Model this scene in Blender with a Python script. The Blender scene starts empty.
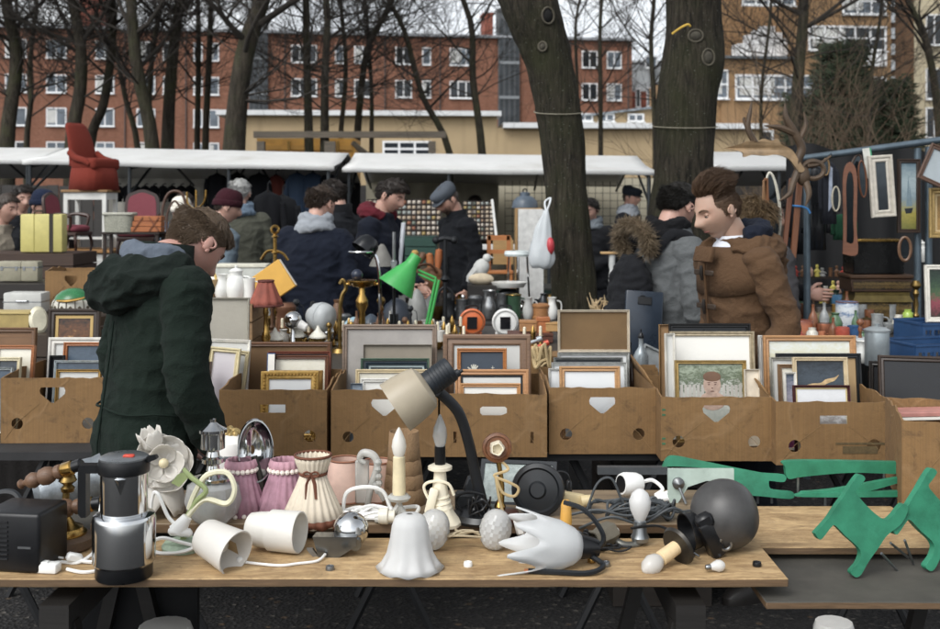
import bpy, bmesh, math, random
from math import pi, sin, cos, radians as R, atan2, sqrt
from mathutils import Vector as V, Matrix, Euler, noise
from mathutils.geometry import tessellate_polygon
random.seed(7)
SC = bpy.context.scene
COL = SC.collection
F, CX, HY, H = 1100.0, 470.0, 200.0, 1.65     # focal length in photo pixels, principal column, horizon row, eye height

def W(px, py, d): return V(((px-CX)*d/F, d, H-(py-HY)*d/F))
def S(px, py, z): return W(px, py, (H-z)*F/(py-HY))
def lerp(a, b, t): return a+(b-a)*t
def clamp(x, a=0, b=1): return max(a, min(b, x))
def sstep(x): x = clamp(x); return x*x*(3-2*x)
def lin(hexs):
    h = hexs.lstrip('#'); o = []
    for i in (0, 2, 4):
        c = int(h[i:i+2], 16)/255
        o.append(c/12.92 if c <= .04045 else ((c+.055)/1.055)**2.4)
    y = .2126*o[0]+.7152*o[1]+.0722*o[2]; return tuple(lerp(c, y, .14) for c in o)+(1,)     # faded, slightly muted pigments

# ------------------------------------------------------------------ materials
MATS = {}
def nodes_for(name):
    m = bpy.data.materials.new(name); m.use_nodes = True
    nt = m.node_tree; b = nt.nodes['Principled BSDF']
    return m, nt, b
def N(nt, t, **kw):
    n = nt.nodes.new(t)
    for k, v in kw.items():
        if k in n.inputs: n.inputs[k].default_value = v
        else: setattr(n, k, v)
    return n
def coords(nt, obj=True):
    tc = N(nt, 'ShaderNodeTexCoord'); oi = N(nt, 'ShaderNodeObjectInfo')
    vm = N(nt, 'ShaderNodeVectorMath', operation='MULTIPLY_ADD')
    vm.inputs[1].default_value = (1, 1, 1)
    mul = N(nt, 'ShaderNodeMath', operation='MULTIPLY'); mul.inputs[1].default_value = 13.7
    nt.links.new(oi.outputs['Random'], mul.inputs[0])
    nt.links.new(tc.outputs['Object' if obj else 'Generated'], vm.inputs[0])
    nt.links.new(mul.outputs[0], vm.inputs[2])
    return vm.outputs[0]
def mix(nt, fac, a, b, bt='MIX'):
    n = N(nt, 'ShaderNodeMix', data_type='RGBA', blend_type=bt)
    for s, v in ((0, fac), (6, a), (7, b)):
        if hasattr(v, 'is_output'): nt.links.new(v, n.inputs[s])
        else: n.inputs[s].default_value = v
    return n.outputs[2]
def ramp(nt, src, stops, interp='LINEAR'):
    r = N(nt, 'ShaderNodeValToRGB'); cr = r.color_ramp; cr.interpolation = interp
    while len(cr.elements) < len(stops): cr.elements.new(.5)
    for e, (p, c) in zip(cr.elements, stops):
        e.position = p; e.color = lin(c) if isinstance(c, str) else c
    nt.links.new(src, r.inputs[0]); return r.outputs[0]
def noi(nt, vec, scale, detail=4, rough=.6, dist=0):
    n = N(nt, 'ShaderNodeTexNoise', Scale=scale, Detail=detail, Roughness=rough, Distortion=dist)
    nt.links.new(vec, n.inputs['Vector']); return n.outputs['Fac']
def stretch(nt, vec, s):
    v = N(nt, 'ShaderNodeVectorMath', operation='MULTIPLY'); v.inputs[1].default_value = s
    nt.links.new(vec, v.inputs[0]); return v.outputs[0]
def bump(nt, b, src, strength, dist=.01):
    n = N(nt, 'ShaderNodeBump', Strength=strength, Distance=dist)
    nt.links.new(src, n.inputs['Height']); nt.links.new(n.outputs[0], b.inputs['Normal'])
def sc(c, k): return (min(1, c[0]*k), min(1, c[1]*k), min(1, c[2]*k), 1)

def M(hexs, rough=.6, metal=0, var=.18, scale=18, bmp=0, bs=120, trans=0, st=(1, 1, 1), coat=0, dirt=None, sub=0, ior=1.45):
    key = (hexs, rough, metal, var, scale, bmp, bs, trans, st, coat, dirt, sub)
    if key in MATS: return MATS[key]
    m, nt, b = nodes_for('surface_'+hexs.strip('#')+('_%d' % len(MATS)))
    c = lin(hexs); v = coords(nt); vs = stretch(nt, v, st)
    n = noi(nt, vs, scale, 5)
    f = ramp(nt, n, [(.3, (0, 0, 0, 1)), (.7, (1, 1, 1, 1))])
    col = mix(nt, f, sc(c, 1-var), sc(c, 1+var))
    if dirt:
        n2 = noi(nt, v, scale*.35, 6, .7)
        f2 = ramp(nt, n2, [(.5, (0, 0, 0, 1)), (.72, (1, 1, 1, 1))])
        col = mix(nt, f2, col, lin(dirt))
    nt.links.new(col, b.inputs['Base Color'])
    b.inputs['Roughness'].default_value = rough; b.inputs['Metallic'].default_value = metal
    b.inputs['Transmission Weight'].default_value = trans; b.inputs['Coat Weight'].default_value = coat
    b.inputs['IOR'].default_value = ior
    if sub:
        b.inputs['Subsurface Weight'].default_value = sub; b.inputs['Subsurface Radius'].default_value = (.01, .004, .002)
    if rough > .2:
        rr = N(nt, 'ShaderNodeMapRange'); rr.inputs[3].default_value = clamp(rough-.12, .02, 1); rr.inputs[4].default_value = clamp(rough+.12, .02, 1)
        nt.links.new(n, rr.inputs[0]); nt.links.new(rr.outputs[0], b.inputs['Roughness'])
    if bmp: bump(nt, b, noi(nt, vs, bs, 5, .65), bmp, .004)
    MATS[key] = m; return m

def wood(hexs, k=.45, scale=9, rough=.55, axis=0, coat=0):
    key = ('wood', hexs, k, scale, rough, axis, coat)
    if key in MATS: return MATS[key]
    m, nt, b = nodes_for('wood_'+hexs.strip('#')+'_%d' % len(MATS)); v = coords(nt)
    s = [9, 9, 9]; s[axis] = .7
    n1 = noi(nt, stretch(nt, v, s), scale*.6, 6, .65, 1.2); n2 = noi(nt, stretch(nt, v, [x*3 for x in s]), scale, 4, .7)
    c = lin(hexs)
    col = mix(nt, ramp(nt, n1, [(.3, (0, 0, 0, 1)), (.68, (1, 1, 1, 1))]), sc(c, 1-k), sc(c, 1+k*.6))
    col = mix(nt, ramp(nt, n2, [(.35, (0, 0, 0, 1)), (.75, (.6, .6, .6, 1))]), col, sc(c, 1-k*.8))
    nt.links.new(col, b.inputs['Base Color']); b.inputs['Roughness'].default_value = rough; b.inputs['Coat Weight'].default_value = coat
    bump(nt, b, n1, .25, .003)
    MATS[key] = m; return m

def cloth(hexs, var=.22, bmp=.35, scale=6, rough=.95, weave=260, sheen=.25):
    key = ('cloth', hexs, var, bmp, scale, weave)
    if key in MATS: return MATS[key]
    m, nt, b = nodes_for('cloth_'+hexs.strip('#')+'_%d' % len(MATS)); v = coords(nt); c = lin(hexs)
    n = noi(nt, v, scale, 6, .65); w = noi(nt, v, weave, 2)
    col = mix(nt, n, sc(c, 1-var), sc(c, 1+var)); col = mix(nt, w, col, sc(c, .6+.5))
    nt.links.new(col, b.inputs['Base Color']); b.inputs['Roughness'].default_value = rough
    b.inputs['Sheen Weight'].default_value = sheen*.08; b.inputs['Sheen Roughness'].default_value = .5
    b.inputs['Specular IOR Level'].default_value = .15
    mx = N(nt, 'ShaderNodeMath', operation='MULTIPLY_ADD'); nt.links.new(noi(nt, v, 28, 4, .6, .6), mx.inputs[0]); mx.inputs[1].default_value = 3
    nt.links.new(w, mx.inputs[2]); bump(nt, b, mx.outputs[0], bmp, .006)
    MATS[key] = m; return m

def art(name, stops, dist=.25, scale=3, det=6, rough=.35, axis=2):
    """A picture surface: bands of colour over its own height, broken up with noise."""
    m, nt, b = nodes_for('picture_'+name)
    tc = N(nt, 'ShaderNodeTexCoord'); sp = N(nt, 'ShaderNodeSeparateXYZ'); nt.links.new(tc.outputs['Generated'], sp.inputs[0])
    oi = N(nt, 'ShaderNodeTexCoord')
    n = noi(nt, stretch(nt, oi.outputs['Object'], (1, 1, 1.6)), scale*8, det, .65, .8)
    a = N(nt, 'ShaderNodeMath', operation='MULTIPLY_ADD'); nt.links.new(n, a.inputs[0]); a.inputs[1].default_value = dist*2; nt.links.new(sp.outputs[axis], a.inputs[2])
    s2 = N(nt, 'ShaderNodeMath', operation='SUBTRACT'); nt.links.new(a.outputs[0], s2.inputs[0]); s2.inputs[1].default_value = dist
    col = ramp(nt, s2.outputs[0], stops); nt.links.new(col, b.inputs['Base Color']); b.inputs['Roughness'].default_value = rough
    return m

def frost(hexs='e8e6e0', tr=.35, rough=.5):
    key = ('frost', hexs, tr, rough)
    if key in MATS: return MATS[key]
    m, nt, b = nodes_for('frosted_glass_%d' % len(MATS)); v = coords(nt); c = lin(hexs)
    col = mix(nt, noi(nt, v, 30, 4), sc(c, .92), sc(c, 1.05)); nt.links.new(col, b.inputs['Base Color'])
    b.inputs['Roughness'].default_value = rough
    t = N(nt, 'ShaderNodeBsdfTranslucent'); nt.links.new(col, t.inputs[0])
    mx = N(nt, 'ShaderNodeMixShader'); mx.inputs[0].default_value = tr
    nt.links.new(b.outputs[0], mx.inputs[1]); nt.links.new(t.outputs[0], mx.inputs[2])
    nt.links.new(mx.outputs[0], nt.nodes['Material Output'].inputs[0])
    MATS[key] = m; return m

CHROME = M('c9cbcc', .09, 1, .04)
STEEL = M('8f9294', .35, 1, .15, 30)
PEWTER = M('77797a', .4, .9, .25, 40, .15)
BRASS = M('b08a3e', .25, 1, .18, 30)
OLDBRASS = M('7d6533', .38, 1, .35, 40)
BLACKP = M('141517', .32, 0, .2)
BLACKM = M('17181a', .5, .3, .3)
WHITEP = M('e4e2dc', .35, 0, .05)
CREAM = M('e6dcc0', .4, 0, .07)
WHITEW = M('dcdcd8', .5, 0, .08, 12, dirt='bdb7a8')
PLASTW = M('e6e6e2', .38, 0, .04)
DARK = M('15161a', .8, 0, .3)
PAPER = M('dfdcd2', .7, 0, .06)

# ------------------------------------------------------------------ mesh builder
def aim(p0, p1, roll=0):
    p0, p1 = V(p0), V(p1); z = (p1-p0).normalized()
    q = z.to_track_quat('Z', 'Y'); return Matrix.Translation(p0) @ q.to_matrix().to_4x4() @ Matrix.Rotation(roll, 4, 'Z')
def tf(loc=(0, 0, 0), rot=(0, 0, 0), s=(1, 1, 1)):
    return Matrix.LocRotScale(V(loc), Euler(rot), V(s))
def smoothpath(pts, k=6):
    pts = [V(p) for p in pts]; out = []
    for i in range(len(pts)-1):
        p0 = pts[max(0, i-1)]; p1 = pts[i]; p2 = pts[i+1]; p3 = pts[min(len(pts)-1, i+2)]
        for j in range(k):
            t = j/k; t2 = t*t; t3 = t2*t
            out.append(.5*((2*p1)+(-p0+p2)*t+(2*p0-5*p1+4*p2-p3)*t2+(-p0+3*p1-3*p2+p3)*t3))
    out.append(pts[-1]); return out

class MB:
    def __init__(s, k=1.0): s.bm = bmesh.new(); s.k = k; s.mi = 0
    def raw(s, verts, faces, m=None):
        vs = []
        for v in verts:
            v = V(v)
            if m is not None: v = m @ v
            vs.append(s.bm.verts.new(v*s.k))
        fs = []
        for f in faces:
            try:
                fc = s.bm.faces.new([vs[i] for i in f]); fc.material_index = s.mi; fs.append(fc)
            except ValueError: pass
        return vs, fs
    def box(s, c, sz, rot=None, bev=0, m=None, seg=1, taper=1):
        x, y, z = [a/2 for a in sz]; c = V(c)
        q = Euler(rot).to_matrix() if rot else Matrix.Identity(3)
        P = []
        for a, b, d in ((-1,-1,-1),(1,-1,-1),(1,1,-1),(-1,1,-1),(-1,-1,1),(1,-1,1),(1,1,1),(-1,1,1)):
            t = taper if d > 0 else 1
            P.append(c+q @ V((a*x*t, b*y*t, d*z)))
        vs, fs = s.raw(P, [(0,3,2,1),(4,5,6,7),(0,1,5,4),(1,2,6,5),(2,3,7,6),(3,0,4,7)], m)
        if bev:
            es = list({e for f in fs for e in f.edges})
            r = bmesh.ops.bevel(s.bm, geom=es, offset=bev*s.k, segments=seg, affect='EDGES', profile=.5, clamp_overlap=True)
            for f in r['faces']: f.material_index = s.mi
        return s
    def loft(s, rings, cap=True, m=None, closed=True, loop=False):
        n = len(rings[0]); vs = [p for r in rings for p in r]; fs = []
        L = len(rings)
        for i in range(L if loop else L-1):
            j2 = (i+1) % L
            for j in range(n if closed else n-1):
                k = (j+1) % n
                fs.append((i*n+j, i*n+k, j2*n+k, j2*n+j))
        if cap and not loop:
            fs.append(tuple(range(n-1, -1, -1))); fs.append(tuple(range((L-1)*n, L*n)))
        s.raw(vs, fs, m); return s
    def tube(s, pts, r, n=8, cap=True, m=None, fl=1, loop=False, smooth=0):
        if smooth: 
            if isinstance(r, (list, tuple)):
                rr = smoothpath([(a, 0, 0) for a in r], smooth); r = [max(1e-5, q.x) for q in rr]
            pts = smoothpath(pts, smooth)
        pts = [V(p) for p in pts]; L = len(pts); rings = []
        if not isinstance(r, (list, tuple)): r = [r]*L
        t0 = (pts[1]-pts[0]).normalized()
        nrm = t0.orthogonal().normalized()
        for i, p in enumerate(pts):
            if loop: t = (pts[(i+1) % L]-pts[i-1])
            else: t = pts[min(L-1, i+1)]-pts[max(0, i-1)]
            if t.length < 1e-9: t = t0.copy()
            t.normalize(); nrm = (nrm-t*nrm.dot(t))
            if nrm.length < 1e-6: nrm = t.orthogonal()
            nrm.normalize(); b = t.cross(nrm)
            rings.append([p+(nrm*cos(2*pi*j/n)*r[i]+b*sin(2*pi*j/n)*r[i]*fl) for j in range(n)])
        return s.loft(rings, cap, m, loop=loop)
    def lathe(s, prof, n=24, m=None, wob=None, cap=True, oval=1, ang=None):
        rings = []; 
        for i, (r, z) in enumerate(prof):
            ring = []
            for j in range(n):
                a = 2*pi*j/n; rr, zz = r, z
                if wob: rr, zz = wob(a, r, z, i/(len(prof)-1))
                ring.append((rr*cos(a), rr*sin(a)*oval, zz))
            rings.append(ring)
        return s.loft(rings, cap, m)
    def shell(s, prof, th, n=24, m=None, wob=None, oval=1):
        """open lathe with wall thickness: outside up, then inside down"""
        inner = [(max(1e-4, r-th), z) for r, z in reversed(prof)]
        rings = []
        P = list(prof)+inner
        for i, (r, z) in enumerate(P):
            t = i/(len(prof)-1) if i < len(prof) else 1-(i-len(prof))/(len(prof)-1)
            ring = []
            for j in range(n):
                a = 2*pi*j/n; rr, zz = r, z
                if wob: rr, zz = wob(a, r, z, t)
                ring.append((rr*cos(a), rr*sin(a)*oval, zz))
            rings.append(ring)
        return s.loft(rings, False, m, loop=True)
    def ball(s, c, r, n=16, m=None, rot=None):
        if not isinstance(r, (list, tuple)): r = (r, r, r)
        q = Euler(rot).to_matrix() if rot else Matrix.Identity(3); c = V(c)
        k = n//2; rings = []
        for i in range(1, k):
            a = pi*i/k
            rings.append([c+q @ V((r[0]*sin(a)*cos(2*pi*j/n), r[1]*sin(a)*sin(2*pi*j/n), -r[2]*cos(a))) for j in range(n)])
        vs = [p for g in rings for p in g]+[c+q @ V((0, 0, -r[2])), c+q @ V((0, 0, r[2]))]
        L = len(rings); fs = []
        for i in range(L-1):
            for j in range(n): fs.append((i*n+j, i*n+(j+1) % n, (i+1)*n+(j+1) % n, (i+1)*n+j))
        for j in range(n):
            fs.append((L*n, (j+1) % n, j)); fs.append((L*n+1, (L-1)*n+j, (L-1)*n+(j+1) % n))
        s.raw(vs, fs, m); return s
    def prism(s, poly, t, m=None, holes=(), y0=0):
        """outline in x,z extruded along y from y0 to y0+t, with holes"""
        loops = [list(poly)]+[list(h) for h in holes]
        flat = [p for L in loops for p in L]
        tri = tessellate_polygon([[V((p[0], p[1], 0)) for p in L] for L in loops])
        n = len(flat)
        vs = [(p[0], y0, p[1]) for p in flat]+[(p[0], y0+t, p[1]) for p in flat]
        fs = [tuple(f) for f in tri]+[tuple(n+i for i in reversed(f)) for f in tri]
        o = 0
        for L in loops:
            k = len(L)
            for i in range(k):
                j = (i+1) % k; fs.append((o+i, o+j, n+o+j, n+o+i))
            o += k
        s.raw(vs, fs, m); return s
    def torus(s, c, Rr, r, n=24, k=8, m=None, axis='Z', oval=1, arc=2*pi):
        q = {'Z': Matrix.Identity(3), 'Y': Matrix.Rotation(pi/2, 3, 'X'), 'X': Matrix.Rotation(pi/2, 3, 'Y')}[axis]; c = V(c)
        full = arc > 6.2; N_ = n if full else n+1
        pts = [c+q @ V((Rr*cos(arc*i/n), Rr*oval*sin(arc*i/n), 0)) for i in range(N_)]
        return s.tube(pts, r, k, True, m, loop=full)
    def mesh(s, mats, sharp=38, name='m', calc=True):
        if calc: bmesh.ops.recalc_face_normals(s.bm, faces=s.bm.faces[:])
        me = bpy.data.meshes.new(name); s.bm.to_mesh(me); s.bm.free()
        finish(me, mats, sharp); return me
    def build(s, name, mats, parent=None, sharp=38, calc=True, loc=None, rot=None):
        return link(name, s.mesh(mats, sharp, name, calc), parent, loc, rot)
def finish(me, mats, sharp=38):
    for m in (mats if isinstance(mats, (list, tuple)) else [mats]): me.materials.append(m)
    me.polygons.foreach_set('use_smooth', [True]*len(me.polygons))
    if sharp: me.set_sharp_from_angle(angle=R(sharp))
    me.update()
def link(name, me, parent=None, loc=None, rot=None):
    o = bpy.data.objects.new(name, me); COL.objects.link(o)
    if parent is not None: o.parent = parent
    if loc is not None: o.location = loc
    if rot is not None: o.rotation_euler = rot
    return o
def tag(o, label, cat, group=None, kind=None):
    if label: o['label'] = label
    if cat: o['category'] = cat
    if group: o['group'] = group
    if kind: o['kind'] = kind
    return o
def thing(name, label, cat, loc=(0, 0, 0), rot=(0, 0, 0), group=None):
    o = bpy.data.objects.new(name, None); o.empty_display_size = .05; COL.objects.link(o)
    o.location = loc; o.rotation_euler = rot if not isinstance(rot, (int, float)) else (0, 0, rot)
    return tag(o, label, cat, group)
def T(name, label, cat, px, py, z=None, d=None, rot=(0, 0, 0), group=None):
    """a thing whose base shows at photo pixel (px, py), on a surface of height z or at distance d; returns it and metres per pixel there"""
    p = S(px, py, z) if d is None else W(px, py, d)
    return thing(name, label, cat, p, rot, group), p.y/F
def struct(o): o['kind'] = 'structure'; return o
def dup(root, loc=None, rot=None, label=None):
    r = root.copy(); COL.objects.link(r)
    if loc is not None: r.location = loc
    if rot is not None: r.rotation_euler = rot
    if label: r['label'] = label
    for ch in list(root.children):
        c = ch.copy(); COL.objects.link(c); c.parent = r
        for g in list(ch.children):
            d = g.copy(); COL.objects.link(d); d.parent = c
    return r
def rn(a, b): return random.uniform(a, b)
# ------------------------------------------------------------------ people
def voxel(mb, vox, smooth=2, fn=None):
    me = bpy.data.meshes.new('tmp'); bmesh.ops.recalc_face_normals(mb.bm, faces=mb.bm.faces[:]); mb.bm.to_mesh(me); mb.bm.free()
    o = bpy.data.objects.new('tmp', me); COL.objects.link(o)
    md = o.modifiers.new('r', 'REMESH'); md.mode = 'VOXEL'; md.voxel_size = vox
    dg = bpy.context.evaluated_depsgraph_get(); dg.update(); r = bpy.data.meshes.new_from_object(o.evaluated_get(dg))
    bpy.data.objects.remove(o); bpy.data.meshes.remove(me)
    b = bmesh.new(); b.from_mesh(r); bpy.data.meshes.remove(r)
    for _ in range(smooth): bmesh.ops.smooth_vert(b, verts=b.verts[:], factor=.5, use_axis_x=True, use_axis_y=True, use_axis_z=True)
    if fn:
        b.normal_update(); mv = [(v, fn(v.co, v.normal)) for v in b.verts]
        for v, d in mv: v.co += v.normal*d
    m = MB(); m.bm.free(); m.bm = b; return m
def wrinkle(a, f=1.0, seed=0):
    s = V((seed*3.1, seed*1.7, seed))
    def fn(p, n):
        q = p*5*f+s; w = noise.noise(q*.8)*.6
        r1 = 1-abs(noise.noise(V((p.x*7*f, p.y*7*f, p.z*13*f))+s*2)); r2 = 1-abs(noise.noise(V((p.x*16*f+p.z*9, p.y*16*f, p.z*20*f))+s))
        return a*(w+.9*(r1**3-.4)+.45*(r2**3-.4))
    return fn
def ell(c, a, b, n=20, e=2.4, z=0, tilt=0):
    out = []
    for j in range(n):
        t = 2*pi*j/n; x = math.copysign(abs(cos(t))**(2/e), cos(t))*a; y = math.copysign(abs(sin(t))**(2/e), sin(t))*b
        out.append(V((c[0]+x, c[1]+y, c[2]+tilt*y)))
    return out
ICO = {}
def ico(n):
    if n not in ICO:
        b = bmesh.new(); bmesh.ops.create_icosphere(b, subdivisions=n, radius=1); b.verts.ensure_lookup_table()
        ICO[n] = ([v.co.copy() for v in b.verts], [[v.index for v in f.verts] for f in b.faces]); b.free()
    return ICO[n]
def ga(x, s): return math.exp(-.5*(x/s)**2)
def headpt(d, fem=0):
    x, y, z = d; W_, D_, Hh = .0755, .0965, .119
    p = V((x*W_, y*D_, z*Hh))
    if z < 0:
        t = -z; p.x *= 1-.34*t**1.4; 
        if y > 0: p.y *= 1-.5*t
        else: p.y *= 1-.10*t
    else:
        p.x *= 1+.05*max(0, y)*(1-z)
        if y > 0: p.y *= 1+.06*(1-z)
    if y < 0:
        f = sstep(-y*1.6); X, Z = p.x, p.z; o = 0
        p.y += f*.006*(1-abs(x))*0
        zc = clamp((Z+.03)/.05)
        o += .0245*ga(X, lerp(.0125, .0075, zc))*(ga(Z+.024, .013)*1.15+.55*ga(Z-.002, .018))
        o += .006*ga(abs(X)-.013, .006)*ga(Z+.029, .007)
        o -= .0125*ga(abs(X)-.031, .0145)*ga(Z-.010, .0105)
        o += .0055*ga(abs(X)-.026, .02)*ga(Z-.030, .008)
        o += .0045*ga(abs(X)-.042, .016)*ga(Z+.022, .016)
        o += .009*ga(X, .018)*ga(Z+.053, .006)+.009*ga(X, .016)*ga(Z+.066, .007)-.005*ga(X, .024)*ga(Z+.0595, .0028)
        o += .013*ga(X, .020)*ga(Z+.100, .015); o -= .004*ga(X, .022)*ga(Z+.080, .006)
        p.y -= o*f
    return p
def hairline(az):
    pts = [(0, .60), (.7, .55), (1.1, .30), (1.32, .12), (1.42, -.16), (1.56, -.10), (1.72, .10), (2.05, -.25), (2.5, -.48), (pi, -.52)]
    for (a, b), (c, d) in zip(pts, pts[1:]):
        if az <= c: return lerp(b, d, (az-a)/(c-a))
    return -.52
HAIRM = {}
def hair_mat(c):
    if c not in HAIRM:
        m, nt, b = nodes_for('hair_'+c); tc = N(nt, 'ShaderNodeTexCoord'); k = lin(c)
        col = mix(nt, noi(nt, tc.outputs['Object'], 60, 4, .7), sc(k, .55), sc(k, 1.5)); nt.links.new(col, b.inputs['Base Color']); b.inputs['Roughness'].default_value = .5
        b.inputs['Specular IOR Level'].default_value = .35; HAIRM[c] = m
    return HAIRM[c]
SKINS = {}
def skin(c):
    if c not in SKINS:
        m, nt, b = nodes_for('skin_'+c); tc = N(nt, 'ShaderNodeTexCoord'); k = lin(c); v = tc.outputs['Object']
        col = mix(nt, noi(nt, v, 22, 4, .6), sc(k, .86), sc(k, 1.12)); red = (k[0]*1.02, k[1]*.72, k[2]*.68, 1)
        col = mix(nt, ramp(nt, noi(nt, v, 9, 3), [(.5, (0, 0, 0, 1)), (.75, (.28, .28, .28, 1))]), col, red)
        nt.links.new(col, b.inputs['Base Color']); b.inputs['Roughness'].default_value = .5; b.inputs['Subsurface Weight'].default_value = .12
        b.inputs['Subsurface Radius'].default_value = (.012, .005, .003); SKINS[c] = m
    return SKINS[c]
def hand_mesh(mb, wr, dr, side, grip=.5, palm=None):
    """palm, four jointed fingers and a side thumb; wr wrist point, dr direction of the hand, palm = direction the palm faces"""
    dr = V(dr).normalized(); pn = V(palm or (-side, 0, 0)); pn = (pn-dr*pn.dot(dr)).normalized(); ac = dr.cross(pn).normalized()
    if ac.y > 0: ac = -ac       # thumb side
    fwd = ac
    rings = []
    for t, w_, th in ((-.02, .026, .022), (.02, .032, .018), (.06, .041, .015), (.095, .042, .012)):
        c = wr+dr*t; rings.append([c+fwd*cos(2*pi*j/12)*w_+pn*sin(2*pi*j/12)*th for j in range(12)])
    mb.loft(rings)
    for k, (o, ln) in enumerate(((.030, .075), (.010, .083), (-.010, .078), (-.029, .060))):
        p = wr+dr*.088+fwd*o; d = dr.copy(); pts = [p-dr*.02]; rr = [.0085]
        for j, f in enumerate((.42, .32, .26)):
            d = (d+pn*grip*(.55+.12*k)).normalized(); p = p+d*ln*f; pts.append(p.copy()); rr.append((.0085, .0078, .006)[j])
        mb.tube(pts, rr, 8, smooth=3); mb.ball(pts[-1], .006, 8)
    p = wr+dr*.03+fwd*.026; d = (dr*.6+fwd*.8+pn*.3).normalized(); q = p+d*.038; d2 = (dr+fwd*.25+pn*(.3+grip)).normalized(); q2 = q+d2*.032
    mb.tube([p-d*.015, q, q2, q2+d2*.018], [.013, .0105, .009, .006], 8, smooth=3)
def person(label, px, d, rz, h=1.75, bend=6, head=(15, 0, 0), coat='26282c', hem=.80, fat=1.0, legs='22242a', hair=('2a2019', 'short'), skinc='b98d78', hat=None, arms=None, vox=.011, strands=900,
           collar=None, hood=None, scarf=None, extras=None, z0=0, coatm=None, wr=.012, beard=None, seed=1, glasses=False, dx=0, ho=(0,0,0), sl=1.0):
    k = h/1.75; hip = V((0, 0, .93)); rnd = random.Random(seed)
    def B(p):
        p = V(p); a = -R(bend)*clamp((p.z-.9)/.2); q = p-hip
        if p.z > .9: q = Matrix.Rotation(-a, 3, 'X') @ q
        return (hip+q)*k
    root = thing('person', label, 'person', ((px-CX)*d/F+dx, d, z0), (0, 0, R(rz)))
    sh = [V((s*.178, .005, 1.405)) for s in (-1, 1)]
    arms = arms or [((-.235, .03, 1.13), (-.215, -.07, .89)), ((.235, .03, 1.13), (.215, -.07, .89))]
    # body
    m = MB(); hp, hy, hr = head
    nk = B((ho[0], -.002+ho[1], 1.535+ho[2])); HM = Matrix.Translation(nk) @ Matrix.Rotation(R(bend), 4, 'X') @ Matrix.Rotation(R(hy), 4, 'Z') @ Matrix.Rotation(R(hp), 4, 'X') @ Matrix.Rotation(R(hr), 4, 'Y') @ Matrix.Translation((0, -.022, .098)) 
    m.tube([B((0, .012, 1.44)), B((0, .01, 1.485)), HM @ V((0, .026, -.075)), HM @ V((0, .02, -.03))], [.066, .060, .056, .050], 16, smooth=4)
    prof = [(.80, .15, .10, 0), (.93, .165, .115, .01), (1.05, .145, .10, .0), (1.2, .155, .11, 0), (1.32, .165, .108, .005), (1.41, .15, .085, .012), (1.46, .085, .065, .015), (1.485, .06, .058, .012)]
    m.loft([[B(q) for q in ell((0, yo, z), a*fat if z < 1.4 else a, b*fat if z < 1.4 else b)] for z, a, b, yo in prof])
    hands = []
    for s, (el, wrp) in zip((0, 1), arms):
        A, E, Wp = B(sh[s]), (B(el) if el[2] > .9 else V(el)*k), (B(wrp) if wrp[2] > .9 else V(wrp)*k)
        m.tube([A, A.lerp(E, .5), E, E.lerp(Wp, .4), Wp], [.052, .047, .04, .04, .028], 10); hands.append((E, Wp))
    for s in (-1, 1):
        m.tube([V((s*.085, .01, .93))*k, V((s*.095, .0, .70))*k, V((s*.1, -.01, .48))*k, V((s*.1, .015, .30))*k, V((s*.1, .03, .06))*k], [.09*k, .078*k, .056*k, .054*k, .036*k], 12)
        m.ball(V((s*.105, -.04, .045))*k, (.03, .08, .03), 12)
    bm_ = voxel(m, max(vox, .01), 2)
    bm_.bm.normal_update()
    lv = 5 if vox < .01 else 4; dirs, fcs = ico(lv)
    bm_.raw([headpt(q) for q in dirs], fcs, HM)
    for s in (-1, 1):
        bm_.ball((s*.031, -.0745, .0115), (.0135, .0100, .0100), 12, HM)
        bm_.ball((s*.031, -.0725, .0020), (.0125, .0095, .0055), 10, HM)
    for s in (-1, 1):       # ears: rim and bowl
        em = HM @ Matrix.Translation((s*.0755, .012, -.004)) @ Matrix.Rotation(s*R(22), 4, 'Z') @ Matrix.Rotation(R(-10), 4, 'X')
        bm_.ball((s*.004, .004, 0), (.0095, .0175, .0275), 12, em); bm_.torus((s*.006, .004, .002), .0165, .0042, 16, 6, em, 'X', 1.55); bm_.ball((s*.004, -.004, -.022), (.006, .009, .010), 8, em)
    for s, (E, Wp) in zip((-1, 1), hands): hand_mesh(bm_, Wp, (Wp-E), s, .45)
    bm_.build('body', skin(skinc), root, sharp=0)
    # eyes, brows, mouth
    f = MB()
    for s in (-1, 1):
        f.ball((s*.031, -.0738, .0055), .0100, 10, HM)
        f.mi = 1; f.ball((s*.031, -.0812, .0040), (.0050, .003, .0050), 8, HM); f.mi = 0
    f.build('eyes', [M('d8d4cc', .25), M('2b2019', .2)], root)
    f = MB()
    for s in (-1, 1): f.tube([HM @ V((s*(.031+x), -.0846+abs(x)*.45, .0052-x*x*22)) for x in (-.012, -.006, 0, .006, .012)], [.0006, .0014, .0016, .0016, .0006], 5, smooth=3)
    f.build('eyelashes', hair_mat('1c1512'), root)
    for s in (-1, 1):
        f = MB(); f.tube([HM @ (headpt(V((s*x, -sqrt(max(0, 1-x*x-z*z)), z)))+V((0, -.0012, 0))) for x, z in ((.2, .235), (.36, .285), (.52, .28), (.66, .22))], [.0028, .004, .0036, .0015], 6, smooth=3, fl=.8); f.build('eyebrow', hair_mat(hair[0]), root)
    f = MB(); f.tube([HM @ (headpt(V((x, -sqrt(1-x*x-.25), -.515-.02*abs(x))))+V((0, -.0008, 0))) for x in (-.3, -.15, 0, .15, .3)], [.0012, .0045, .0045, .0045, .0012], 6, smooth=3); f.build('lips', M('8f5a50', .5, 0, .15), root)
    # hair
    hc, hk = hair; lm = MB()
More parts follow.
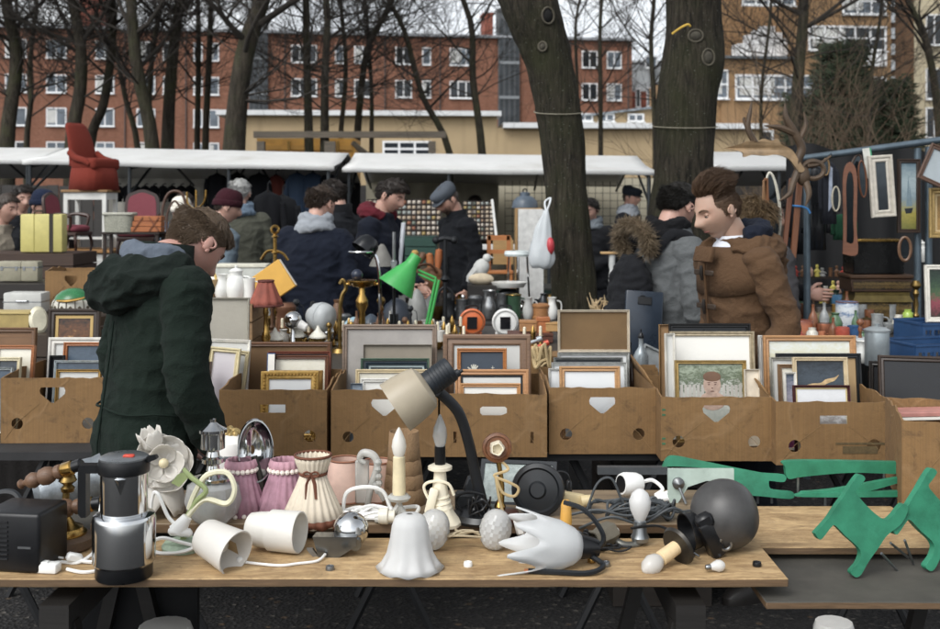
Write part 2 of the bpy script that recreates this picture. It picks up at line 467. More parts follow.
    def mask(q):
        az = atan2(abs(q.x), -q.y); hl = hairline(az)+.03*noise.noise(q*9)
        if hk == 'bald': return 0
        t = (q.z-hl)
        if hk == 'long' and az > 1.1: t += .35
        if t < 0: return 0
        if hk == 'quiff' and az < 1.1 and q.z < .70: return 0
        if hk == 'quiff': return .003+.056*sstep((q.z-.46)/.3)*(1.0-.5*clamp(q.y+.35)) if q.z > .40 else .004*clamp(t*6)
        if hk == 'short': return .006+.020*sstep((q.z-.1)/.5)*clamp(t*8)
        if hk == 'buzz': return .005
        if hk == 'full': return .018*clamp(t*5+.2)+.018*sstep((q.z-.2)/.5)
        if hk in ('curly', 'long'): return .027*clamp(t*5+.3)
        return .012
    def comb(q):
        if hk == 'quiff': return V((.30+.15*q.x, .8, .12+.8*max(0, -q.y-.3))) if q.z > .42 else V((0, .5, -.8))
        if hk in ('short', 'full'): return V((.25, -.35 if q.z > .5 else .5, -.5))
        return V((q.x*.3, q.y*.3, -1))
    cap = [];  pv = []
    for q in dirs:
        l = mask(q); n_ = V((q.x/.0755, q.y/.0965, q.z/.119)).normalized(); cl_ = .75+.5*noise.noise(q*6+V((seed, 0, 0)))
        up = comb(q); nr = vox < .01
        if nr: cl_ = 1+(cl_-1)*(.3 if hk == 'quiff' else .6)
        pv.append(headpt(q)+n_*(l*(.42 if nr else .55)*cl_+(.0025 if l > 0 else -.004))+(up*l*.28 if l else V()))
        cap.append(l)
    if hk != 'bald' and not (hat and hk == 'none'):
        fs = [f_ for f_ in fcs if min(cap[i] for i in f_) > (0 if hk != 'quiff' else .0012)]
        used = sorted({i for f_ in fs for i in f_}); mp = {o: i for i, o in enumerate(used)}
        if used:
            lm.raw([pv[i] for i in used], [[mp[i] for i in f_] for f_ in fs], HM)
            n = 0; tries = 0; big = vox < .01
            while n < strands and tries < strands*6:
                tries += 1; q = V((rnd.gauss(0, 1), rnd.gauss(0, 1), rnd.gauss(0, 1))).normalized(); l = mask(q)
                if l <= 0 or q.z < -.6: continue
                n += 1; nn = V((q.x/.0755, q.y/.0965, q.z/.119)).normalized(); c_ = comb(q).normalized()
                if hk in ('curly', 'long'): c_ = (c_+V((rnd.gauss(0, .5), rnd.gauss(0, .5), rnd.gauss(0, .3)))).normalized()
                l2 = l*rnd.uniform(.7, 1.25)+.004; cl_ = V((noise.noise(q*5+V((9, 0, 0))), noise.noise(q*5), noise.noise(q*5+V((0, 5, 0)))))*(.2 if hk == 'quiff' else .5 if big else .8)
                c_ = (c_+cl_+V((rnd.gauss(0, .12),)*3)).normalized(); p0 = headpt(q)
                ln = l2*(6 if hk == 'long' else 2.6 if hk == 'curly' else 1.0)
                p1 = p0+nn*l2*.5+c_*ln*.25; p2 = p0+nn*l2*.75+c_*ln*.65; p3 = p0+nn*l2*.7+c_*ln*1.05
                if hk in ('curly', 'long'): p2 += V((rnd.gauss(0, .006), rnd.gauss(0, .006), 0)); p3 += V((rnd.gauss(0, .008), rnd.gauss(0, .008), 0))
                w_ = (.0009 if big else .0022); lm.tube([p0, p1, p2, p3], [w_*1.2, w_*1.2, w_, w_*.2], 3, False, HM)
            lm.build('hair', hair_mat(hc), root, sharp=0, calc=False)
    if beard:
        bm2 = MB(); 
        for i in range(500 if vox < .02 else 200):
            q = V((rnd.uniform(-.85, .85), -1+rnd.uniform(0, .7), rnd.uniform(-.95, -.2))).normalized()
            if q.z > -.38 and abs(q.x) < .55: continue
            p0 = headpt(q); bm2.tube([p0, p0+q*.006+V((0, 0, -.007))], [.0014, .0004], 3, False, HM)
        bm2.build('beard', hair_mat(beard), root, sharp=0, calc=False)
    if glasses:
        g = MB()
        for s in (-1, 1):
            g.torus((s*.032, -.103, .008), .021, .002, 20, 5, HM, 'Y', .8); g.tube([(s*.053, -.1, .012), (s*.074, -.05, .012), (s*.08, .01, .004)], .002, 5, m=HM)
        g.tube([(-.011, -.106, .012), (.011, -.106, .012)], .002, 5, m=HM); g.build('glasses', BLACKP, root)
    # coat
    m = MB(); g = .026 if not isinstance(coatm, tuple) else .026
    C_ = [(hem, .195, .145, .01), (.93, .195, .145, .01), (1.05, .178, .135, 0), (1.2, .18, .138, 0), (1.32, .19, .132, .005), (1.405, .175, .105, .012), (1.455, .11, .085, .016), (1.49, .078, .078, .01)]
    C_ = [c for c in C_ if c[0] >= hem]
    m.loft([[B(q) if z > .9 else V(q)*k for q in ell((0, yo, z), a*(fat if z < 1.38 else 1), b*(fat if z < 1.38 else 1))] for z, a, b, yo in C_])
    for s, (el, wrp) in zip((0, 1), arms):
        A, E, Wp = B(sh[s]), (B(el) if el[2] > .9 else V(el)*k), (B(wrp) if wrp[2] > .9 else V(wrp)*k)
        m.tube([A+V((0, 0, -.005)), A.lerp(E, .5), E, E.lerp(Wp, .45), E.lerp(Wp, 1.0)], [.079*sl, .071*sl, .064*sl, .058*sl, .05*sl], 14, smooth=3); m.ball(A+V((-.012 if s else .012, 0, -.004)), (.08*sl, .085*sl, .068*sl), 12)
    if hood:
        for (c, r, n_) in hood: m.ball(B(c), r, n_)
    CM = coatm or cloth(coat)
    cb = voxel(m, vox, 2, wrinkle(wr, 1.0, seed)); cb.build('coat', CM, root, sharp=0)
    m = MB()                                   # collar ring
    if collar:
        cc, ch, cr = collar; rings = []
        for z, r in ((1.44, cr*1.25), (1.475, cr*1.05), (1.475+ch, cr*1.12), (1.475+ch*.9, cr*.98), (1.47, cr*.9)): rings.append([B(q) for q in ell((0, .012, z+.0), r, r*.98, 28, 2)])
        for r_ in rings:
            for q in r_: q += V((noise.noise(q*15), noise.noise(q*15+V((5, 0, 0))), noise.noise(q*11)))*.008
        m.loft(rings, False); m.build('collar', cloth(cc), root, sharp=0)
    if scarf:
        m = MB()
        for zz, rr, th in ((1.475, .082, .036), (1.515, .075, .034), (1.45, .098, .03)):
            pts = [B((cos(2*pi*j/30)*rr*1.1, sin(2*pi*j/30)*rr+.01, zz+.012*sin(2*pi*j/30*2+zz*50))) for j in range(30)]; m.tube(pts, th, 10, loop=True)
        m = voxel(m, vox, 1, wrinkle(.012, 2.2, 3)); m.build('scarf', cloth(scarf), root, sharp=0)
    # trousers and shoes
    m = MB(); m.loft([ell((0, .01, z*k), a*k, b*k) for z, a, b in ((.78, .168, .118), (.9, .175, .128), (1.0, .168, .122))])
    for s in (-1, 1): m.tube([V((s*.085, .01, .93))*k, V((s*.095, .0, .70))*k, V((s*.1, -.01, .48))*k, V((s*.1, .015, .30))*k, V((s*.1, .03, .09))*k], [.105*k, .095*k, .078*k, .074*k, .068*k], 12)
    m = voxel(m, max(.012, vox), 2, wrinkle(.01, 1.2, seed+5)); m.build('trousers', cloth(legs), root, sharp=0)
    for s in (-1, 1):
        m = MB(); m.loft([ell((s*.105*k, y0*k, z), a, b_) for z, a, b_, y0 in ((0, .046, .135, -.04), (.03, .05, .138, -.04), (.06, .046, .115, -.025), (.085, .043, .065, .015), (.12, .043, .05, .03))]); m.build('shoe', M('1f1c1a', .5), root)
    if hat: hat(root, HM)
    if extras: extras(root, B, HM, k)
    return root
def beanie(c, rib=True, slouch=0, pom=None):
    def fn(root, HM):
        m = MB(); rings = []
        for i in range(11):
            f = i/10; a = lerp(.12, pi/2, f) if i < 10 else pi/2-.02
            z = lerp(.028, .142+slouch*.5, sin(a*1.0) if i else 0) if i else .018
            r = cos(a*.98)**.55
            rings.append([V((cos(t)*.088*r, .006+sin(t)*.107*r+slouch*f*f, z-.02*sin(t)*(1-f)+noise.noise(V((cos(t)*3, sin(t)*3, f*3)))*.004)) for t in [2*pi*j/28 for j in range(28)]])
        m.loft(rings, m=HM); m.build('beanie', cloth(c, weave=120), root, sharp=0)
        m = MB(); m.loft([[V((cos(t)*rr, .006+sin(t)*(rr+.018)+0, z-.02*sin(t))) for t in [2*pi*j/28 for j in range(28)]] for rr, z in ((.086, .005), (.094, .008), (.095, .05), (.086, .054))], m=HM); m.build('beanie_cuff', cloth(c, weave=90, bmp=.8), root, sharp=0)
        if pom: m = MB(); m.ball((0, .01, .175), .03, 12, HM); m.build('bobble', cloth(c), root)
    return fn
def flatcap(c):
    def fn(root, HM):
        m = MB(); rings = []
        for z, a, b, y in ((.028, .080, .100, .004), (.05, .09, .112, .0), (.082, .097, .122, -.012), (.108, .088, .112, -.012), (.126, .055, .075, .0), (.131, .01, .015, .0)):
            rings.append([V((cos(t)*a, y+sin(t)*b, z+.016*sin(t))) for t in [2*pi*j/28 for j in range(28)]])
        m.loft(rings, m=HM); m.build('flat_cap', cloth(c), root, sharp=0)
        m = MB(); rings = []
        for s_, z0 in ((0, 0), (1, 0)):
            pass
        top = [V((sin(a)*.078, -.075-.065*cos(a)**.8, .030-.016*cos(a))) for a in [lerp(-1.45, 1.45, i/14) for i in range(15)]]
        inn = [V((sin(a)*.078, -.045-.035*cos(a), .042)) for a in [lerp(-1.45, 1.45, i/14) for i in range(15)]]
        vs = top+inn+[p+V((0, 0, -.006)) for p in top]+[p+V((0, 0, -.006)) for p in inn]; n = 15
        fs = [(i, i+1, n+i+1, n+i) for i in range(14)]+[(2*n+i, 3*n+i, 3*n+i+1, 2*n+i+1) for i in range(14)]+[(i, 2*n+i, 2*n+i+1, i+1) for i in range(14)]
        m.raw(vs, fs, HM); m.build('cap_peak', cloth(c), root, sharp=0)
    return fn

# --- man in the dark green parka, close to the camera, seen from behind, looking down to the right
def parka(root, B, HM, k):
    LIN = cloth('59626e', .2); G = cloth('19211d', .25, .5)
    m = MB(); n = 26      # hood folded on the back
    pts = []; rr = []
    for j in range(n):
        t = lerp(-.75*pi, .75*pi, j/(n-1)); s = cos(t*.5)
        pts.append(B((sin(t)*.125*(1 if abs(t) < 2 else .85), .035+cos(t)*.095+.015*s, 1.455-.055*s*s+.035*(1-s))) ); rr.append(.034+.040*max(0, cos(t*.62)))
    m.tube(pts, rr, 14); m.ball(B((0, .16, 1.39)), (.13, .07, .085), 16)
    h = voxel(m, .008, 2, wrinkle(.021, 1.3, 4)); h.build('hood', G, root, sharp=0)
    m = MB(); pts = [];  rr = []
    for j in range(20):
        t = lerp(-.62*pi, .62*pi, j/19); s = cos(t*.5); pts.append(B((sin(t)*.10, .03+cos(t)*.072+.0*s, 1.51-.02*s))); rr.append(.022+.018*max(0, cos(t*.6)))
    m.tube(pts, rr, 12); h = voxel(m, .008, 2, wrinkle(.012, 2, 8)); h.build('hood_lining', LIN, root, sharp=0)
    m = MB(); m.tube([B((.0, .150, z)) if z > .95 else V((.0, .158, z))*k for z in (1.28, 1.15, 1.0, .92, .8, .68)], .0035, 5); m.build('back_seam', cloth('15211b'), root)
    m = MB()
    for s in (-1, 1): m.tube([B((s*.197*cos(a), .005+.145*sin(a), 1.02+.004*sin(5*a))) for a in [lerp(-.2, 1.5, i/12) for i in range(13)]], .004, 5)
    m.build('waist_seam', cloth('15211b'), root)
    m = MB(); rings = []
    for z, r in ((1.445, .105), (1.49, .088), (1.535, .086), (1.535, .078), (1.47, .074)): rings.append([B(q) for q in ell((0, .006, z), r, r*1.0, 26, 2)])
    m.loft(rings, False); m.build('collar', cloth('161f1b'), root, sharp=0)
person('man in dark green hooded parka bowing over the boxes, nearest to the camera', 147, 3.42, 128, 1.73, 7, (40, 14, 0), '1a211d', .70, .97, '1a1c20', ('5b4a38', 'short'), 'b8897a', vox=.007, strands=10000, wr=.011, seed=2,
       arms=[((-.25, .0, 1.13), (-.20, -.14, .91)), ((.265, .02, 1.13), (.19, -.16, .92))], coatm=cloth('16211b', .28, .5), extras=parka, ho=(0, -.02, -.055))

# --- man in the brown duffel coat
def duffel(root, B, HM, k):
    BR = cloth('563f2a', .25, .5); NV = cloth('1a1f2b', .2)
    m = MB(); pts = []; rr = []
    for j in range(28):
        t = lerp(-.80*pi, .80*pi, j/27); s = cos(t*.5); pts.append(B((sin(t)*.135, .03+cos(t)*.11, 1.445-.02*s*s+.02*(1-s)))); rr.append(.030+.038*max(0, cos(t*.6)))
    m.tube(pts, rr, 14); m.ball(B((0, .165, 1.37)), (.12, .06, .11), 16); h = voxel(m, .007, 2, wrinkle(.016, 1.5, 6)); h.build('hood', BR, root, sharp=0)
    m = MB(); pts = []; rr = []
    for j in range(22):
        t = lerp(-.66*pi, .66*pi, j/21); s = cos(t*.5); pts.append(B((sin(t)*.105, .035+cos(t)*.088, 1.50+.012*s))); rr.append(.024+.022*max(0, cos(t*.6)))
    m.tube(pts, rr, 12); h = voxel(m, .008, 2, wrinkle(.01, 2, 2)); h.build('hood_lining', NV, root, sharp=0)
    m = MB(); rings = []       # shoulder yoke: a thin cape lying on chest and shoulder
    for z, a, b in ((1.29, .196, .141), (1.345, .196, .138), (1.41, .182, .116), (1.46, .12, .095)): rings.append([B(q) for q in ell((0, .008, z), a, b, 40, 2.3)])
    for j in range(40):
        t = 2*pi*j/40; rings[0][j].z -= .03*abs(sin(t))*k
    m.loft(rings, False); y = m.build('yoke', BR, root, sharp=0); md = y.modifiers.new('t', 'SOLIDIFY'); md.thickness = .005
    m = MB(); m.tube([B((.0+.005, -.158, z)) if z > .95 else V((.005, -.158, z))*k for z in (1.40, 1.3, 1.15, 1.0, .8)], .007, 6); m.build('front_placket', cloth('4a3521'), root)
    for z in (1.36, 1.22, 1.08, .97):
        m = MB(); m.box(B((0, -.158, z)), (.13, .008, .022), bev=.003); m.mi = 1; m.tube([B((.0, -.168, z-.03)), B((0, -.172, z)), B((.0, -.168, z+.03))], [.006, .009, .006], 8); m.build('toggle', [M('33261a', .6), M('1d1712', .4)], root)
    m = MB(); m.box(B((-.0, -.150, 1.435)), (.12, .02, .065), rot=(R(-15), 0, 0), bev=.006, seg=2); m.build('throat_tab', BR, root)
    for s in (-1, 1):
        m = MB(); m.box(V((s*.155, -.105, .985))*k, (.13, .016, .16), rot=(0, 0, s*R(38)), bev=.006, seg=2); m.build('pocket', BR, root)
    m = MB(); m.loft([[B(q) for q in ell((0, .002, z), r, r, 24, 2)] for z, r in ((1.45, .092), (1.485, .072), (1.502, .070), (1.502, .064), (1.47, .064))], False); m.build('shirt_collar', cloth('c9ccd4', .1), root, sharp=0)
person('young man with a brown quiff in a brown duffel coat looking down to the left', 742, 4.65, -66, 1.755, 5, (17, -4, 0), '563f2a', .62, .93, '23262d', ('5a4431', 'quiff'), 'b38f79', vox=.007, strands=10000, wr=.0105, seed=5,
       arms=[((-.25, .06, 1.13), (-.20, -.10, .90)), ((.245, .05, 1.13), (.19, -.12, .93))], coatm=cloth('563f2a', .25, .5), extras=duffel, ho=(0, -.012, -.012), sl=.9)

# --- man in the grey jacket with a rucksack
def greyjack(root, B, HM, k):
    BL = cloth('1b1c1f', .25); m = MB()
    m.ball(B((-.02, .215, 1.14)), (.14, .09, .23), 18); m.ball(B((-.02, .27, 1.02)), (.13, .09, .12), 14); h = voxel(m, .012, 2, wrinkle(.018, 1.5, 3)); h.build('rucksack', BL, root, sharp=0)
    for s in (-1, 1):
        m = MB(); m.tube([B((s*.10, .165, 1.36)), B((s*.115, .07, 1.475)), B((s*.125, -.05, 1.465)), B((s*.13, -.14, 1.36)), B((s*.15, -.13, 1.2)), B((s*.17, .05, 1.08))], .023, 8, fl=.35, smooth=5); m.build('strap', BL, root)
    m = MB(); m.loft([[B(q) for q in ell((0, -.0, z), a, b, 26, 2)] for z, a, b in ((1.44, .11, .1), (1.5, .098, .098), (1.515, .105, .105), (1.47, .13, .122))], False); c = m.build('collar', cloth('55585a'), root, sharp=0); md = c.modifiers.new('t', 'SOLIDIFY'); md.thickness = .006
    m = MB(); rnd = random.Random(4)        # fur trimmed hood of the jacket strapped to the rucksack
    pts = [B((.0+.115*sin(a), .205+.03*cos(a), 1.43+.08*cos(a))) for a in [lerp(-2.2, 2.2, i/22) for i in range(23)]]
    m.tube(pts, .026, 10); m.mi = 1
    for i in range(4200):
        p = pts[rnd.randrange(23)]; dv = V((rnd.gauss(0, 1), rnd.gauss(0, 1), rnd.gauss(0, 1))).normalized(); p0 = p+dv*.022; p1 = p+dv*rnd.uniform(.034, .056)+V((rnd.gauss(0, .012), rnd.gauss(0, .012), rnd.gauss(-.008, .01)))
        m.tube([p0, (p0+p1)/2+V((0, 0, -.003)), p1], [.0018, .0013, .0003], 3, False)
    m.build('fur_trim', [cloth('4d4030'), hair_mat('6f5f48')], root, sharp=0, calc=False)
    m = MB(); m.tube([B((.0, -.14, z)) for z in (1.44, 1.3, 1.15, 1.0)], .006, 6); m.build('zip', M('2b2d2f', .4, .4), root)
    m = MB(); m.box(B((-.20, -.05, 1.06)), (.012, .14, .05), rot=(R(8), 0, R(-18)), bev=.004); m.build('pocket_flap', cloth('4e5153'), root)
person('man in grey jacket with black scarf and fur trimmed rucksack facing right', 661, 5.45, 118, 1.76, 5, (24, 12, 0), '56595b', .88, 1.05, '1d1f25', ('17140f', 'full'), 'b58a78', vox=.008, strands=4500, wr=.012, seed=9, scarf='141416', coatm=cloth('585b5c', .18, .5),
       arms=[((-.25, .0, 1.13), (-.20, -.12, .90)), ((.25, .03, 1.13), (.20, -.12, .90))], extras=greyjack)

# --- the crowd behind
person('woman with curly blond hair hidden behind the man in the duffel coat', 750, 6.3, 150, 1.66, 3, (8, -30, 0), '3b3a3c', hair=('5f4c32', 'curly'), strands=2600, seed=21)
person('man in flat grey cap and black coat looking down at the middle stall', 462, 9.2, -62, 1.80, 6, (24, 0, 0), '15171b', .50, 1.02, '17181c', ('3a3028', 'buzz'), 'b98c78', hat=flatcap('4a5058'), collar=('15171b', .05, .075), seed=11, beard='4a3a30', strands=300)
def redhood(root, B, HM, k):
    m = MB(); pts = []; rr = []
    for j in range(22):
        t = lerp(-.8*pi, .8*pi, j/21); s = cos(t*.5); pts.append(B((sin(t)*.115, .03+cos(t)*.09, 1.46+.04*s))); rr.append(.028+.03*max(0, cos(t*.6)))
    m.tube(pts, rr, 12); h = voxel(m, .01, 2, wrinkle(.012, 2, 1)); h.build('hood', cloth('5a1c26'), root, sharp=0)
    m = MB(); m.tube([B((.03, -.15, z)) for z in (1.44, 1.3, 1.1, 1.0)], .016, 6); m.build('shirt_front', cloth('c6cad0'), root)
person('dark haired man in navy jacket with burgundy hood behind the black desk lamp', 375, 7.9, 68, 1.83, 6, (20, -2, 0), '171b26', .80, 1.06, '1d2029', ('211913', 'full'), 'b98d7a', strands=2400, seed=13, extras=redhood,
       arms=[((-.25, -.02, 1.13), (-.12, -.28, 1.0)), ((.25, -.02, 1.13), (.12, -.28, 1.0))])
person('man with glasses turned left behind the man with the grey scarf', 343, 8.8, -128, 1.83, 4, (8, 20, 0), '1a1c20', .8, 1.08, '1d2029', ('241c16', 'short'), 'b98d7a', glasses=True, collar=('141518', .07, .085), seed=14, strands=1500)
person('man in navy coat with light grey scarf seen from behind by the yellow book', 314, 7.2, 172, 1.76, 5, (20, -25, 0), '161b27', .86, 1.15, '7b7466', ('33271d', 'full'), 'b98d7a', scarf='878c92', seed=15, strands=2600, wr=.015)
person('grey haired man in olive jacket and jeans seen from behind', 240, 9.6, 196, 1.84, 2, (6, -20, 0), '48493f', .92, 1.1, '45597a', ('8f8f8c', 'full'), 'b98d7a', scarf='5a6b7c', seed=16)
person('person in burgundy knitted beanie beside the olive jacket', 215, 8.3, 128, 1.72, 4, (14, -20, 0), '5c6a74', .85, 1, '4b545c', ('2a2019', 'short'), 'b98d7a', hat=beanie('36161e'), seed=17, strands=300)
person('woman in cream knitted hat among the furniture', 187, 9.9, -12, 1.66, 5, (10, 0, 0), '6a7c8c', .8, 1, '3a3d45', ('4a382a', 'short'), 'c09a8a', hat=beanie('d9d4c6', pom=None), glasses=True, seed=18, strands=300)
person('dark haired man beside the woman in the cream hat, face turned away', 180, 10.6, 160, 1.72, 3, (8, 0, 0), '3c4a58', .8, 1, '2a2d35', ('2a2019', 'full'), seed=28, strands=500)
person('dark haired man in black jacket at the far left looking right', 20, 9.8, 42, 1.78, 2, (5, 0, 0), '1a1b1f', .75, 1.05, '24262c', ('1f1813', 'full'), 'b98d7a', seed=19, strands=1200)
person('woman in navy beanie with pale fur collar at the far left', 36, 9.2, 62, 1.72, 3, (8, 0, 0), '202225', .7, 1.05, '24262c', ('2a2019', 'short'), 'b98d7a', hat=beanie('1c2438'), scarf='827a6c', seed=20, strands=300)
person('person in dark blue knitted hat behind the woman with the fur collar', 45, 10.4, 30, 1.70, 3, (8, 0, 0), '26282d', .7, 1.05, '24262c', ('2a2019', 'short'), 'b98d7a', hat=beanie('1d2a44'), seed=31, strands=300)
person('person in fawn jacket cut off by the left edge', -2, 9.0, 70, 1.70, 4, (8, 0, 0), '857c6c', .85, 1.15, '39435a', ('3a3028', 'short'), 'b98d7a', seed=22, strands=500)
person('dark haired person in blue jacket behind the fawn jacket', 8, 10.9, 20, 1.66, 0, (0, 0, 0), '37424f', .85, 1.1, '2b2f38', ('1c1714', 'full'), 'b98d7a', seed=27, strands=400)
person('dark haired woman in grey waistcoat just right of the leaning trunk', 592, 11.2, -25, 1.66, 3, (12, 0, 0), '1c1d20', .8, 1, '1c1d22', ('1b1613', 'full'), 'b98d7a', scarf='6a7278', seed=23, strands=700, arms=[((-.25, .03, 1.13), (-.03, -.2, 1.05)), ((.25, .03, 1.13), (.05, -.2, 1.02))])
person('seller in dark cap with pale scarf over his mouth by the grid fence', 629, 12.6, 58, 1.80, 0, (2, 0, 0), '1e2024', .8, 1.08, '1c1d22', ('3a3028', 'buzz'), 'b98d7a', hat=flatcap('23272e'), scarf='969ca3', seed=24, strands=200)
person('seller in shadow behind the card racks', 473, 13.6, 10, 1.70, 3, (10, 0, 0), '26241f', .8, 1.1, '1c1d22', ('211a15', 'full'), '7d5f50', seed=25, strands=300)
# ------------------------------------------------------------------ ground
def ground_mat():
    m, nt, b = nodes_for('dark_gravel'); tc = N(nt, 'ShaderNodeTexCoord'); v = tc.outputs['Object']
    vo = N(nt, 'ShaderNodeTexVoronoi', Scale=60.0); nt.links.new(v, vo.inputs['Vector'])
    c1 = mix(nt, noi(nt, v, 3, 6, .7), lin('0d0d0e'), lin('1e1c1b'))
    g = ramp(nt, vo.outputs['Color'], [(.0, '0c0c0d'), (.55, '161515'), (.8, '2b2927'), (1, '6e685f')])
    col = mix(nt, .65, c1, g)
    lf = N(nt, 'ShaderNodeTexVoronoi', Scale=9.0); nt.links.new(v, lf.inputs['Vector'])
    leaf = ramp(nt, lf.outputs['Distance'], [(.10, (1, 1, 1, 1)), (.14, (0, 0, 0, 1))])
    col = mix(nt, mix(nt, .0, leaf, leaf), col, lin('4a3a28'))
    nt.links.new(col, b.inputs['Base Color']); b.inputs['Roughness'].default_value = .85
    bump(nt, b, vo.outputs['Distance'], .8, .012); return m
g = MB(); g.raw([(-400, -60, 0), (400, -60, 0), (400, 500, 0), (-400, 500, 0)], [(0, 1, 2, 3)])
struct(g.build('ground', ground_mat()))

# ------------------------------------------------------------------ buildings
def brick_mat(name, c1, c2, mort, s=3.2):
    m, nt, b = nodes_for(name); tc = N(nt, 'ShaderNodeTexCoord')
    mp = N(nt, 'ShaderNodeMapping'); mp.inputs['Rotation'].default_value = (R(90), 0, 0); nt.links.new(tc.outputs['Object'], mp.inputs[0])
    br = N(nt, 'ShaderNodeTexBrick', Scale=s); br.inputs['Color1'].default_value = lin(c1); br.inputs['Color2'].default_value = lin(c2)
    br.inputs['Mortar'].default_value = lin(mort); br.inputs['Mortar Size'].default_value = .012
    nt.links.new(mp.outputs[0], br.inputs[0])
    n = noi(nt, tc.outputs['Object'], .35, 6, .65)
    st = noi(nt, stretch(nt, tc.outputs['Object'], (1.4, 1.4, .12)), .8, 4, .6)
    col = mix(nt, ramp(nt, n, [(.35, (0, 0, 0, 1)), (.7, (.6, .6, .6, 1))]), br.outputs[0], sc(lin(c1), .55))
    col = mix(nt, ramp(nt, st, [(.5, (0, 0, 0, 1)), (.75, (.5, .5, .5, 1))]), col, sc(lin(c2), .7))
    nt.links.new(col, b.inputs['Base Color']); b.inputs['Roughness'].default_value = .9; return m
def render_mat(name, c, k=.2):
    m, nt, b = nodes_for(name); tc = N(nt, 'ShaderNodeTexCoord'); v = tc.outputs['Object']; c = lin(c)
    col = mix(nt, noi(nt, v, .5, 7, .65), sc(c, 1-k), sc(c, 1+k))
    st = noi(nt, stretch(nt, v, (1.5, 1.5, .1)), 1.2, 5, .6)
    col = mix(nt, ramp(nt, st, [(.5, (0, 0, 0, 1)), (.8, (.55, .55, .55, 1))]), col, sc(c, .6))
    nt.links.new(col, b.inputs['Base Color']); b.inputs['Roughness'].default_value = .9; bump(nt, b, noi(nt, v, 30, 3), .2, .02); return m
GLASS = M('5c6670', .08, 0, .45, .5); GLASSD = M('262b30', .08, 0, .5, .5); CURT = M('b9b9b4', .7, 0, .15, 2)
WINW = M('dedfdf', .5, 0, .05, 3)
WC = {}
def window(parent, u, z, w, h, cols=2, rows=1, blind=False, dy=0, y=-.03):
    key = (round(w, 2), round(h, 2), cols, rows, blind)
    if key not in WC:
        f = MB(); t = .09 if w < 2.6 else .11
        holes = []; cw = (w-t)/cols; rh = (h-t)/rows
        for i in range(cols):
            for j in range(rows):
                x0 = -w/2+t+i*cw; z0 = -h/2+t+j*rh; holes.append([(x0, z0), (x0+cw-t, z0), (x0+cw-t, z0+rh-t), (x0, z0+rh-t)])
        f.prism([(-w/2, -h/2), (w/2, -h/2), (w/2, h/2), (-w/2, h/2)], .08, holes=holes)
        f.box((0, -.03, -h/2-.03), (w+.12, .16, .05))
        fm = f.mesh(WINW, name='window')
        p = MB(); p.box((0, .045, 0), (w-.02, .03, h-.02)); p.mi = 1
        if blind: p.box((-w*.24, .022, -h*.05+.1), (w*.42, .01, h*.7))
        pm = p.mesh([GLASS if len(WC) % 3 else GLASSD, CURT], name='pane'); WC[key] = (fm, pm)
    fm, pm = WC[key]
    o = link('window', fm, parent, (u, y-.05, z)); link('pane', pm, o)
class Facade:
    def __init__(s, root, ang): s.o = root; s.p = root.location; s.c, s.s = cos(ang), sin(ang)
    def u(s, px): k = (px-CX)/F; return (k*s.p.y-s.p.x)/(s.c-k*s.s)
    def z(s, px, py): d = s.p.y+s.u(px)*s.s; return H-(py-HY)*d/F
def facade(name, label, cat, px, d, ang):
    r = thing(name, label, cat, ((px-CX)*d/F, d, 0), (0, 0, R(ang))); return Facade(r, R(ang))

# red brick block of flats
fb = facade('brick_apartment_block', 'long red brick block of flats with rows of white windows behind the bare trees', 'building', -160, 87.2, 8.6)
L1 = fb.u(632)
b = MB(); b.box((L1/2, 5, 7.8), (L1, 10, 15.6)); b.build('wall', brick_mat('red_brick', '8f5b42', '77482f', '86705f'), fb.o)
b = MB(); b.box((L1/2, 4.9, 15.72), (L1+.5, 10.6, .22)); b.build('roof', M('8f9296', .7, 0, .15, 2), fb.o)
for px0, px1, z0, z1 in ((74, 99, 15.85, 19.5), (488, 497, 15.85, 18.0)):
    b = MB(); u0, u1 = fb.u(px0), fb.u(px1); b.box(((u0+u1)/2, 3, (z0+z1)/2), (u1-u0, 2, z1-z0)); b.box(((u0+u1)/2, 3, z1+.08), (u1-u0+.2, 2.2, .16))
    b.build('chimney', brick_mat('chimney_brick_%d' % px0, 'a05540', '8a4634', '8c7060'), fb.o)
for px0, px1, zt in ((249, 268, 16.9), (498, 519, 18.2)):
    u0, u1 = fb.u(px0), fb.u(px1); b = MB(); w_ = u1-u0
    b.box(((u0+u1)/2, .4, zt/2), (w_, 1.4, zt))
    b.mi = 1
    for i in range(4):
        b.box((u0+w_*(i+.5)/4, -.33, zt/2+1.5), (w_/4-.16, .05, zt-5))
    b.mi = 2
    for k in range(4): b.box(((u0+u1)/2, -.35, 4.5+k*3), (w_-.1, .08, .25))
    b.build('stair_tower', [M('55585a', .8, 0, .25, 1), M('34393d', .3, 0, .4, 1), M('7e8386', .7, 0, .1)], fb.o)
for px in (-10, 125, 186, 285, 385, 440, 570, 600, 628): b = MB(); b.tube([(fb.u(px), -.08, 0), (fb.u(px), -.08, 15.5)], .06, 6); b.build('downpipe', M('4d4440', .6), fb.o)
b = MB(); b.box((L1/2, -.02, 3.9), (L1-.1, .06, .22)); b.build('plinth_band', M('7d6a5c', .9, 0, .2, 2), fb.o)
rows = [13.95, 11.12, 8.42, 5.65]
cols = [(-120, 20, 2), (-70, 20, 2), (-30, 18, 2), (16, 20, 2), (56.5, 19, 2), (105, 18, 2), (146, 18, 2), (167, 8, 1), (198, 9, 1), (214, 10, 1), (304, 26, 3), (339.5, 9, 1), (362.5, 17, 2), (403.5, 17, 2), (426.5, 9, 1), (462, 26, 3), (589.5, 17, 2), (614, 16, 2), (545, 17, 2)]
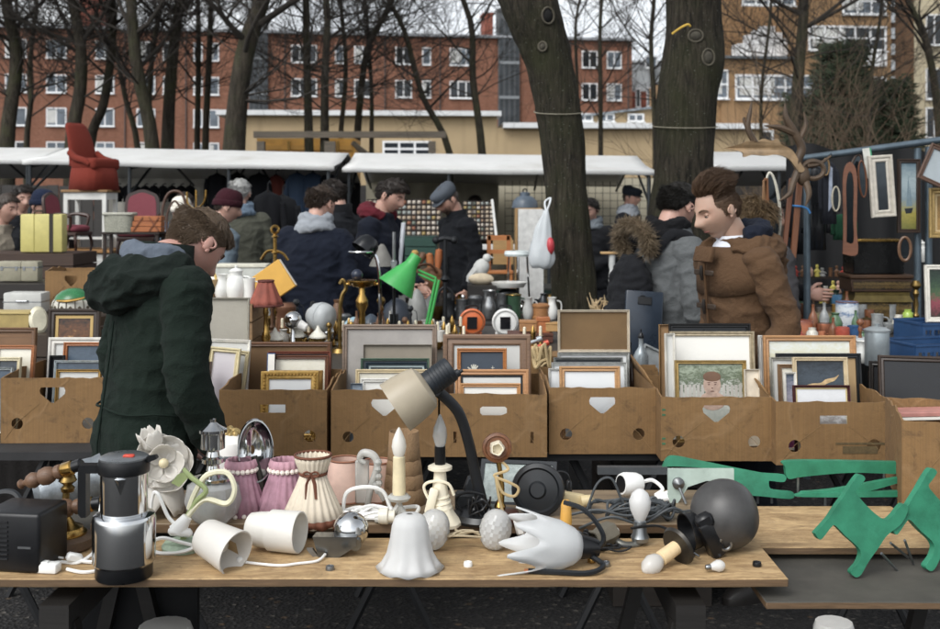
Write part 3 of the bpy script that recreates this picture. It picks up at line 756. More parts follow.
for i, (px, w_, n) in enumerate(cols):
    for j, z in enumerate(rows):
        if px > 250 and j > 2: continue
        if px > 540 and j == 2 and px < 560: continue
        window(fb.o, fb.u(px), z, w_*.083, 1.5, n, 1, (i+j) % 3 == 0)
# set back wing at its right end
f2 = facade('brick_wing', 'lower brick wing with grey upper storey between the flats and the right trunk', 'building', 632, 103, 4)
L2 = f2.u(735)
b = MB(); b.box((L2/2, 3, 5.9), (L2, 6, 11.8)); b.build('wall', brick_mat('wing_brick', '9c4f3a', '84402e', '8c6a58'), f2.o)
b = MB(); b.box((L2*.16, 3.2, 13.2), (L2*.3, 5, 2.8)); b.box((L2*.16, 3.2, 14.7), (L2*.32, 5.4, .2)); b.build('penthouse', M('a3a8aa', .7, 0, .15, 1), f2.o)
for px, py, w_, h_ in ((638, 98, 5, 19), (653, 97, 13, 19), (651, 62, 12, 12)):
    window(f2.o, f2.u(px), f2.z(px, py), w_*.094, h_*.094, 1 if w_ < 9 else 2)
# low beige hall
f3 = facade('low_hall', 'long single storey beige hall with white roof edge below the brick flats', 'building', 225, 58, 3)
um = f3.u(497); L3 = f3.u(760); z1, z2 = f3.z(400, 116), f3.z(600, 128)
BEI = render_mat('beige_render', 'a8916a'); b = MB()
b.box((um/2, 6, z1/2), (um, 12, z1)); b.box(((um+L3)/2, 6.02, z2/2), (L3-um, 12, z2)); b.build('wall', BEI, f3.o)
b = MB(); b.box((um/2-.1, 5.8, z1+.12), (um+.6, 12.6, .26)); b.box(((um+L3)/2+.3, 5.8, z2+.1), (L3-um, 12.6, .28)); b.build('roof_edge', M('c9cbcb', .6, 0, .1, 2), f3.o)
u0, u1 = f3.u(560), f3.u(662); zz = z2+.26
b = MB(); b.prism([(u0, zz), (u1, zz), (u1, f3.z(662, 106)), (u0, f3.z(560, 119))], 5, y0=1.2); b.build('raised_roof', BEI, f3.o)
b = MB(); b.prism([(u0-.3, f3.z(560, 119)), (u1+.2, f3.z(662, 106)), (u1+.2, f3.z(662, 104)), (u0-.3, f3.z(560, 117))], 5.6, y0=.9); b.build('raised_roof_edge', M('7d858b', .6, 0, .1, 2), f3.o)
window(f3.o, f3.u(407), f3.z(407, 149), 2.6, .85, 3, 2)
window(f3.o, f3.u(305), f3.z(305, 152), 1.6, .9, 2, 1)
for px in (588, 610, 640): window(f3.o, f3.u(px), zz+.38, .9, .45, 2, 1, y=1.1 if px > 565 else 0)
# ochre block on the right
f4 = facade('ochre_apartment_block', 'ochre rendered block of flats with wide white window bands on the right', 'building', 722, 60, 5)
L4 = f4.u(891); OCH = render_mat('ochre_render', '8a6a44', .2)
u5 = f4.u(797); zt = f4.z(760, 59)
b = MB(); b.box((u5/2, 4.5, zt/2), (u5, 9, zt)); b.box(((u5+L4)/2, 4.5, 9.5), (L4-u5, 9, 19)); b.box((u5/2, 7, 9.5), (u5-.01, 3.9, 19))
b.box((-.9, 4.5, f4.z(712, 72)/2), (1.8, 8.6, f4.z(712, 72))); b.build('wall', OCH, f4.o)
b = MB(); b.box((L4+.75, 4.8, 9.5), (1.45, 9, 18.9)); b.build('stair_wing', render_mat('dark_brown_render', '5c4128'), f4.o)
b = MB()
for k in range(9): b.box((L4+.2, .24, 5.5+k*.9), (.25, .1, .6))
b.build('stair_light_strip', M('b8bdc0', .4, 0, .1), f4.o)
b = MB(); b.box((u5/2-.1, -.05, zt+.06), (u5+.3, .5, .14)); b.build('terrace_coping', M('565c60', .6, 0, .1), f4.o)
def band(px0, px1, y0, y1, n, rows=2):
    a, c = f4.u(px0), f4.u(px1); zt, zb = f4.z((px0+px1)/2, y0), f4.z((px0+px1)/2, y1)
    window(f4.o, (a+c)/2, (zt+zb)/2, c-a, zt-zb, n, rows, True)
band(808, 886, 26, 51, 5); band(842, 886, -12, 15, 3); band(735, 818, 75, 100, 5); band(703, 773, 130, 156, 4); band(872, 884, 77, 93, 1); band(716, 728, 70, 99, 1); band(842, 886, 78, 100, 3); band(842, 886, 130, 156, 3); band(742, 795, -22, 6, 4)
b = MB(); a, c = f4.u(841), f4.u(886); b.box(((a+c)/2, -.06, (f4.z(860, 51)+f4.z(860, 67))/2), (c-a, .1, f4.z(860, 51)-f4.z(860, 67)-.06)); b.build('balcony_panel', WINW, f4.o)
b = MB(); random.seed(3)
for i in range(7):
    x = f4.u(750)+(f4.u(796)-f4.u(750))*i/6; hh = 1.0+.9*sin(i*.45)+rn(-.1, .2); b.box((x, 1.6, zt+.06+hh/2), (.38, .5, hh))
b.box((f4.u(752), 1.5, zt+.5), (1.1, .6, .9)); b.build('terrace_screen', WINW, f4.o)
f6 = facade('cream_apartment_block', 'cream block of flats at the right edge behind the bare branches', 'building', 912, 78, 0)
b = MB(); b.box((8, 5, 10), (16, 10, 20)); b.build('wall', render_mat('cream_render', 'b3a687'), f6.o)
for px, py in ((934, 30), (934, 84), (934, 123), (975, 30), (975, 84), (975, 123)): window(f6.o, f6.u(px), f6.z(px, py), 1.2, 2.2, 2, 1)

# yellow site container and timber pergola behind the stalls
t = thing('shipping_container', 'yellow steel container behind the pergola beam', 'container', W(306, 160, 24)*V((1, 1, 0)) if False else ((306-CX)*24/F, 24, 0))
b = MB(); w_ = 98*24/F; zt = H+(HY-138)*24/F; b.box((0, .6, zt/2), (w_, 1.2, zt-.02)); b.build('body', M('d69a1e', .5, 0, .12, 4, dirt='a87618'), t)
b = MB()
for k in range(12): b.box((0, -.03, .2+k*(zt-.3)/11.5), (w_-.1, .05, .1))
b.build('rib', M('c98f1b', .5, 0, .12, 4), t)
b = MB()
for x in (-w_*.17, w_*.33): b.box((x, -.07, zt/2), (.05, .04, zt*.95))
b.build('lock_bar', M('8f6b1c', .4, .4, .1), t)
t = thing('timber_pergola', 'weathered timber pergola with square posts in front of the yellow container', 'pergola', ((350-CX)*21/F, 21, 0))
PW = wood('6d6252', .4, 5); u = 21/F; zt = H+(HY-131)*u
b = MB(); b.box((0, 0, zt-.07), (192*u, .14, .12)); b.build('beam', PW, t)
for px in (261, 330, 432): b = MB(); b.box(((px-350)*u, .02, (zt-.2)/2), (.2 if px == 330 else .14, .16, zt-.2)); b.build('post', PW, t)
b = MB(); b.tube([((352-350)*u, .05, zt-.22), ((378-350)*u, .3, zt-.62)], .05, 6); b.tube([((372-350)*u, .05, zt-.62), ((352-350)*u, .3, zt-.22)], .05, 6); b.build('brace', PW, t)

# ------------------------------------------------------------------ trees
def bark(name, c1, c2, moss, s=1.0):
    m, nt, b = nodes_for(name); tc = N(nt, 'ShaderNodeTexCoord'); v = tc.outputs['Object']
    w1 = noi(nt, stretch(nt, v, (26*s, 26*s, 3.2*s)), 1.6, 7, .7, .6); n2 = noi(nt, v, 2.2, 5, .6)
    col = mix(nt, ramp(nt, w1, [(.36, (0, 0, 0, 1)), (.64, (1, 1, 1, 1))]), lin(c1), lin(c2))
    col = mix(nt, ramp(nt, n2, [(.45, (0, 0, 0, 1)), (.68, (.75, .75, .75, 1))]), col, lin(moss))
    sp = ramp(nt, noi(nt, v, 70, 3, .6), [(.66, (0, 0, 0, 1)), (.72, (.7, .7, .7, 1))])
    col = mix(nt, sp, col, lin('8d9082'))
    nt.links.new(col, b.inputs['Base Color']); b.inputs['Roughness'].default_value = .95; b.inputs['Specular IOR Level'].default_value = .2; bump(nt, b, w1, 1.0, .035); return m
BARK = bark('tree_bark', '171512', '453f33', '33351f'); TWIG = M('2f2a24', .9, 0, .3, 6); TWIGL = M('5a4a38', .9, 0, .25, 6); BARKT = bark('thin_bark', '26231e', '4a4338', '41432a', .6)
def grow(mb, p, dr, ln, r, lvl, rnd, k=1.0):
    n = 5 if lvl < 2 else 4; pts = [p.copy()]; q = p.copy(); d = dr.copy(); rr = []
    for i in range(n):
        d = (d+V((rnd.gauss(0, .17), rnd.gauss(0, .17), rnd.gauss(.07, .12)))).normalized(); q = q+d*(ln/n); pts.append(q.copy())
    rr = [r*(1-.72*i/n) for i in range(n+1)]
    mb.tube(pts, rr, (6, 5, 4, 3)[min(3, lvl)], False)
    if lvl >= 3: return
    nk = (6, 6, 5)[lvl]; nk = max(2, int(nk*k+rnd.random()))
    for j in range(nk):
        t = rnd.uniform(.25, 1); i = min(n-1, int(t*n)); f = t*n-i; b0 = pts[i].lerp(pts[i+1], f)
        ax = (pts[i+1]-pts[i]).normalized(); s = ax.orthogonal().normalized(); s.rotate(Matrix.Rotation(rnd.uniform(0, 2*pi), 3, ax))
        nd = (ax*rnd.uniform(.5, 1)+s*rnd.uniform(.5, .95)+V((0, 0, .15))).normalized()
        grow(mb, b0, nd, ln*rnd.uniform(.4, .72), max(.0045, r*(1-.7*t)*.6), lvl+1, rnd, k)
def tree(label, d, pts, rpx, seed, limbs=7, zlo=.35, top=None, k=1.0, name='bare_tree', group='bare trees behind the stalls', limbl=2.6):
    rnd = random.Random(seed); u = d/F
    px0 = pts[-1][0]; P = [V(((px-CX)*u, d+rnd.uniform(-.2, .2)*(i > 0), H-(py-HY)*u)) for i, (px, py) in enumerate(pts)][::-1]
    base = V((P[0].x+(P[0].x-P[1].x)*.3, d, 0)); P = [base]+P
    dz = P[-1]-P[-2]; dz.normalize(); P.append(P[-1]+dz*1.2+V((rnd.gauss(0, .2), rnd.gauss(0, .2), .3))); P.append(P[-1]+V((rnd.gauss(0, .4), rnd.gauss(0, .4), 1.6)))
    P = [p-base for p in P]; P = smoothpath(P, 4); L = len(P)
    rad = [rpx*u*(1.25-.25*min(1, i/6))*(1-.6*(i/(L-1))**1.6) for i in range(L)]
    t = thing(name, label, 'tree', base, 0, group)
    m = MB(); m.tube(P, rad, 10); m.build('trunk', BARKT, t, sharp=0)
    c = MB()
    for j in range(limbs):
        f = rnd.uniform(zlo, 1); i = min(L-2, int(f*(L-1))); a = rnd.uniform(0, 2*pi)
        dr = V((cos(a), sin(a)*.8, rnd.uniform(.35, 1.1))).normalized()
        grow(c, P[i], dr, limbl*rnd.uniform(.6, 1.2)*(1.25-.5*f), max(.012, rad[i]*rnd.uniform(.22, .45)), 1 if rpx < 5 else 0, rnd, k)
    grow(c, P[-1], V((0, 0, 1)), limbl, rad[-1]*.8, 0, rnd, k)
    for j in range(30 if rpx > 4 else 20):
        i = rnd.randrange(int(L*.3), L-1); a = rnd.uniform(0, 2*pi)
        grow(c, P[i], V((cos(a), sin(a)*.7, rnd.uniform(-.1, 1))).normalized(), rnd.uniform(1.1, 2.8), rnd.uniform(.010, .022), 1, rnd, 1.1)
    c.build('crown', TWIG, t, sharp=0); return t
TL = [
 (20, [(6, 0), (13, 60), (11, 148)], 7.5, 8, 'thick dark trunk at the far left above the white canopy'),
 (24, [(30, 60), (33, 100), (29, 148)], 3, 5, 'thin forked trunk between the two leftmost thick trunks'),
 (20, [(72, 0), (84, 45), (82, 90), (74, 148)], 7, 9, 'dark trunk rising behind the red armchair'),
 (21, [(112, 0), (110, 50), (106, 105), (90, 148)], 5, 7, 'trunk curving left at its foot right of the armchair'),
 (19, [(131, 0), (137, 70), (150, 148)], 7, 8, 'thick trunk leaning left above the left canopy'),
 (26, [(118, 60), (126, 100), (140, 150)], 3, 5, 'slim leaning trunk with a low fork left of the thick trunk'),
 (22, [(180, 0), (172, 70), (167, 150)], 6.5, 8, 'straight mossy trunk over the middle of the left canopy'),
 (25, [(160, 10), (152, 60), (148, 150)], 3, 6, 'thin upright trunk tucked beside the straight mossy one'),
 (24, [(198, 0), (200, 70), (196, 150)], 3, 6, 'thin pole like trunk left of the broad grey tree'),
 (25, [(211, 0), (209, 70), (207, 150)], 3.5, 6, 'slender dark trunk touching the broad grey tree'),
 (17, [(262, 0), (245, 60), (233, 152)], 11, 9, 'broad grey trunk forking over the left canopy'),
 (23, [(306, 0), (307, 70), (310, 150)], 4.5, 7, 'dark upright trunk in front of the yellow container'),
 (21, [(326, 0), (326, 80), (324, 150)], 4.5, 6, 'straight dark trunk at the pergola post'),
 (25, [(340, 0), (345, 70), (340, 150)], 2.6, 6, 'thin straight trunk right of the pergola post'),
 (26, [(392, 0), (368, 50), (357, 140)], 3.6, 7, 'slim trunk bending right towards the top above the container'),
 (27, [(369, 45), (371, 100), (372, 150)], 2.4, 4, 'thin pole like tree by the white hall window'),
 (24, [(404, 30), (422, 95), (450, 155)], 3.4, 6, 'thin trunk leaning left in front of the beige hall'),
 (24, [(470, 20), (473, 80), (482, 155)], 4, 7, 'forked young tree left of the big leaning trunk'),
 (28, [(600, 30), (600, 90), (601, 157)], 2.6, 7, 'thin young tree right of the big leaning trunk'),
 (30, [(576, 20), (578, 90), (577, 157)], 2.0, 6, 'very thin sapling close behind the big leaning trunk'),
 (26, [(651, 40), (654, 100), (655, 160)], 3.2, 7, 'thin tree just left of the right trunk'),
 (19, [(804, 0), (800, 60), (797, 150)], 6.5, 9, 'straight pale trunk in front of the ochre flats'),
 (24, [(770, 20), (760, 90), (764, 160)], 2, 6, 'sapling in front of the ochre terrace'),
 (22, [(908, 0), (925, 45), (942, 120)], 4, 8, 'bare tree leaning right at the right edge'),
 (25, [(880, 20), (872, 80), (868, 160)], 2.2, 7, 'thin bare tree against the conifer')]
for i, (d, pts, r, nl, lb) in enumerate(TL): tree(lb, d, pts, r, 40+i, nl+5, .42 if r > 4 else .3, k=1.0, limbl=3.0)

def big_tree(label, d, pts, seed, knots, forks):
    u = d/F; rnd = random.Random(seed); base = V(((pts[0][0]-CX)*u, d, 0))
    P = [V(((px-CX)*u, d+dy, H-(py-HY)*u))-base for px, py, w, dy in pts]; P[0].z = -.05
    rr = [w*u/2 for _, _, w, _ in pts]
    Q = smoothpath(P, 12); RR = [v.x for v in smoothpath([(a, 0, 0) for a in rr], 12)]
    t = thing('big_tree', label, 'tree', base, 0, 'big tree trunks in the market')
    m = MB(); m.tube(Q, RR, 48)
    for v in m.bm.verts:
        q = v.co; a = noise.noise(V((q.x*22, q.y*22, q.z*2.2))); b2 = noise.noise(V((q.x*4, q.y*4, q.z*2.2+seed)))
        c = V((min(Q, key=lambda s: abs(s.z-q.z)).x, min(Q, key=lambda s: abs(s.z-q.z)).y, q.z)); o = (q-c)
        if o.length > 1e-4: v.co = q+o.normalized()*(.013*a+.022*b2)
    m.build('trunk', BARK, t, sharp=0)
    for (px, py, w, hh, hollow) in knots:
        k = MB(); c = W(px, py, d)-base; i = min(range(len(Q)), key=lambda j: abs(Q[j].z-c.z)); c.y = Q[i].y-RR[i]*.93
        dx = (c.x-Q[i].x)/RR[i]; dx = clamp(dx, -.9, .9); c.y = Q[i].y-RR[i]*sqrt(1-dx*dx)*.98; rot = Matrix.Rotation(math.asin(dx), 4, 'Z')
        mm = Matrix.Translation(c) @ rot
        k.torus((0, -.004, 0), w*u*.5, .008, 20, 8, mm, 'Y', hh/w)
        k.mi = 1; k.ball((0, .012, 0), (w*u*.46, .03, hh*u*.46), 14, mm)
        k.build('knot', [M('4e493c', .9, 0, .3, 30, .4), M('0c0b0a', .9) if hollow else M('3f3b31', .9, 0, .35, 30, .4)], t)
    c = MB()
    for (i, dr, ln, r) in forks: grow(c, P[i], V(dr).normalized(), ln, r, 0, rnd, 1.1)
    c.build('crown', TWIG, t, sharp=0); return t, base, Q, RR
bt = big_tree('big mossy trunk leaning left, with a round hollow knot near the top', 8.2, [(582, 420, 56, 0), (576, 308, 47, 0), (568, 215, 43, 0), (561, 130, 44, 0), (549, 65, 47, 0), (532, 12, 56, 0), (512, -45, 56, .1), (490, -130, 48, .3), (478, -260, 40, .6), (470, -420, 30, .9), (470, -560, 18, 1.1)], 5,
    [(546, 20, 13, 16, True), (541, 50, 8, 9, False)], [(8, (.6, .5, 1), 2.2, .07), (9, (-.8, .2, .9), 2.4, .07), (10, (.3, -.3, 1), 2.4, .06), (7, (.9, .4, .6), 2.4, .07)])
bt2 = big_tree('big upright dark trunk with cut branch knots behind the man in grey', 8.6, [(672, 430, 78, 0), (676, 300, 70, 0), (683, 200, 62, 0), (684, 140, 60, 0), (688, 90, 60, 0), (693, 60, 61, 0), (694, 20, 54, 0), (694, -60, 52, 0), (698, -200, 44, .1), (700, -380, 34, .2), (700, -560, 18, .2)], 9,
    [(702, 61, 13, 16, False), (690, 40, 14, 12, False)], [(8, (-.7, .3, .9), 2.2, .07), (9, (.8, .4, .9), 2.4, .07), (10, (.1, -.3, 1), 2.4, .06), (7, (.9, .2, .5), 2.6, .07)])
def band_on(bt, py, r, label, cat, name, mt, d, sag=.03):
    t, base, Q, RR = bt; z = H-(py-HY)*d/F; i = min(range(len(Q)), key=lambda j: abs(Q[j].z-z)); c = Q[i]+base; n = 32
    m = MB(); m.tube([V((cos(2*pi*j/n)*(RR[i]+.016), sin(2*pi*j/n)*(RR[i]+.016), -sag*sin(2*pi*j/n)*-1)) for j in range(n)], r, 5, loop=True)
    o = m.build(name, mt, None, loc=c); tag(o, label, cat)
band_on(bt, 112, .0035, 'pale string tied round the leaning trunk', 'string', 'string', M('8d8774', .9), 8.2)
band_on(bt2, 128, .0035, 'pale string tied round the upright dark trunk', 'string', 'string', M('8d8774', .9), 8.6)
o = tag(thing('rope', 'short yellow rope end tied high on the upright dark trunk', None, W(681, 29, 8.31)), None, 'rope'); m = MB(8.3/F); m.tube([(-9, 0, -5), (-2, -2, 0), (6, -3, 4), (9, -2, 2)], 1.1, 6, smooth=3); m.build('strand', M('c9a21f', .8), o)

# conifer: cone of drooping needle sprays
def conifer(label, px, d, w, ytop, seed, n=3200):
    u = d/F; rnd = random.Random(seed); hz = H-(ytop-HY)*u; rw = w*u/2
    t = thing('conifer', label, 'tree', ((px-CX)*u, d, 0), 0)
    m = MB(); m.tube([(0, 0, 0), (0, 0, hz*.95)], [.16, .02], 8); m.build('trunk', BARKT, t)
    c = MB()
    for i in range(n):
        f = rnd.random()**.9; a = rnd.uniform(0, 2*pi); z = .4+f*(hz-.45); rm = rw*(1-f**1.4)*(.75+.35*noise.noise(V((cos(a)*2, sin(a)*2, z*1.3+seed))))+.1
        r0 = rm*rnd.uniform(.45, 1); p = V((cos(a)*r0, sin(a)*r0, z)); o = V((cos(a), sin(a), rnd.uniform(-.1, .7))).normalized()
        ln = rnd.uniform(.35, .8); s = o.cross(V((0, 0, 1))).normalized()
        for k in range(5):
            q = p+o*ln*k/5; 
            for sg in (-1, 1):
                e = q+(o*.7+s*sg*.6+V((0, 0, rnd.uniform(-.2, .3))))*ln*.35; wv = V((0, 0, .045))+s*.02
                c.raw([q-wv*.5, e, q+wv*.9], [(0, 1, 2)])
    m2, nt, b = nodes_for('needles_%d' % seed); tcn = N(nt, 'ShaderNodeTexCoord')
    col = mix(nt, noi(nt, tcn.outputs['Object'], 2.5, 5, .7), lin('10180f'), lin('3a4a2a')); nt.links.new(col, b.inputs['Base Color']); b.inputs['Roughness'].default_value = .8
    c.build('crown', m2, t, sharp=0, calc=False)
conifer('tall dark green conifer in front of the ochre flats', 842, 32, 78, 48, 1)
conifer('shorter dark conifer right of the tall one', 888, 33, 62, 84, 2, 2400)
conifer('small dark conifer left of the tall one behind the pale trunk', 806, 33, 36, 100, 3, 1500)
# dry shrubs behind the right hand pole
for i, (px, yt, d, sd) in enumerate(((815, 95, 17, 3), (850, 70, 17.5, 8), (760, 100, 17, 11), (900, 95, 18, 14))):
    rnd = random.Random(sd); u = d/F; t = thing('dry_shrub', ['leafless arching shrub right of the antlers', 'tall leafless shrub with pale stems by the conifer', 'leafless shrub behind the antlers', 'leafless shrub above the hanging frames'][i], 'shrub', ((px-CX)*u, d, 0), 0)
    m = MB()
    for k in range(9):
        a = rnd.uniform(0, 2*pi); grow(m, V((rnd.uniform(-.2, .2), rnd.uniform(-.2, .2), 0)), V((cos(a)*.35, sin(a)*.35, 1)).normalized(), (H-(yt-HY)*u)*rnd.uniform(.7, 1.05), .022, 1, rnd, .8)
    m.build('stems', TWIGL, t, sharp=0)
# low dark hedge and fence far behind the stalls closes the view under the canopies
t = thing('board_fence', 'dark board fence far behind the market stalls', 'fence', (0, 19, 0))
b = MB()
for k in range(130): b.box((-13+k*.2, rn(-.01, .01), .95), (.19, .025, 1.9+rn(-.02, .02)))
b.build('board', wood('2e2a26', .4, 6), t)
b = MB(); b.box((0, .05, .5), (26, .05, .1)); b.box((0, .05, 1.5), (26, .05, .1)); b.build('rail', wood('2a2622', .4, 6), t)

# ------------------------------------------------------------------ market stalls
TARP = M('d0d0cd', .6, 0, .05, 3, .15, 8, dirt='bdbbb4'); TARPIN = M('b9b6ab', .8, 0, .12, 3); PIPE = M('3c4043', .45, .6, .2)
def stall(label, px0, px1, d, y_f0, y_f1, y_r0, y_r1, dr=1.4, back=True):
    """ridge-roofed stall: front edge rows y_f at its left/right end, ridge rows y_r"""
    x0, x1 = (px0-CX)*d/F, (px1-CX)*d/F
    t = thing('market_stall', label, 'market stall', ((x0+x1)/2, d, 0), 0); xc = (x0+x1)/2
    n = 26; rows = []
    zf = lambda f: H-(lerp(y_f0, y_f1, f)-HY)*d/F; zr = lambda f: H-(lerp(y_r0, y_r1, f)-HY)*(d+dr)/F
    rows = [[], [], [], [], [], []]
    for i in range(n+1):
        f = i/n; x = lerp(x0, x1, f)-xc; sag = .008*sin(f*pi*3)+.006*noise.noise(V((f*9, d, 0)))
        rows[0].append(V((x, 0, zf(f)-.05+sag*.8))); rows[1].append(V((x, .004, zf(f)+sag*.4))); rows[2].append(V((x, dr*.5, (zf(f)+zr(f))/2-.03+sag)))
        rows[3].append(V((x, dr, zr(f)))); rows[4].append(V((x, dr*1.6, zr(f)-.16+sag))); rows[5].append(V((x, dr*2.1, zr(f)-.36)))
    m = MB(); vs = [p for r in rows for p in r]; k = n+1
    m.raw(vs, [(a*k+i, a*k+i+1, (a+1)*k+i+1, (a+1)*k+i) for a in range(5) for i in range(n)])
    o = m.build('canopy', TARP, t, calc=False); md = o.modifiers.new('th', 'SOLIDIFY'); md.thickness = .006
    for f in (0.02, .34, .66, .98):
        x = lerp(x0, x1, f)-xc; m = MB(); m.tube([(x, .05, 0), (x, .05, zf(f)-.03)], .02, 8); m.build('pole', PIPE, t)
        m = MB(); m.tube([(x, .05, zf(f)-.07), (x, dr*.5, (zf(f)+zr(f))/2-.10), (x, dr, zr(f)-.06), (x, dr*2.0, zr(f)-.42)], .016, 6); m.tube([(x, .06, zf(f)-.35), (x, dr*.8, zr(f)-.12)], .016, 6); m.build('rafter', PIPE, t)
    m = MB(); m.tube([(x0-xc, .05, zf(0)-.03), (x1-xc, .05, zf(1)-.03)], .016, 6); m.tube([(x0-xc, dr, zr(0)-.03), (x1-xc, dr, zr(1)-.03)], .016, 6); m.build('ridge_bar', PIPE, t)
    return t, zr(.5)-.36, x1-x0, dr
def backcloth(st, a, b_, z0, z1, mt, label='backcloth'):
    t, z, w_, dr = st; m = MB(); n = 40; vs = []
    for j in range(4):
        for i in range(n+1):
            f = i/n; vs.append(V((lerp(a, b_, f)*w_-w_/2, dr*2.02+.03*sin(f*40)*(.4+.2*j), lerp(z1, z0, j/3))))
    k = n+1; m.raw(vs, [(j*k+i, j*k+i+1, (j+1)*k+i+1, (j+1)*k+i) for j in range(3) for i in range(n)]); m.build(label, mt, t, calc=False)
s1 = stall('left market stall with long white canopy over furniture and hanging clothes', 22, 334, 11.8, 160, 166, 147, 153)
backcloth(s1, .0, .5, .9, s1[1]+.05, TARPIN); backcloth(s1, .5, 1, .2, s1[1]+.02, cloth('2b2a2c'))
s2 = stall('middle market stall with white canopy over the card racks', 342, 656, 12.2, 168, 171, 153, 156)
backcloth(s2, .0, .52, .6, s2[1]+.05, M('9c957f', .85, 0, .15, 3, .2, 9))
s0 = stall('small white canopy cut off by the left edge of the picture', -190, 30, 12.8, 160, 160, 147, 148, 1.1)
s3 = stall('small white canopy behind the antlers on the right', 716, 905, 11, 167, 163, 152, 151, 1.1)
# wire grid panel behind the middle stall
for lb, px0, px1 in (('wire grid fence panel behind the grey lamp shade', 505, 560), ('wire grid fence panel right of the big leaning trunk', 588, 652)):
    d = 14.9; u = d/F; t = thing('wire_grid_panel', lb, 'fence', ((px0+px1)/2*u-CX*u, d, 0)); wd = (px1-px0)*u; m = MB()
    for k in range(int(wd/.1)+1): m.tube([(-wd/2+k*.1, 0, .3), (-wd/2+k*.1, 0, 1.95)], .005, 4, False)
    for k in range(17): m.tube([(-wd/2, .01, .3+k*.103), (wd/2, .01, .3+k*.103)], .005, 4, False)
    m.build('mesh_wire', M('3a3a38', .5, .5), t); m = MB(); m.box((0, .45, 1.05), (wd+.3, .02, 1.8)); m.build('backing_sheet', M('a59d86', .8, 0, .15, 3), t)
# ------------------------------------------------------------------ front table (trestle boards close to the camera)
ZF, ZP, ZR, ZG = .75, .78, .735, .70
def ply_mat():
    m, nt, b = nodes_for('worn_plywood'); v = coords(nt)
    g1 = noi(nt, stretch(nt, v, (2.2, 8, 8)), 3.0, 8, .72, 1.2); g2 = noi(nt, stretch(nt, v, (5, 34, 34)), 5, 5, .75, .8); n3 = noi(nt, v, 4.5, 8, .75, .6); g4 = noi(nt, v, 60, 3, .7)
    col = mix(nt, ramp(nt, g1, [(.36, (0, 0, 0, 1)), (.62, (1, 1, 1, 1))]), lin('8f6f43'), lin('c7a570'))
    col = mix(nt, ramp(nt, g2, [(.48, (0, 0, 0, 1)), (.72, (.6, .6, .6, 1))]), col, lin('745634')); col = mix(nt, ramp(nt, n3, [(.52, (0, 0, 0, 1)), (.70, (.7, .7, .7, 1))]), col, lin('6a5337'))
    col = mix(nt, ramp(nt, n3, [(.30, (.6, .6, .6, 1)), (.42, (0, 0, 0, 1))]), col, lin('cdb58c')); col = mix(nt, ramp(nt, g4, [(.60, (0, 0, 0, 1)), (.70, (.4, .4, .4, 1))]), col, lin('5f482c'))
    nt.links.new(col, b.inputs['Base Color']); b.inputs['Roughness'].default_value = .72; bump(nt, b, g1, .35, .003); return m
PLY = ply_mat(); PLYE = wood('6b5236', .4, 20); GREYB = M('47443d', .8, 0, .3, 6, .3, 60, dirt='3a3833'); OLDPLANK = wood('8a7456', .5, 6)
TRW = wood('1e1b18', .4, 6)
t = thing('trestle_table', 'front trestle table of worn plywood boards covered with lamps', 'table', (0, 2.9, 0))
def board(name, x0, x1, y0, y1, z, th, mt, ed=None):
    b = MB(); b.box(((x0+x1)/2, (y0+y1)/2-2.9, z-th/2), (x1-x0, y1-y0, th), bev=.002)
    for f in b.bm.faces:
        if abs(f.normal.z) < .5: f.material_index = 1
    rnd = random.Random(int(x0*100))
    bmesh.ops.subdivide_edges(b.bm, edges=[e for e in b.bm.edges if e.calc_length() > .5], cuts=40)
    for v in b.bm.verts: v.co.y += .0018*noise.noise(V((v.co.x*22, v.co.z*30, y0)))+(.0015*noise.noise(V((v.co.x*80, v.co.y, 3)))); v.co.z += .0012*noise.noise(V((v.co.x*3, v.co.y*3, z)))
    b.build(name, [mt, ed or PLYE], t)
board('plywood_board', -1.75, .757, 2.615, 2.93, ZF, .02, PLY)
board('rear_plank', -1.02, .72, 2.955, 3.30, ZP, .026, OLDPLANK)
board('plywood_board', .725, 1.26, 2.90, 3.29, ZR, .019, PLY)
board('grey_board', .70, 1.9, 2.60, 3.0, ZG, .018, GREYB)
board('under_board', -1.75, 1.25, 2.95, 3.32, .712, .02, GREYB)
for x in (-.98, .52, 1.35):
    b = MB()
    b.box((x, 0, .66), (.07, .62, .07))
    for s in (-1, 1):
        for q in (-1, 1): b.tube([(x+q*.02, s*.26, .64), (x+q*.17, s*.28, 0)], .026, 4)
        b.box((x, s*.27, .25), (.26, .02, .05))
    b.build('trestle', TRW, t)
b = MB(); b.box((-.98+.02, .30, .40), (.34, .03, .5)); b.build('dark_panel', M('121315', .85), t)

# -- cables
def cable(b, pts, r=1.6, n=6): b.tube(pts, r, n, smooth=6)
def coil(cx, cy, z, rx, ry, turns, rnd, zj=6, k=9, drift=.5):
    pts = []; n = int(turns*k)
    for i in range(n):
        a = 2*pi*i/k+rnd.uniform(-.15, .15); f = rnd.uniform(.7, 1.1)
        pts.append((cx+cos(a)*rx*f+drift*(i-n/2), cy+sin(a)*ry*f, z+rnd.uniform(0, zj)))
    return pts

# radio
t, u = T('portable_radio', 'black plastic radio box cut off at the left end of the plywood', 'radio', 8, 574, ZF, rot=(0, 0, R(-8)))
b = MB(u); b.box((0, 32, 30), (64, 58, 60), bev=4, seg=3); b.build('case', M('101114', .4, 0, .2), t)
b = MB(u)
for i in range(9): b.box((-14, 2.4, 14+i*4.6), (24, 1.4, 1.6))
b.build('speaker_grille', M('1d1e21', .5), t)
b = MB(u); b.box((16, 2.6, 26), (14, 1, 2)); b.build('trim_strip', STEEL, t)
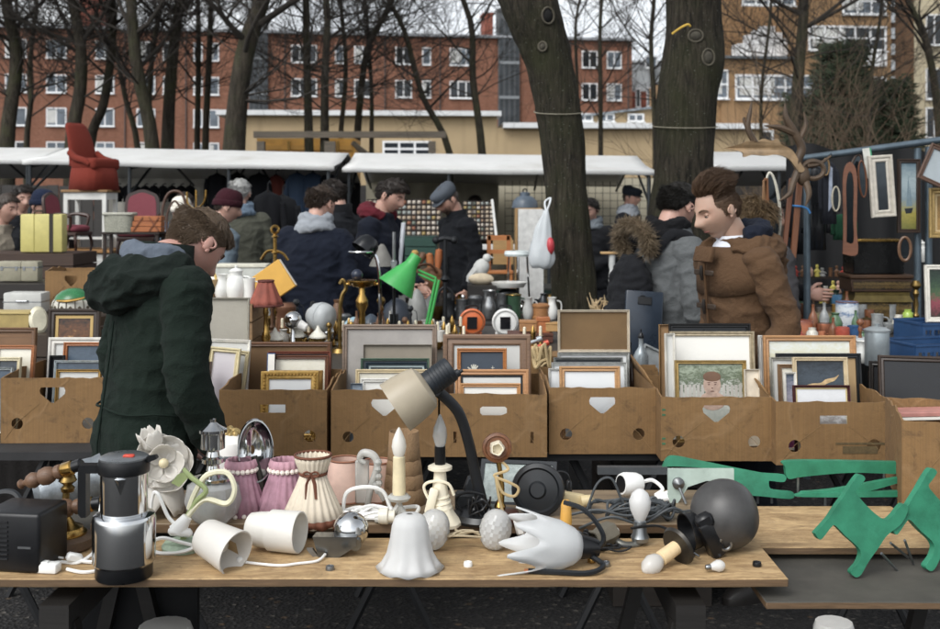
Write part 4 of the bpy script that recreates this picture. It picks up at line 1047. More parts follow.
# turned wood sconce with two arms
t, u = T('wall_lamp', 'brass and turned wood wall lamp on a round wooden plinth', 'lamp', 63, 548, ZF)
WD = wood('6d4f38', .35, 20, .5); b = MB(u); b.lathe([(0, 0), (27, 0), (30, 3), (30, 11), (26, 14), (0, 14)], 40); b.build('plinth', wood('5d4836', .4, 12), t)
b = MB(u); b.lathe([(23, 14), (23, 16), (20, 18), (19, 21), (12, 24), (8, 30), (6, 33), (0, 34)], 32, m=tf((0, 0, 0))); b.build('brass_plate', BRASS, t)
b = MB(u); b.tube([(2, 0, 30), (2, 2, 48), (4, 2, 80)], [5, 3.5, 3], 10); b.lathe([(0, 0), (6, 2), (7, 6), (4, 9), (9, 13), (7, 18), (3, 22)], 16, m=tf((4, 2, 54))); b.build('stem', OLDBRASS, t)
def arm(p0, p1, sc_, flip=False):
    L = (V(p1)-V(p0)).length; prof = [(0, 0), (3.5, .01), (4.5, .05), (2.5, .09), (3, .12), (6, .17), (7.5, .24), (6, .31), (4.5, .34), (7.5, .38), (8.5, .47), (7, .55), (4.5, .59), (6.5, .63), (6.5, .70), (5, .72)]
    b = MB(u); b.lathe([(r*sc_, z*L) for r, z in prof], 18, m=aim(p0, p1)); b.build('turned_arm', WD, t)
    b = MB(u); b.lathe([(5.2*sc_, .71*L), (6.6*sc_, .74*L), (6.6*sc_, .88*L), (5.4*sc_, .90*L)], 18, m=aim(p0, p1)); b.mi = 1; b.lathe([(5.4*sc_, .9*L), (5.6*sc_, 1.02*L), (4*sc_, 1.05*L)], 16, m=aim(p0, p1)); b.build('candle_holder', [BRASS, BLACKP], t)
arm((-46, 4, 62), (18, -4, 84), 1.1); arm((-26, -4, 36), (40, -10, 48), 1.15)
# grey lampshade lying behind
t, u = T('lampshade', 'dull grey metal lampshade lying on its side behind the wooden wall lamp', 'lampshade', 66, 516, ZF+.02, rot=(0, 0, R(20)))
b = MB(u); m_ = aim((-30, 0, 22), (34, 6, 34)); b.shell([(14, 0), (21, 6), (24, 30), (23, 60), (25, 68)], 1.5, 28, m_, lambda a, r, z, q: (r*(1+.05*noise.noise(V((cos(a)*2, sin(a)*2, z*.06)))), z)); b.build('shade', M('7f868b', .38, .6, .3, 40, .2), t)
# black cable bundle at the far left edge
t, u = T('power_cable', 'black looped cable on the radio at the left edge', 'cable', 12, 520, ZP); rnd = random.Random(3); b = MB(u)
cable(b, [(-30, -2, 6), (-18, 4, 24), (2, 0, 27), (14, -6, 16), (22, -4, 4), (6, 4, 2), (-10, -6, 10), (-28, 2, 22)], 3.2); o = b.build('cord', M('26292c', .5), t)
# coffee maker
t, u = T('coffee_percolator', 'chrome electric coffee maker with black lid and red button', 'coffee maker', 124, 576, ZF)
b = MB(u); b.lathe([(0, 0), (27, 0), (28, 2), (28, 13), (27, 14), (0, 14)], 40); b.build('base', BLACKP, t)
b = MB(u); b.lathe([(0, 13), (28, 13), (30.5, 16), (31, 58), (29.5, 62), (24, 63.5), (0, 63.5)], 48); b.build('lower_body', CHROME, t)
b = MB(u); b.lathe([(0, 63), (22.5, 63.6), (23, 66), (23, 104), (0, 104)], 48); b.raw([(-3, -22.6, 102), (9, -21.6, 102), (4, -23.4, 86), (3, -29, 103)], [(0, 3, 2), (3, 1, 2), (0, 1, 3)]); b.build('jug', CHROME, t)
b = MB(u); b.lathe([(23, 103.5), (25, 104.5), (25.5, 113), (24, 118), (0, 118)], 40); b.prism([(20, 112), (34, 118), (32, 121), (18, 119)], 8, y0=-4); b.build('lid', BLACKP, t)
b = MB(u); b.lathe([(24, 118), (24, 119.5), (20, 121.5), (0, 122)], 40); b.build('lid_cap', M('85898c', .3, .7), t)
b = MB(u); b.box((8, -10, 122.5), (11, 6, 3), bev=1); b.build('button', M('d2432a', .4), t)
b = MB(u); b.prism([(-22, 112), (-42, 112), (-44, 108), (-44, 64), (-41, 60), (-36, 60), (-36, 104), (-22, 104)], 13, y0=-6.5); b.build('handle', BLACKP, t)
# white cable with switch
t, u = T('light_switch_cable', 'white cable with inline switch left of the coffee maker', 'cable', 55, 572, ZF); b = MB(u)
cable(b, [(-28, 0, 2), (-12, -2, 3), (-4, 0, 3)], 1.7); cable(b, [(12, 0, 3), (30, -6, 2), (46, 0, 2), (62, 12, 2)], 1.8); cable(b, [(-26, 4, 2), (-6, 24, 2), (16, 24, 2), (30, 44, 14), (28, 50, 44), (30, 60, 70)], 1.8); cable(b, [(14, 26, 3), (36, 24, 2), (60, 36, 2)], 2)
b.build('cord', PLASTW, t); b = MB(u); b.box((-10, 0, 5), (30, 13, 10), rot=(0, 0, R(-8)), bev=2.5, seg=2); b.box((-10, -1, 10.4), (8, 7, 2), bev=.6); b.build('switch', PLASTW, t)
b = MB(u); b.box((10, 26, 6), (16, 9, 9), rot=(0, R(20), R(30)), bev=2); b.tube([(-2, 28, 5), (-8, 30, 5)], 1.2, 6); b.build('plug', PLASTW, t)
# white flower lamp shades
FW = frost('ece8e0', .45, .4)
def petal(a0, n):
    return lambda a, r, z, q: (r*(1+.24*q*q*cos(n*a+a0)), z+q*q*6*cos(n*a+a0))
t, u = T('flower_lampshade', 'white glass flower lampshade facing forward beside the chrome coffee maker', 'lampshade', 163, 516, ZP)
def petals(n, mm, r1, dep, wd, seed, lift=1.0):
    for k in range(n):
        rnd = random.Random(seed+k); q = Matrix.Rotation(2*pi*k/n+rnd.uniform(-.15, .15), 4, 'Z'); vs = []; NS, NT = 12, 12; ln = rnd.uniform(.9, 1.12)
        for i_ in range(NT+1):
            t_ = i_/NT; r = 2+r1*ln*sin(t_*1.45); z = dep*t_**1.6*lift-3*sin(t_*3)
            w_ = wd*(.16+sin(min(pi, pi*t_**.8*.93)+.06)**.7 if t_ < .97 else .45)
            for j_ in range(NS+1):
                a = 2*j_/NS-1; vs.append((r-abs(a)**2*w_*.28, a*w_, z+abs(a)**2*w_*.35+1.6*t_*noise.noise(V((a*2.2+k*3, t_*3, seed)))*2))
        f = [(a*(NS+1)+c, a*(NS+1)+c+1, (a+1)*(NS+1)+c+1, (a+1)*(NS+1)+c) for a in range(NT) for c in range(NS)]
        b = MB(u); b.raw(vs, f, mm @ q); o = b.build('petal', FW, t, sharp=0, calc=False); md = o.modifiers.new('t', 'SOLIDIFY'); md.thickness = .0016
petals(6, aim((-2, 6, 50), (5, -16, 60)), 27, 17, 17, 3); petals(4, aim((0, 2, 50), (7, -20, 60)), 17, 19, 12, 21)
petals(4, aim((-10, 4, 66), (-15, 0, 88)), 11, 17, 9, 41, 1.2); petals(5, aim((-4, 6, 44), (-5, 4, 10)), 25, 40, 15, 61, 1.0)
b = MB(u); b.ball((2, -5, 54), (5, 5, 5), 14); b.build('bulb', M('d9cba0', .4), t)
# glass jar lamp with chrome stem
t, u = T('glass_table_lamp', 'crackled glass globe lamp with tall chrome finial', 'lamp', 213, 521, ZP)
b = MB(u); b.lathe([(0, 0), (16, 0), (24, 8), (28, 22), (25, 36), (14, 43), (0, 44)], 36, wob=lambda a, r, z, q: (r*(1+.03*cos(14*a)), z)); b.build('globe', M('c9ccca', .18, 0, .1, 30, .4, 60, trans=.55), t)
b = MB(u); b.lathe([(0, 42), (20, 42), (21, 45), (13, 48), (7, 51), (6, 56), (11, 59), (11, 63), (7, 65), (6, 70), (12, 73), (12, 88), (14, 89), (14, 92), (7, 96), (3, 99), (3, 102), (0, 103)], 32); b.build('chrome_stem', CHROME, t)
# green rose stem lamp
t, u = T('flower_stem_lamp', 'green stemmed flower lamp with cream looped cable and round green foot', 'lamp', 183, 549, ZF)
b = MB(u); b.lathe([(0, 0), (20, 0), (21, 4), (18, 8), (6, 10), (0, 11)], 30); b.build('foot', M('9db39a', .5, 0, .3, 30), t)
b = MB(u); b.tube([(0, 0, 8), (4, 0, 30), (14, -2, 48), (24, -4, 60), (8, 0, 72), (0, 2, 80)], [3.4, 3, 2.8, 2.6, 2.6, 2], 8, smooth=6); b.prism([(-4, 62), (-12, 66), (-6, 74), (4, 78), (6, 72)], 3); b.build('stem', M('8d9c62', .5), t)
b = MB(u); cable(b, [(6, -2, 34), (22, -2, 50), (44, -2, 46), (52, -2, 60), (44, 0, 76), (24, 0, 74), (12, 0, 56), (6, 0, 40)], 2.8); b.build('cord', M('d9d5b4', .5), t)
b = MB(u); cable(b, [(-34, 0, 16), (-30, -2, 52), (-24, -4, 56), (-14, -4, 34), (-4, -4, 24)], 1.9); cable(b, [(20, -12, 6), (4, -18, 12), (-16, -16, 16), (-30, -10, 8), (-20, -18, 2), (6, -20, 4), (22, -14, 10)], 1.9); b.tube([(-4, -8, 20), (6, -6, 34)], [9, 5], 10); b.box((0, -10, 20), (24, 10, 8), rot=(.2, .2, .3), bev=3); b.build('white_cord', PLASTW, t)
# white ceramic pot with brass rose
t, u = T('ceramic_lamp_bowl', 'white ceramic lamp bowl topped with a brass rose behind the glass globe lamp', 'lamp bowl', 231, 501, ZP)
b = MB(u); b.lathe([(0, 0), (14, 0), (18, 10), (19, 40), (20, 52), (18, 60), (8, 66), (0, 67)], 32); b.build('bowl', WHITEP, t)
b = MB(u); b.lathe([(19.8, 44), (20.4, 45), (20.4, 48), (19.8, 49)], 32); b.build('grey_band', M('4d5053', .4), t)
b = MB(u)
for i in range(9): a = i*2.4; b.ball((cos(a)*5*(i/9+.3), sin(a)*5*(i/9+.3), 69+rn(-2, 3)), (5, 3.4, 3), 8, rot=(rn(-1, 1), rn(-1, 1), a))
b.build('rose', M('b59a5c', .4, .6), t)
# chrome ring lamp head
t, u = T('chrome_lamp_head', 'round chrome lamp head standing on edge with dark stem', 'lamp head', 256, 510, ZP)
b = MB(u); mm = aim((-4, 8, 58), (2, -6, 60)); b.shell([(6, -6), (20, -4), (29, 2), (32, 9), (31, 12)], 1.6, 40, mm @ Matrix.Scale(.58, 4, (1, 0, 0))); b.build('bowl', CHROME, t)
b = MB(u); b.tube([(-2, 0, 54), (4, -2, 34), (8, 2, 4)], [3.4, 3.6, 5], 8); b.ball((8, 2, 8), (7, 7, 9), 10); b.build('stem', M('3b3a33', .4, .6), t)
# pleated pink shades
PINK = M('a37888', .8, 0, .2, 40); CREAMF = M('cfc2ac', .85, 0, .08, 30); SALM = M('d9b6a4', .8, 0, .1, 25)
def pleated(px, py, r0, r1, h, lab, mt, trim, n=18, z=ZP, ruffle=True, cat='lampshade', d=None):
    t, u = T('pleated_lamp_shade', lab, cat, px, py, z, d=d, group='pleated fabric lampshades on the front table')
    b = MB(u); k = n
    b.shell([(r0, 0), (lerp(r0, r1, .35)*.98, h*.35), (lerp(r0, r1, .75)*.96, h*.75), (r1, h)], .8, n*6, None, lambda a, r, z, q: (r*(1+.035*cos(k*a)+.01*noise.noise(V((cos(a)*4, sin(a)*4, z*.1)))), z)); b.build('fabric', mt, t, sharp=0)
    return t, u
for px, w0, lab in ((241, 27, 'pink pleated lampshade partly hidden by the chrome lamp head'), (285, 30, 'pink pleated lampshade with pompom trim left of the cream one')):
    t, u = pleated(px, 511, w0, 14, 42, lab, PINK, None)
    b = MB(u); b.shell([(14, 41), (16, 46), (14, 52)], 1, 60, None, lambda a, r, z, q: (r*(1+.06*cos(16*a)), z)); b.build('ruffle', M('b98a97', .8), t, sharp=0)
    for rr_, zz_, q_ in ((w0+.5, 1.5, 2.4), (15.5, 42, 2.6)):
        b = MB(u)
        for i in range(20): a = 2*pi*i/20; b.ball((cos(a)*rr_, sin(a)*rr_, zz_), q_, 8)
        b.build('pompom_trim', M('e6dcd0', .9), t)
t, u = pleated(313, 521, 33, 12, 48, 'cream pleated lampshade tied with a brown ribbon', CREAMF, None, 22)
BRN = M('6b3c26', .8, 0, .2)
b = MB(u); b.shell([(12, 47), (14, 52), (17, 60), (18, 66)], .8, 88, None, lambda a, r, z, q: (r*(1+.05*cos(22*a)), z)); b.build('neck', CREAMF, t, sharp=0)
b = MB(u); b.torus((0, 0, 66), 18, 1.4, 40, 6); b.torus((0, 0, 48), 12.6, 1.8, 30, 6)
for s in (-1, 1): b.tube([(s*1, -13, 48), (s*4, -15, 40), (s*5+1, -20, 27)], [2, 2.2, 1.6], 5, fl=.4); b.torus((s*4, -14, 50), 3.6, 1, 12, 5, None, 'Y', .7)
b.build('ribbon', BRN, t)
b = MB(u); b.shell([(33.5, 0), (32.4, 5)], 1, 132, None, lambda a, r, z, q: (r*(1+.035*cos(22*a)), z-(3*abs(cos(5.5*a)) if z < 2 else 0)+2)); b.build('hem_band', BRN, t, sharp=0)
for px, py, r0, r1, h, lab in ((345, 499, 22, 15, 40, 'pale salmon lampshade right of the cream ribboned one'), (378, 499, 19, 14, 38, 'pale salmon lampshade half hidden by the glass scroll lamp'), (303, 497, 20, 13, 34, 'dusty pink lampshade behind the cream ribboned one')):
    t, u = T('lampshade', lab, 'lampshade', px, py, ZP, group='small fabric lampshades at the back of the plank')
    b = MB(u); b.shell([(r0, 0), (r1, h)], .8, 28); b.build('fabric', SALM if px > 310 else PINK, t)
    b = MB(u); b.torus((0, 0, h), r1, 1.1, 28, 6); b.torus((0, 0, .8), r0, 1.1, 28, 6); b.build('braid', M('8f5f45', .8), t)
# burlap tiered shade
t, u = T('tiered_lamp_shade', 'brown burlap lampshade in scalloped tiers behind the candle lamps', 'lampshade', 404, 503, ZP)
for i in range(4):
    b = MB(u); z0 = i*14; r = 22-i*1.7; b.shell([(r, z0-2), (r-.8, z0+8), (r-2.2, z0+(17 if i < 3 else 30))], .8, 60, None, lambda a, rr, z, q: (rr, z-(2.2*abs(cos(5*a)) if q < .2 else 0))); b.build('tier', cloth('8a6d4c', .25, .6, 10, weave=400), t, sharp=0)
# glass scroll sconce
t, u = T('glass_scroll_lamp', 'clear moulded glass scroll wall lamp in front of the salmon shades', 'lamp', 366, 508, ZP)
GL = M('d6d6cf', .12, 0, .05, 20, .2, 60, trans=.5); b = MB(u)
b.box((-4, 2, 26), (14, 3, 44), bev=2); b.tube([(2, -4, 4), (6, -8, 24), (12, -8, 44), (8, -6, 54), (-2, -4, 56), (-6, -4, 50), (0, -5, 46)], [3, 3.4, 3.6, 4, 4, 3, 2], 10, smooth=5); b.tube([(6, -8, 30), (14, -10, 20), (18, -8, 10)], [3, 3, 2], 8, smooth=4)
for i in range(5): b.ball((12+rn(-2, 2), -9, 20+i*7), 4, 8)
b.build('scroll', GL, t)
# white cable heap
t, u = T('cable_heap', 'heap of white flex with a cream lamp socket in front of the burlap shade', 'cable', 372, 520, ZP); rnd = random.Random(5); b = MB(u)
cable(b, coil(-4, 4, 3, 26, 10, 4, rnd, 8, drift=.5), 1.9); cable(b, [(-30, 8, 4), (-26, 4, 26), (-8, 0, 33), (10, 4, 28), (18, 6, 10)], 2); cable(b, [(-36, 6, 3), (-10, -4, 4), (16, -8, 4), (40, -2, 5), (46, 4, 12), (30, 8, 10)], 2); b.build('cord', PLASTW, t)
b = MB(u); b.lathe([(0, 0), (7, 0), (8, 3), (8, 9), (6, 10), (6, 16), (0, 16)], 18, m=aim((8, -14, 8), (26, -15, 8))); b.build('socket', M('d8d3c2', .4), t)
# candle bulb lamp
def candle_bulb(b, z, w, h, c=(0, 0), n=20, twist=0):
    b.lathe([(w*.55, z), (w*.8, z+h*.12), (w, z+h*.35), (w*.86, z+h*.58), (w*.5, z+h*.8), (w*.2, z+h*.95), (.2, z+h)], n, tf((c[0], c[1], 0)), (lambda a, r, zz, q: (r*(1+.10*cos(6*(a+q*2.4))), zz)) if twist else None)
t, u = T('candle_lamp', 'cream candle lamp with a smooth white flame bulb and glass arms', 'lamp', 399, 523, ZP)
b = MB(u); b.lathe([(0, 28), (6, 28), (6.6, 32), (6, 66), (5, 67), (0, 67)], 20); b.build('candle_tube', M('d8c9a0', .5), t)
b = MB(u); candle_bulb(b, 66, 7.4, 30); b.build('bulb', frost('f2efe6', .3, .25), t)
b = MB(u); b.lathe([(0, 22), (10, 23), (12, 26), (9, 29), (6, 29)], 20); b.tube([(0, 0, 24), (0, 0, 4), (-12, 0, 2)], 3, 8, smooth=3); b.tube([(0, 0, 18), (-10, -2, 6), (-24, -2, 4)], [3, 3.4, 3], 8, smooth=4); b.tube([(0, 0, 18), (8, -2, 6), (14, -2, 4)], [3, 3.4, 3], 8, smooth=4); b.build('glass_arm', GL, t)
t, u = T('candle_lamp', 'cream candlestick lamp with a twisted clear flame bulb', 'lamp', 440, 524, ZP)
b = MB(u); b.lathe([(0, 0), (22, 0), (22, 3), (18, 7), (13, 14), (9, 26), (7, 40), (6, 51), (6, 54), (12, 55), (12, 58), (8, 60), (0, 60)], 32, wob=lambda a, r, z, q: (r*(1+.04*cos(8*a)*(1-q)), z)); b.build('candlestick', M('e3d9bf', .4, 0, .06), t)
b = MB(u); b.lathe([(0, 59), (5.4, 59), (5.6, 62), (5.4, 78), (0, 78)], 18); b.build('socket', BLACKP, t)
b = MB(u); candle_bulb(b, 77, 7, 33, twist=1); b.build('bulb', M('d9d9d4', .12, 0, .1, 30, trans=.45), t)
b = MB(u); rnd = random.Random(8)
pts = [(cos(a)*(14-a*.22), sin(a)*(14-a*.22), 6+a*.9) for a in [i*.5 for i in range(52)]]; b.tube(pts, 1.5, 6); cable(b, [(-10, -6, 24), (-16, -4, 38), (-8, -6, 44), (8, -6, 42), (14, -4, 30)], 1.5); b.build('cord', CREAM, t)
b = MB(u); b.box((-8, -11, 26), (9, 6, 26), rot=(0, R(14), 0), bev=2, seg=2); b.build('switch', CREAM, t)
# gooseneck lamp
t, u = T('gooseneck_lamp', 'black gooseneck lamp with a big beige shade over the boxes', 'lamp', 482, 519, ZP)
b = MB(u); b.tube([(2, 0, 8), (-6, -6, 44), (-14, -14, 82), (-24, -22, 112), (-42, -30, 132)], [6, 5.6, 5.4, 5.4, 5.4], 12, smooth=8); b.build('gooseneck', M('191c20', .5), t)
b = MB(u); b.lathe([(0, 0), (30, 0), (31, 3), (28, 8), (9, 12), (8, 18), (0, 18)], 32); b.build('foot', BLACKP, t)
m_ = aim((-30, -34, 156), (-92, -44, 114)); b = MB(u); b.lathe([(0, -1), (8, -1), (12, 0), (12.5, 3), (12.5, 28), (11, 29), (0, 29)], 28, m=m_)
for k in range(6): b.torus((0, 0, 5+k*3.4), 12.5, .7, 28, 5, m_)
b.lathe([(0, 0), (4, 0), (4, 4), (2, 5), (2, 8), (0, 8)], 12, m=aim((-26, -34, 150), (-16, -32, 156))); b.build('socket', M('1b2127', .5), t)
b = MB(u); b.shell([(10, 27), (17, 28.5), (22, 32), (24.5, 41), (26, 54), (26.5, 66)], 1, 44, m_); b.build('shade', M('a2967f', .42, 0, .06), t)
# wooden disc sconce
t, u = T('candle_sconce', 'round wooden disc lamp with cream socket on a brass stem', 'lamp', 500, 520, ZP)
b = MB(u); m_ = aim((-3, 2, 72), (-3, -8, 73)); b.lathe([(0, -4), (14, -4), (15, 0), (14.5, 4), (12, 5), (11, 3), (0, 3)], 32, m=m_); b.build('wooden_disc', wood('7a4a26', .35, 16, .45), t)
b = MB(u); b.lathe([(0, 3), (7.5, 3), (7, 8), (6, 14), (5, 14), (4.5, 6), (0, 6)], 20, m=m_, wob=lambda a, r, z, q: (r*(1+.08*cos(5*a)), z)); b.build('socket', CREAM, t)
b = MB(u); b.tube([(-2, 4, 60), (2, 2, 34), (0, 0, 12)], [2.6, 2.6, 4], 10, smooth=3); b.lathe([(0, 10), (5, 10), (6, 14), (3, 20)], 14); b.build('stem', BRASS, t)
b = MB(u); b.lathe([(0, 0), (20, 0), (21, 4), (18, 9), (8, 11), (0, 11)], 30); b.build('wooden_foot', wood('4d2a1c', .35, 14, .4), t)
b = MB(u); rnd = random.Random(2); cable(b, [(0, 0, 60), (8, -6, 52), (-6, -6, 46), (8, -8, 40), (18, -8, 34), (14, -8, 26), (2, -8, 30), (-4, -8, 44), (2, -8, 12), (12, -14, 2)], 1.5); b.build('cord', M('b59c6a', .7), t)
# black cable near gooseneck
t, u = T('cable_heap', 'tangle of thin black flex at the foot of the gooseneck lamp', 'cable', 480, 522, ZP); rnd = random.Random(9); b = MB(u)
cable(b, coil(0, -8, 8, 10, 6, 4, rnd, 22, drift=.2), 1.1); cable(b, [(-16, 2, 6), (-24, 4, 22), (-12, 0, 30), (4, -4, 28)], 1.4); b.build('cord', BLACKP, t)
t, u = T('power_adapter', 'small black adapter block behind the gooseneck lamp', 'adapter', 468, 512, ZP); b = MB(u); b.box((0, 0, 10), (26, 18, 20), bev=2); b.build('case', M('1c1f22', .5), t); b = MB(u); b.box((4, 0, 27), (14, 12, 16), rot=(0, R(20), 0), bev=2); b.build('plug_head', M('23272b', .5), t)
# mottled glass panel
t, u = T('glass_panel_lamp', 'rectangular mottled grey green glass lamp panel leaning behind the wooden disc lamp', 'lamp panel', 515, 505, ZP, rot=(R(-40), 0, R(-10)))
b = MB(u); b.box((0, 3, 24), (74, 3, 46), bev=1); b.build('glass', M('8f9c98', .2, 0, .25, 60, .6, 45), t); b = MB(u); b.prism([(-39, -1), (39, -1), (39, 49), (-39, 49)], 7, holes=[[(-35, 3), (35, 3), (35, 45), (-35, 45)]]); b.build('metal_frame', M('22262a', .5, .3), t)
# black dome and phone like thing
t, u = T('black_lamp_shade', 'round black lampshade lying on edge behind the frosted flower shade', 'lampshade', 537, 516, ZP)
b = MB(u); m_ = aim((2, 10, 24), (-1, -8, 27)); b.lathe([(0, -8), (14, -7), (24, -2), (27, 4), (26, 8), (22, 9), (20, 7), (9, 8), (7, 10), (0, 10)], 40, m=m_); b.build('dome', M('15181b', .35), t)
t, u = T('headphone_band', 'thin black wire hoop behind the black round lampshade', 'wire hoop', 561, 506, ZP); b = MB(u); cable(b, [(-14, 0, 2), (-14, 0, 22), (-4, 0, 34), (6, 0, 32), (10, 0, 18), (8, 0, 2)], 1.0); b.box((8, 0, 14), (5, 6, 24), bev=1.5); b.build('hoop', BLACKP, t)
# yellow cream bits
t, u = T('plastic_fitting', 'cream and yellow plastic lamp fitting beside the black round lampshade', 'lamp fitting', 574, 508, ZP); b = MB(u); b.box((0, 0, 8), (24, 12, 14), rot=(0, R(12), R(10)), bev=3, seg=2); b.lathe([(0, 0), (6, 0), (5, 10), (0, 12)], 14, m=aim((8, -4, 8), (18, -6, 10))); b.build('fitting', M('c9b584', .45), t)
t, u = T('yellow_tube', 'yellow plastic tube standing against the plank beside the frosted flower shade', 'tube', 566, 530, ZP); b = MB(u); b.lathe([(0, 0), (5, 0), (6, 10), (5, 26), (3, 30), (0, 30)], 16); b.build('tube', M('d29b2c', .45), t)
# white beakers
t, u = T('beaker_lamp', 'white beaker lampshade lying open with a bulb inside', 'lamp', 222, 566, ZF)
m_ = aim((-18, 8, 27), (18, -14, 17)); b = MB(u); b.shell([(5, -3), (17, -2), (18.5, 2), (20, 20), (22.5, 42)], 1.2, 40, m_); b.build('shade', frost('e6e2da', .25, .4), t)
b = MB(u); b.lathe([(5, 0), (6, 10), (9, 14), (9, 20), (5, 27), (0, 29)], 16, m=m_); b.build('bulb', frost('e6e2d8', .3, .3), t); b = MB(u); b.raw([(2, 8, 22), (9, -6, 22), (9, -6, 38), (2, 8, 38)], [(0, 1, 2, 3)], m_); b.build('paper_label', M('a48a5f', .7), t)
t, u = T('cone_lamp_shade', 'plain white cone lampshade lying on its side', 'lampshade', 276, 551, ZF)
m_ = aim((-27, 6, 21), (27, -8, 21)); b = MB(u); b.shell([(3, -1), (14, -.5), (15.5, 1), (17, 10), (18, 22), (20, 23), (20.5, 52), (20.2, 54)], 1.2, 44, m_); b.build('shade', frost('ebe8e0', .25, .45), t)
# chrome ball spotlight
t, u = T('chrome_spotlight', 'chrome ball spotlight with angled dark bracket', 'spotlight', 348, 553, ZF)
b = MB(u); b.ball((2, 8, 21), 18, 30); b.build('ball', CHROME, t)
b = MB(u); b.prism([(-34, 20), (10, 21), (10, 12), (-20, -8), (-26, -8)], 16, m=tf((0, -16, 0)) @ Matrix.Rotation(R(-6), 4, 'Z')); b.lathe([(0, 0), (6, 0), (6, 14), (0, 14)], 16, m=aim((8, -2, 14), (9, -16, 13))); b.build('bracket', M('6d7070', .2, .9), t)
b = MB(u); b.prism([(-26, -8), (-22, -8), (-34, 8), (-40, 8), (-38, 5)], 5, y0=-12); b.build('hook', STEEL, t)
# frosted bell shade
t, u = T('bell_lamp_shade', 'frosted glass bell lampshade standing on the plywood', 'lampshade', 410, 569, ZF)
b = MB(u); b.shell([(33, 0), (28, 6), (23, 16), (20, 30), (18, 44), (15, 52), (9, 55), (4, 55.5)], 1.4, 90, None, lambda a, r, z, q: (r*(1+.045*(1-q)**3*cos(10*a)), z+1.5*(1-q)**4*(1+cos(10*a)))); b.build('glass', frost('e6e6e4', .45, .55), t, sharp=0)
# cut glass drops
for px, py, lab, tl in ((430, 549, 'cut glass lamp drop hidden behind the frosted bell shade', 0), (492, 549, 'egg shaped cut glass lamp drop right of the frosted bell shade', .25)):
    t, u = T('cut_glass_drop', lab, 'glass shade', px, py, ZF, rot=(0, R(10), 0)); b = MB(u); prof = []
    for i in range(17): a = pi*i/16; prof.append((max(.3, 15.5*sin(a)**.8), 20-20*cos(a)))
    b.lathe(prof, 36, tf((0, 0, 0)), lambda a, r, z, q: (r*(1+.06*(cos(12*a+round(q*16)*pi))), z)); b.build('glass', M('d9d9d6', .14, 0, .06, 20, trans=.45), t, sharp=12)
# frosted flame flower shade with socket and cable
t, u = T('flame_lamp_shade', 'frosted glass shade with pointed flame petals and black socket', 'lampshade', 545, 565, ZF)
m_ = aim((40, 0, 18), (-30, -10, 26)); b = MB(u)
b.shell([(11, 4), (18, 12), (24, 26), (27, 44), (31, 60)], 1.3, 80, m_, lambda a, r, z, q: (r*(1+.12*q*q*abs(cos(3.5*a+.4))**3), z+(lerp(20, 36, .5+.5*cos(a+1.2))*abs(cos(3.5*a+.4))**3-6)*q**3)); b.build('glass', frost('e6e8e8', .45, .5), t, sharp=0)
b = MB(u); b.lathe([(0, -14), (8, -14), (10, -8), (12, 2), (12, 6), (0, 6)], 24, m=m_); b.build('socket', BLACKP, t)
b = MB(u); cable(b, [(46, 0, 10), (58, -4, 26), (52, -4, 42), (38, 0, 56), (20, 10, 60)], 2.6); cable(b, [(46, -4, 10), (56, -20, 6), (40, -32, 3), (10, -30, 3), (-18, -26, 3)], 2.8); b.build('cord', M('181c20', .45), t)
b = MB(u); b.tube([(-18, -26, 3), (-22, -26, 3)], 2.2, 8); b.build('wire_end', M('b06a3a', .4, .6), t)
# white small piece behind
t, u = T('glass_fragment', 'small clear plastic fitting beside the point of the flame shade', 'lamp fitting', 519, 536, ZF); b = MB(u); b.box((0, 0, 11), (9, 8, 20), rot=(0, R(-14), 0), bev=2); b.build('clip', PLASTW, t)
# round bulb on arm
t, u = T('bulb_wall_lamp', 'frosted round bulb on grey metal wall lamp arms', 'lamp', 640, 545, ZF)
b = MB(u); b.lathe([(4.5, 24), (6, 27), (10, 36), (11, 44), (8, 52), (3, 56), (0, 56.5)], 24); b.build('bulb', frost('e6e6e4', .35, .3), t)
b = MB(u); b.lathe([(0, 4), (8, 4), (9, 8), (7, 12), (6, 24), (4, 26), (0, 26)], 20, wob=lambda a, r, z, q: (r*(1+.05*cos(9*a)), z)); b.build('socket', M('8b8f91', .3, .8), t)
b = MB(u); b.tube([(0, 0, 4), (-6, -4, -1+2), (-18, -6, 2), (-26, -2, 6)], [4, 4, 4, 4], 10, smooth=5); b.build('arm', M('77766f', .4, .8), t)
b = MB(u); b.shell([(10, 0), (11, 10), (9, 22), (12, 30)], 1.4, 24, aim((-28, 0, 14), (-44, -14, 10)) , lambda a, r, z, q: (r*(1+.08*cos(6*a)), z)); b.build('cup', M('7d7666', .45, .5), t)
# socket disc with pointed bulb
t, u = T('candle_wall_lamp', 'cream candle socket with bulb lying on a black disc', 'lamp', 664, 566, ZF)
m_ = aim((16, 8, 18), (-18, -16, 4)); b = MB(u); b.lathe([(0, -2), (18, -2), (20, 0), (18, 3), (8, 4), (0, 4)], 32, m=m_); b.build('disc', M('37342f', .35, .5), t)
b = MB(u); b.lathe([(0, 3), (7, 3), (7.4, 26), (6, 27), (0, 27)], 18, m=m_); b.build('candle_tube', M('d9bd8c', .5), t)
b = MB(u); b.lathe([(5, 27), (8, 31), (10, 38), (8, 46), (3, 51), (0, 52)], 20, m=m_); b.build('bulb', frost('d8d4cc', .3, .25), t)
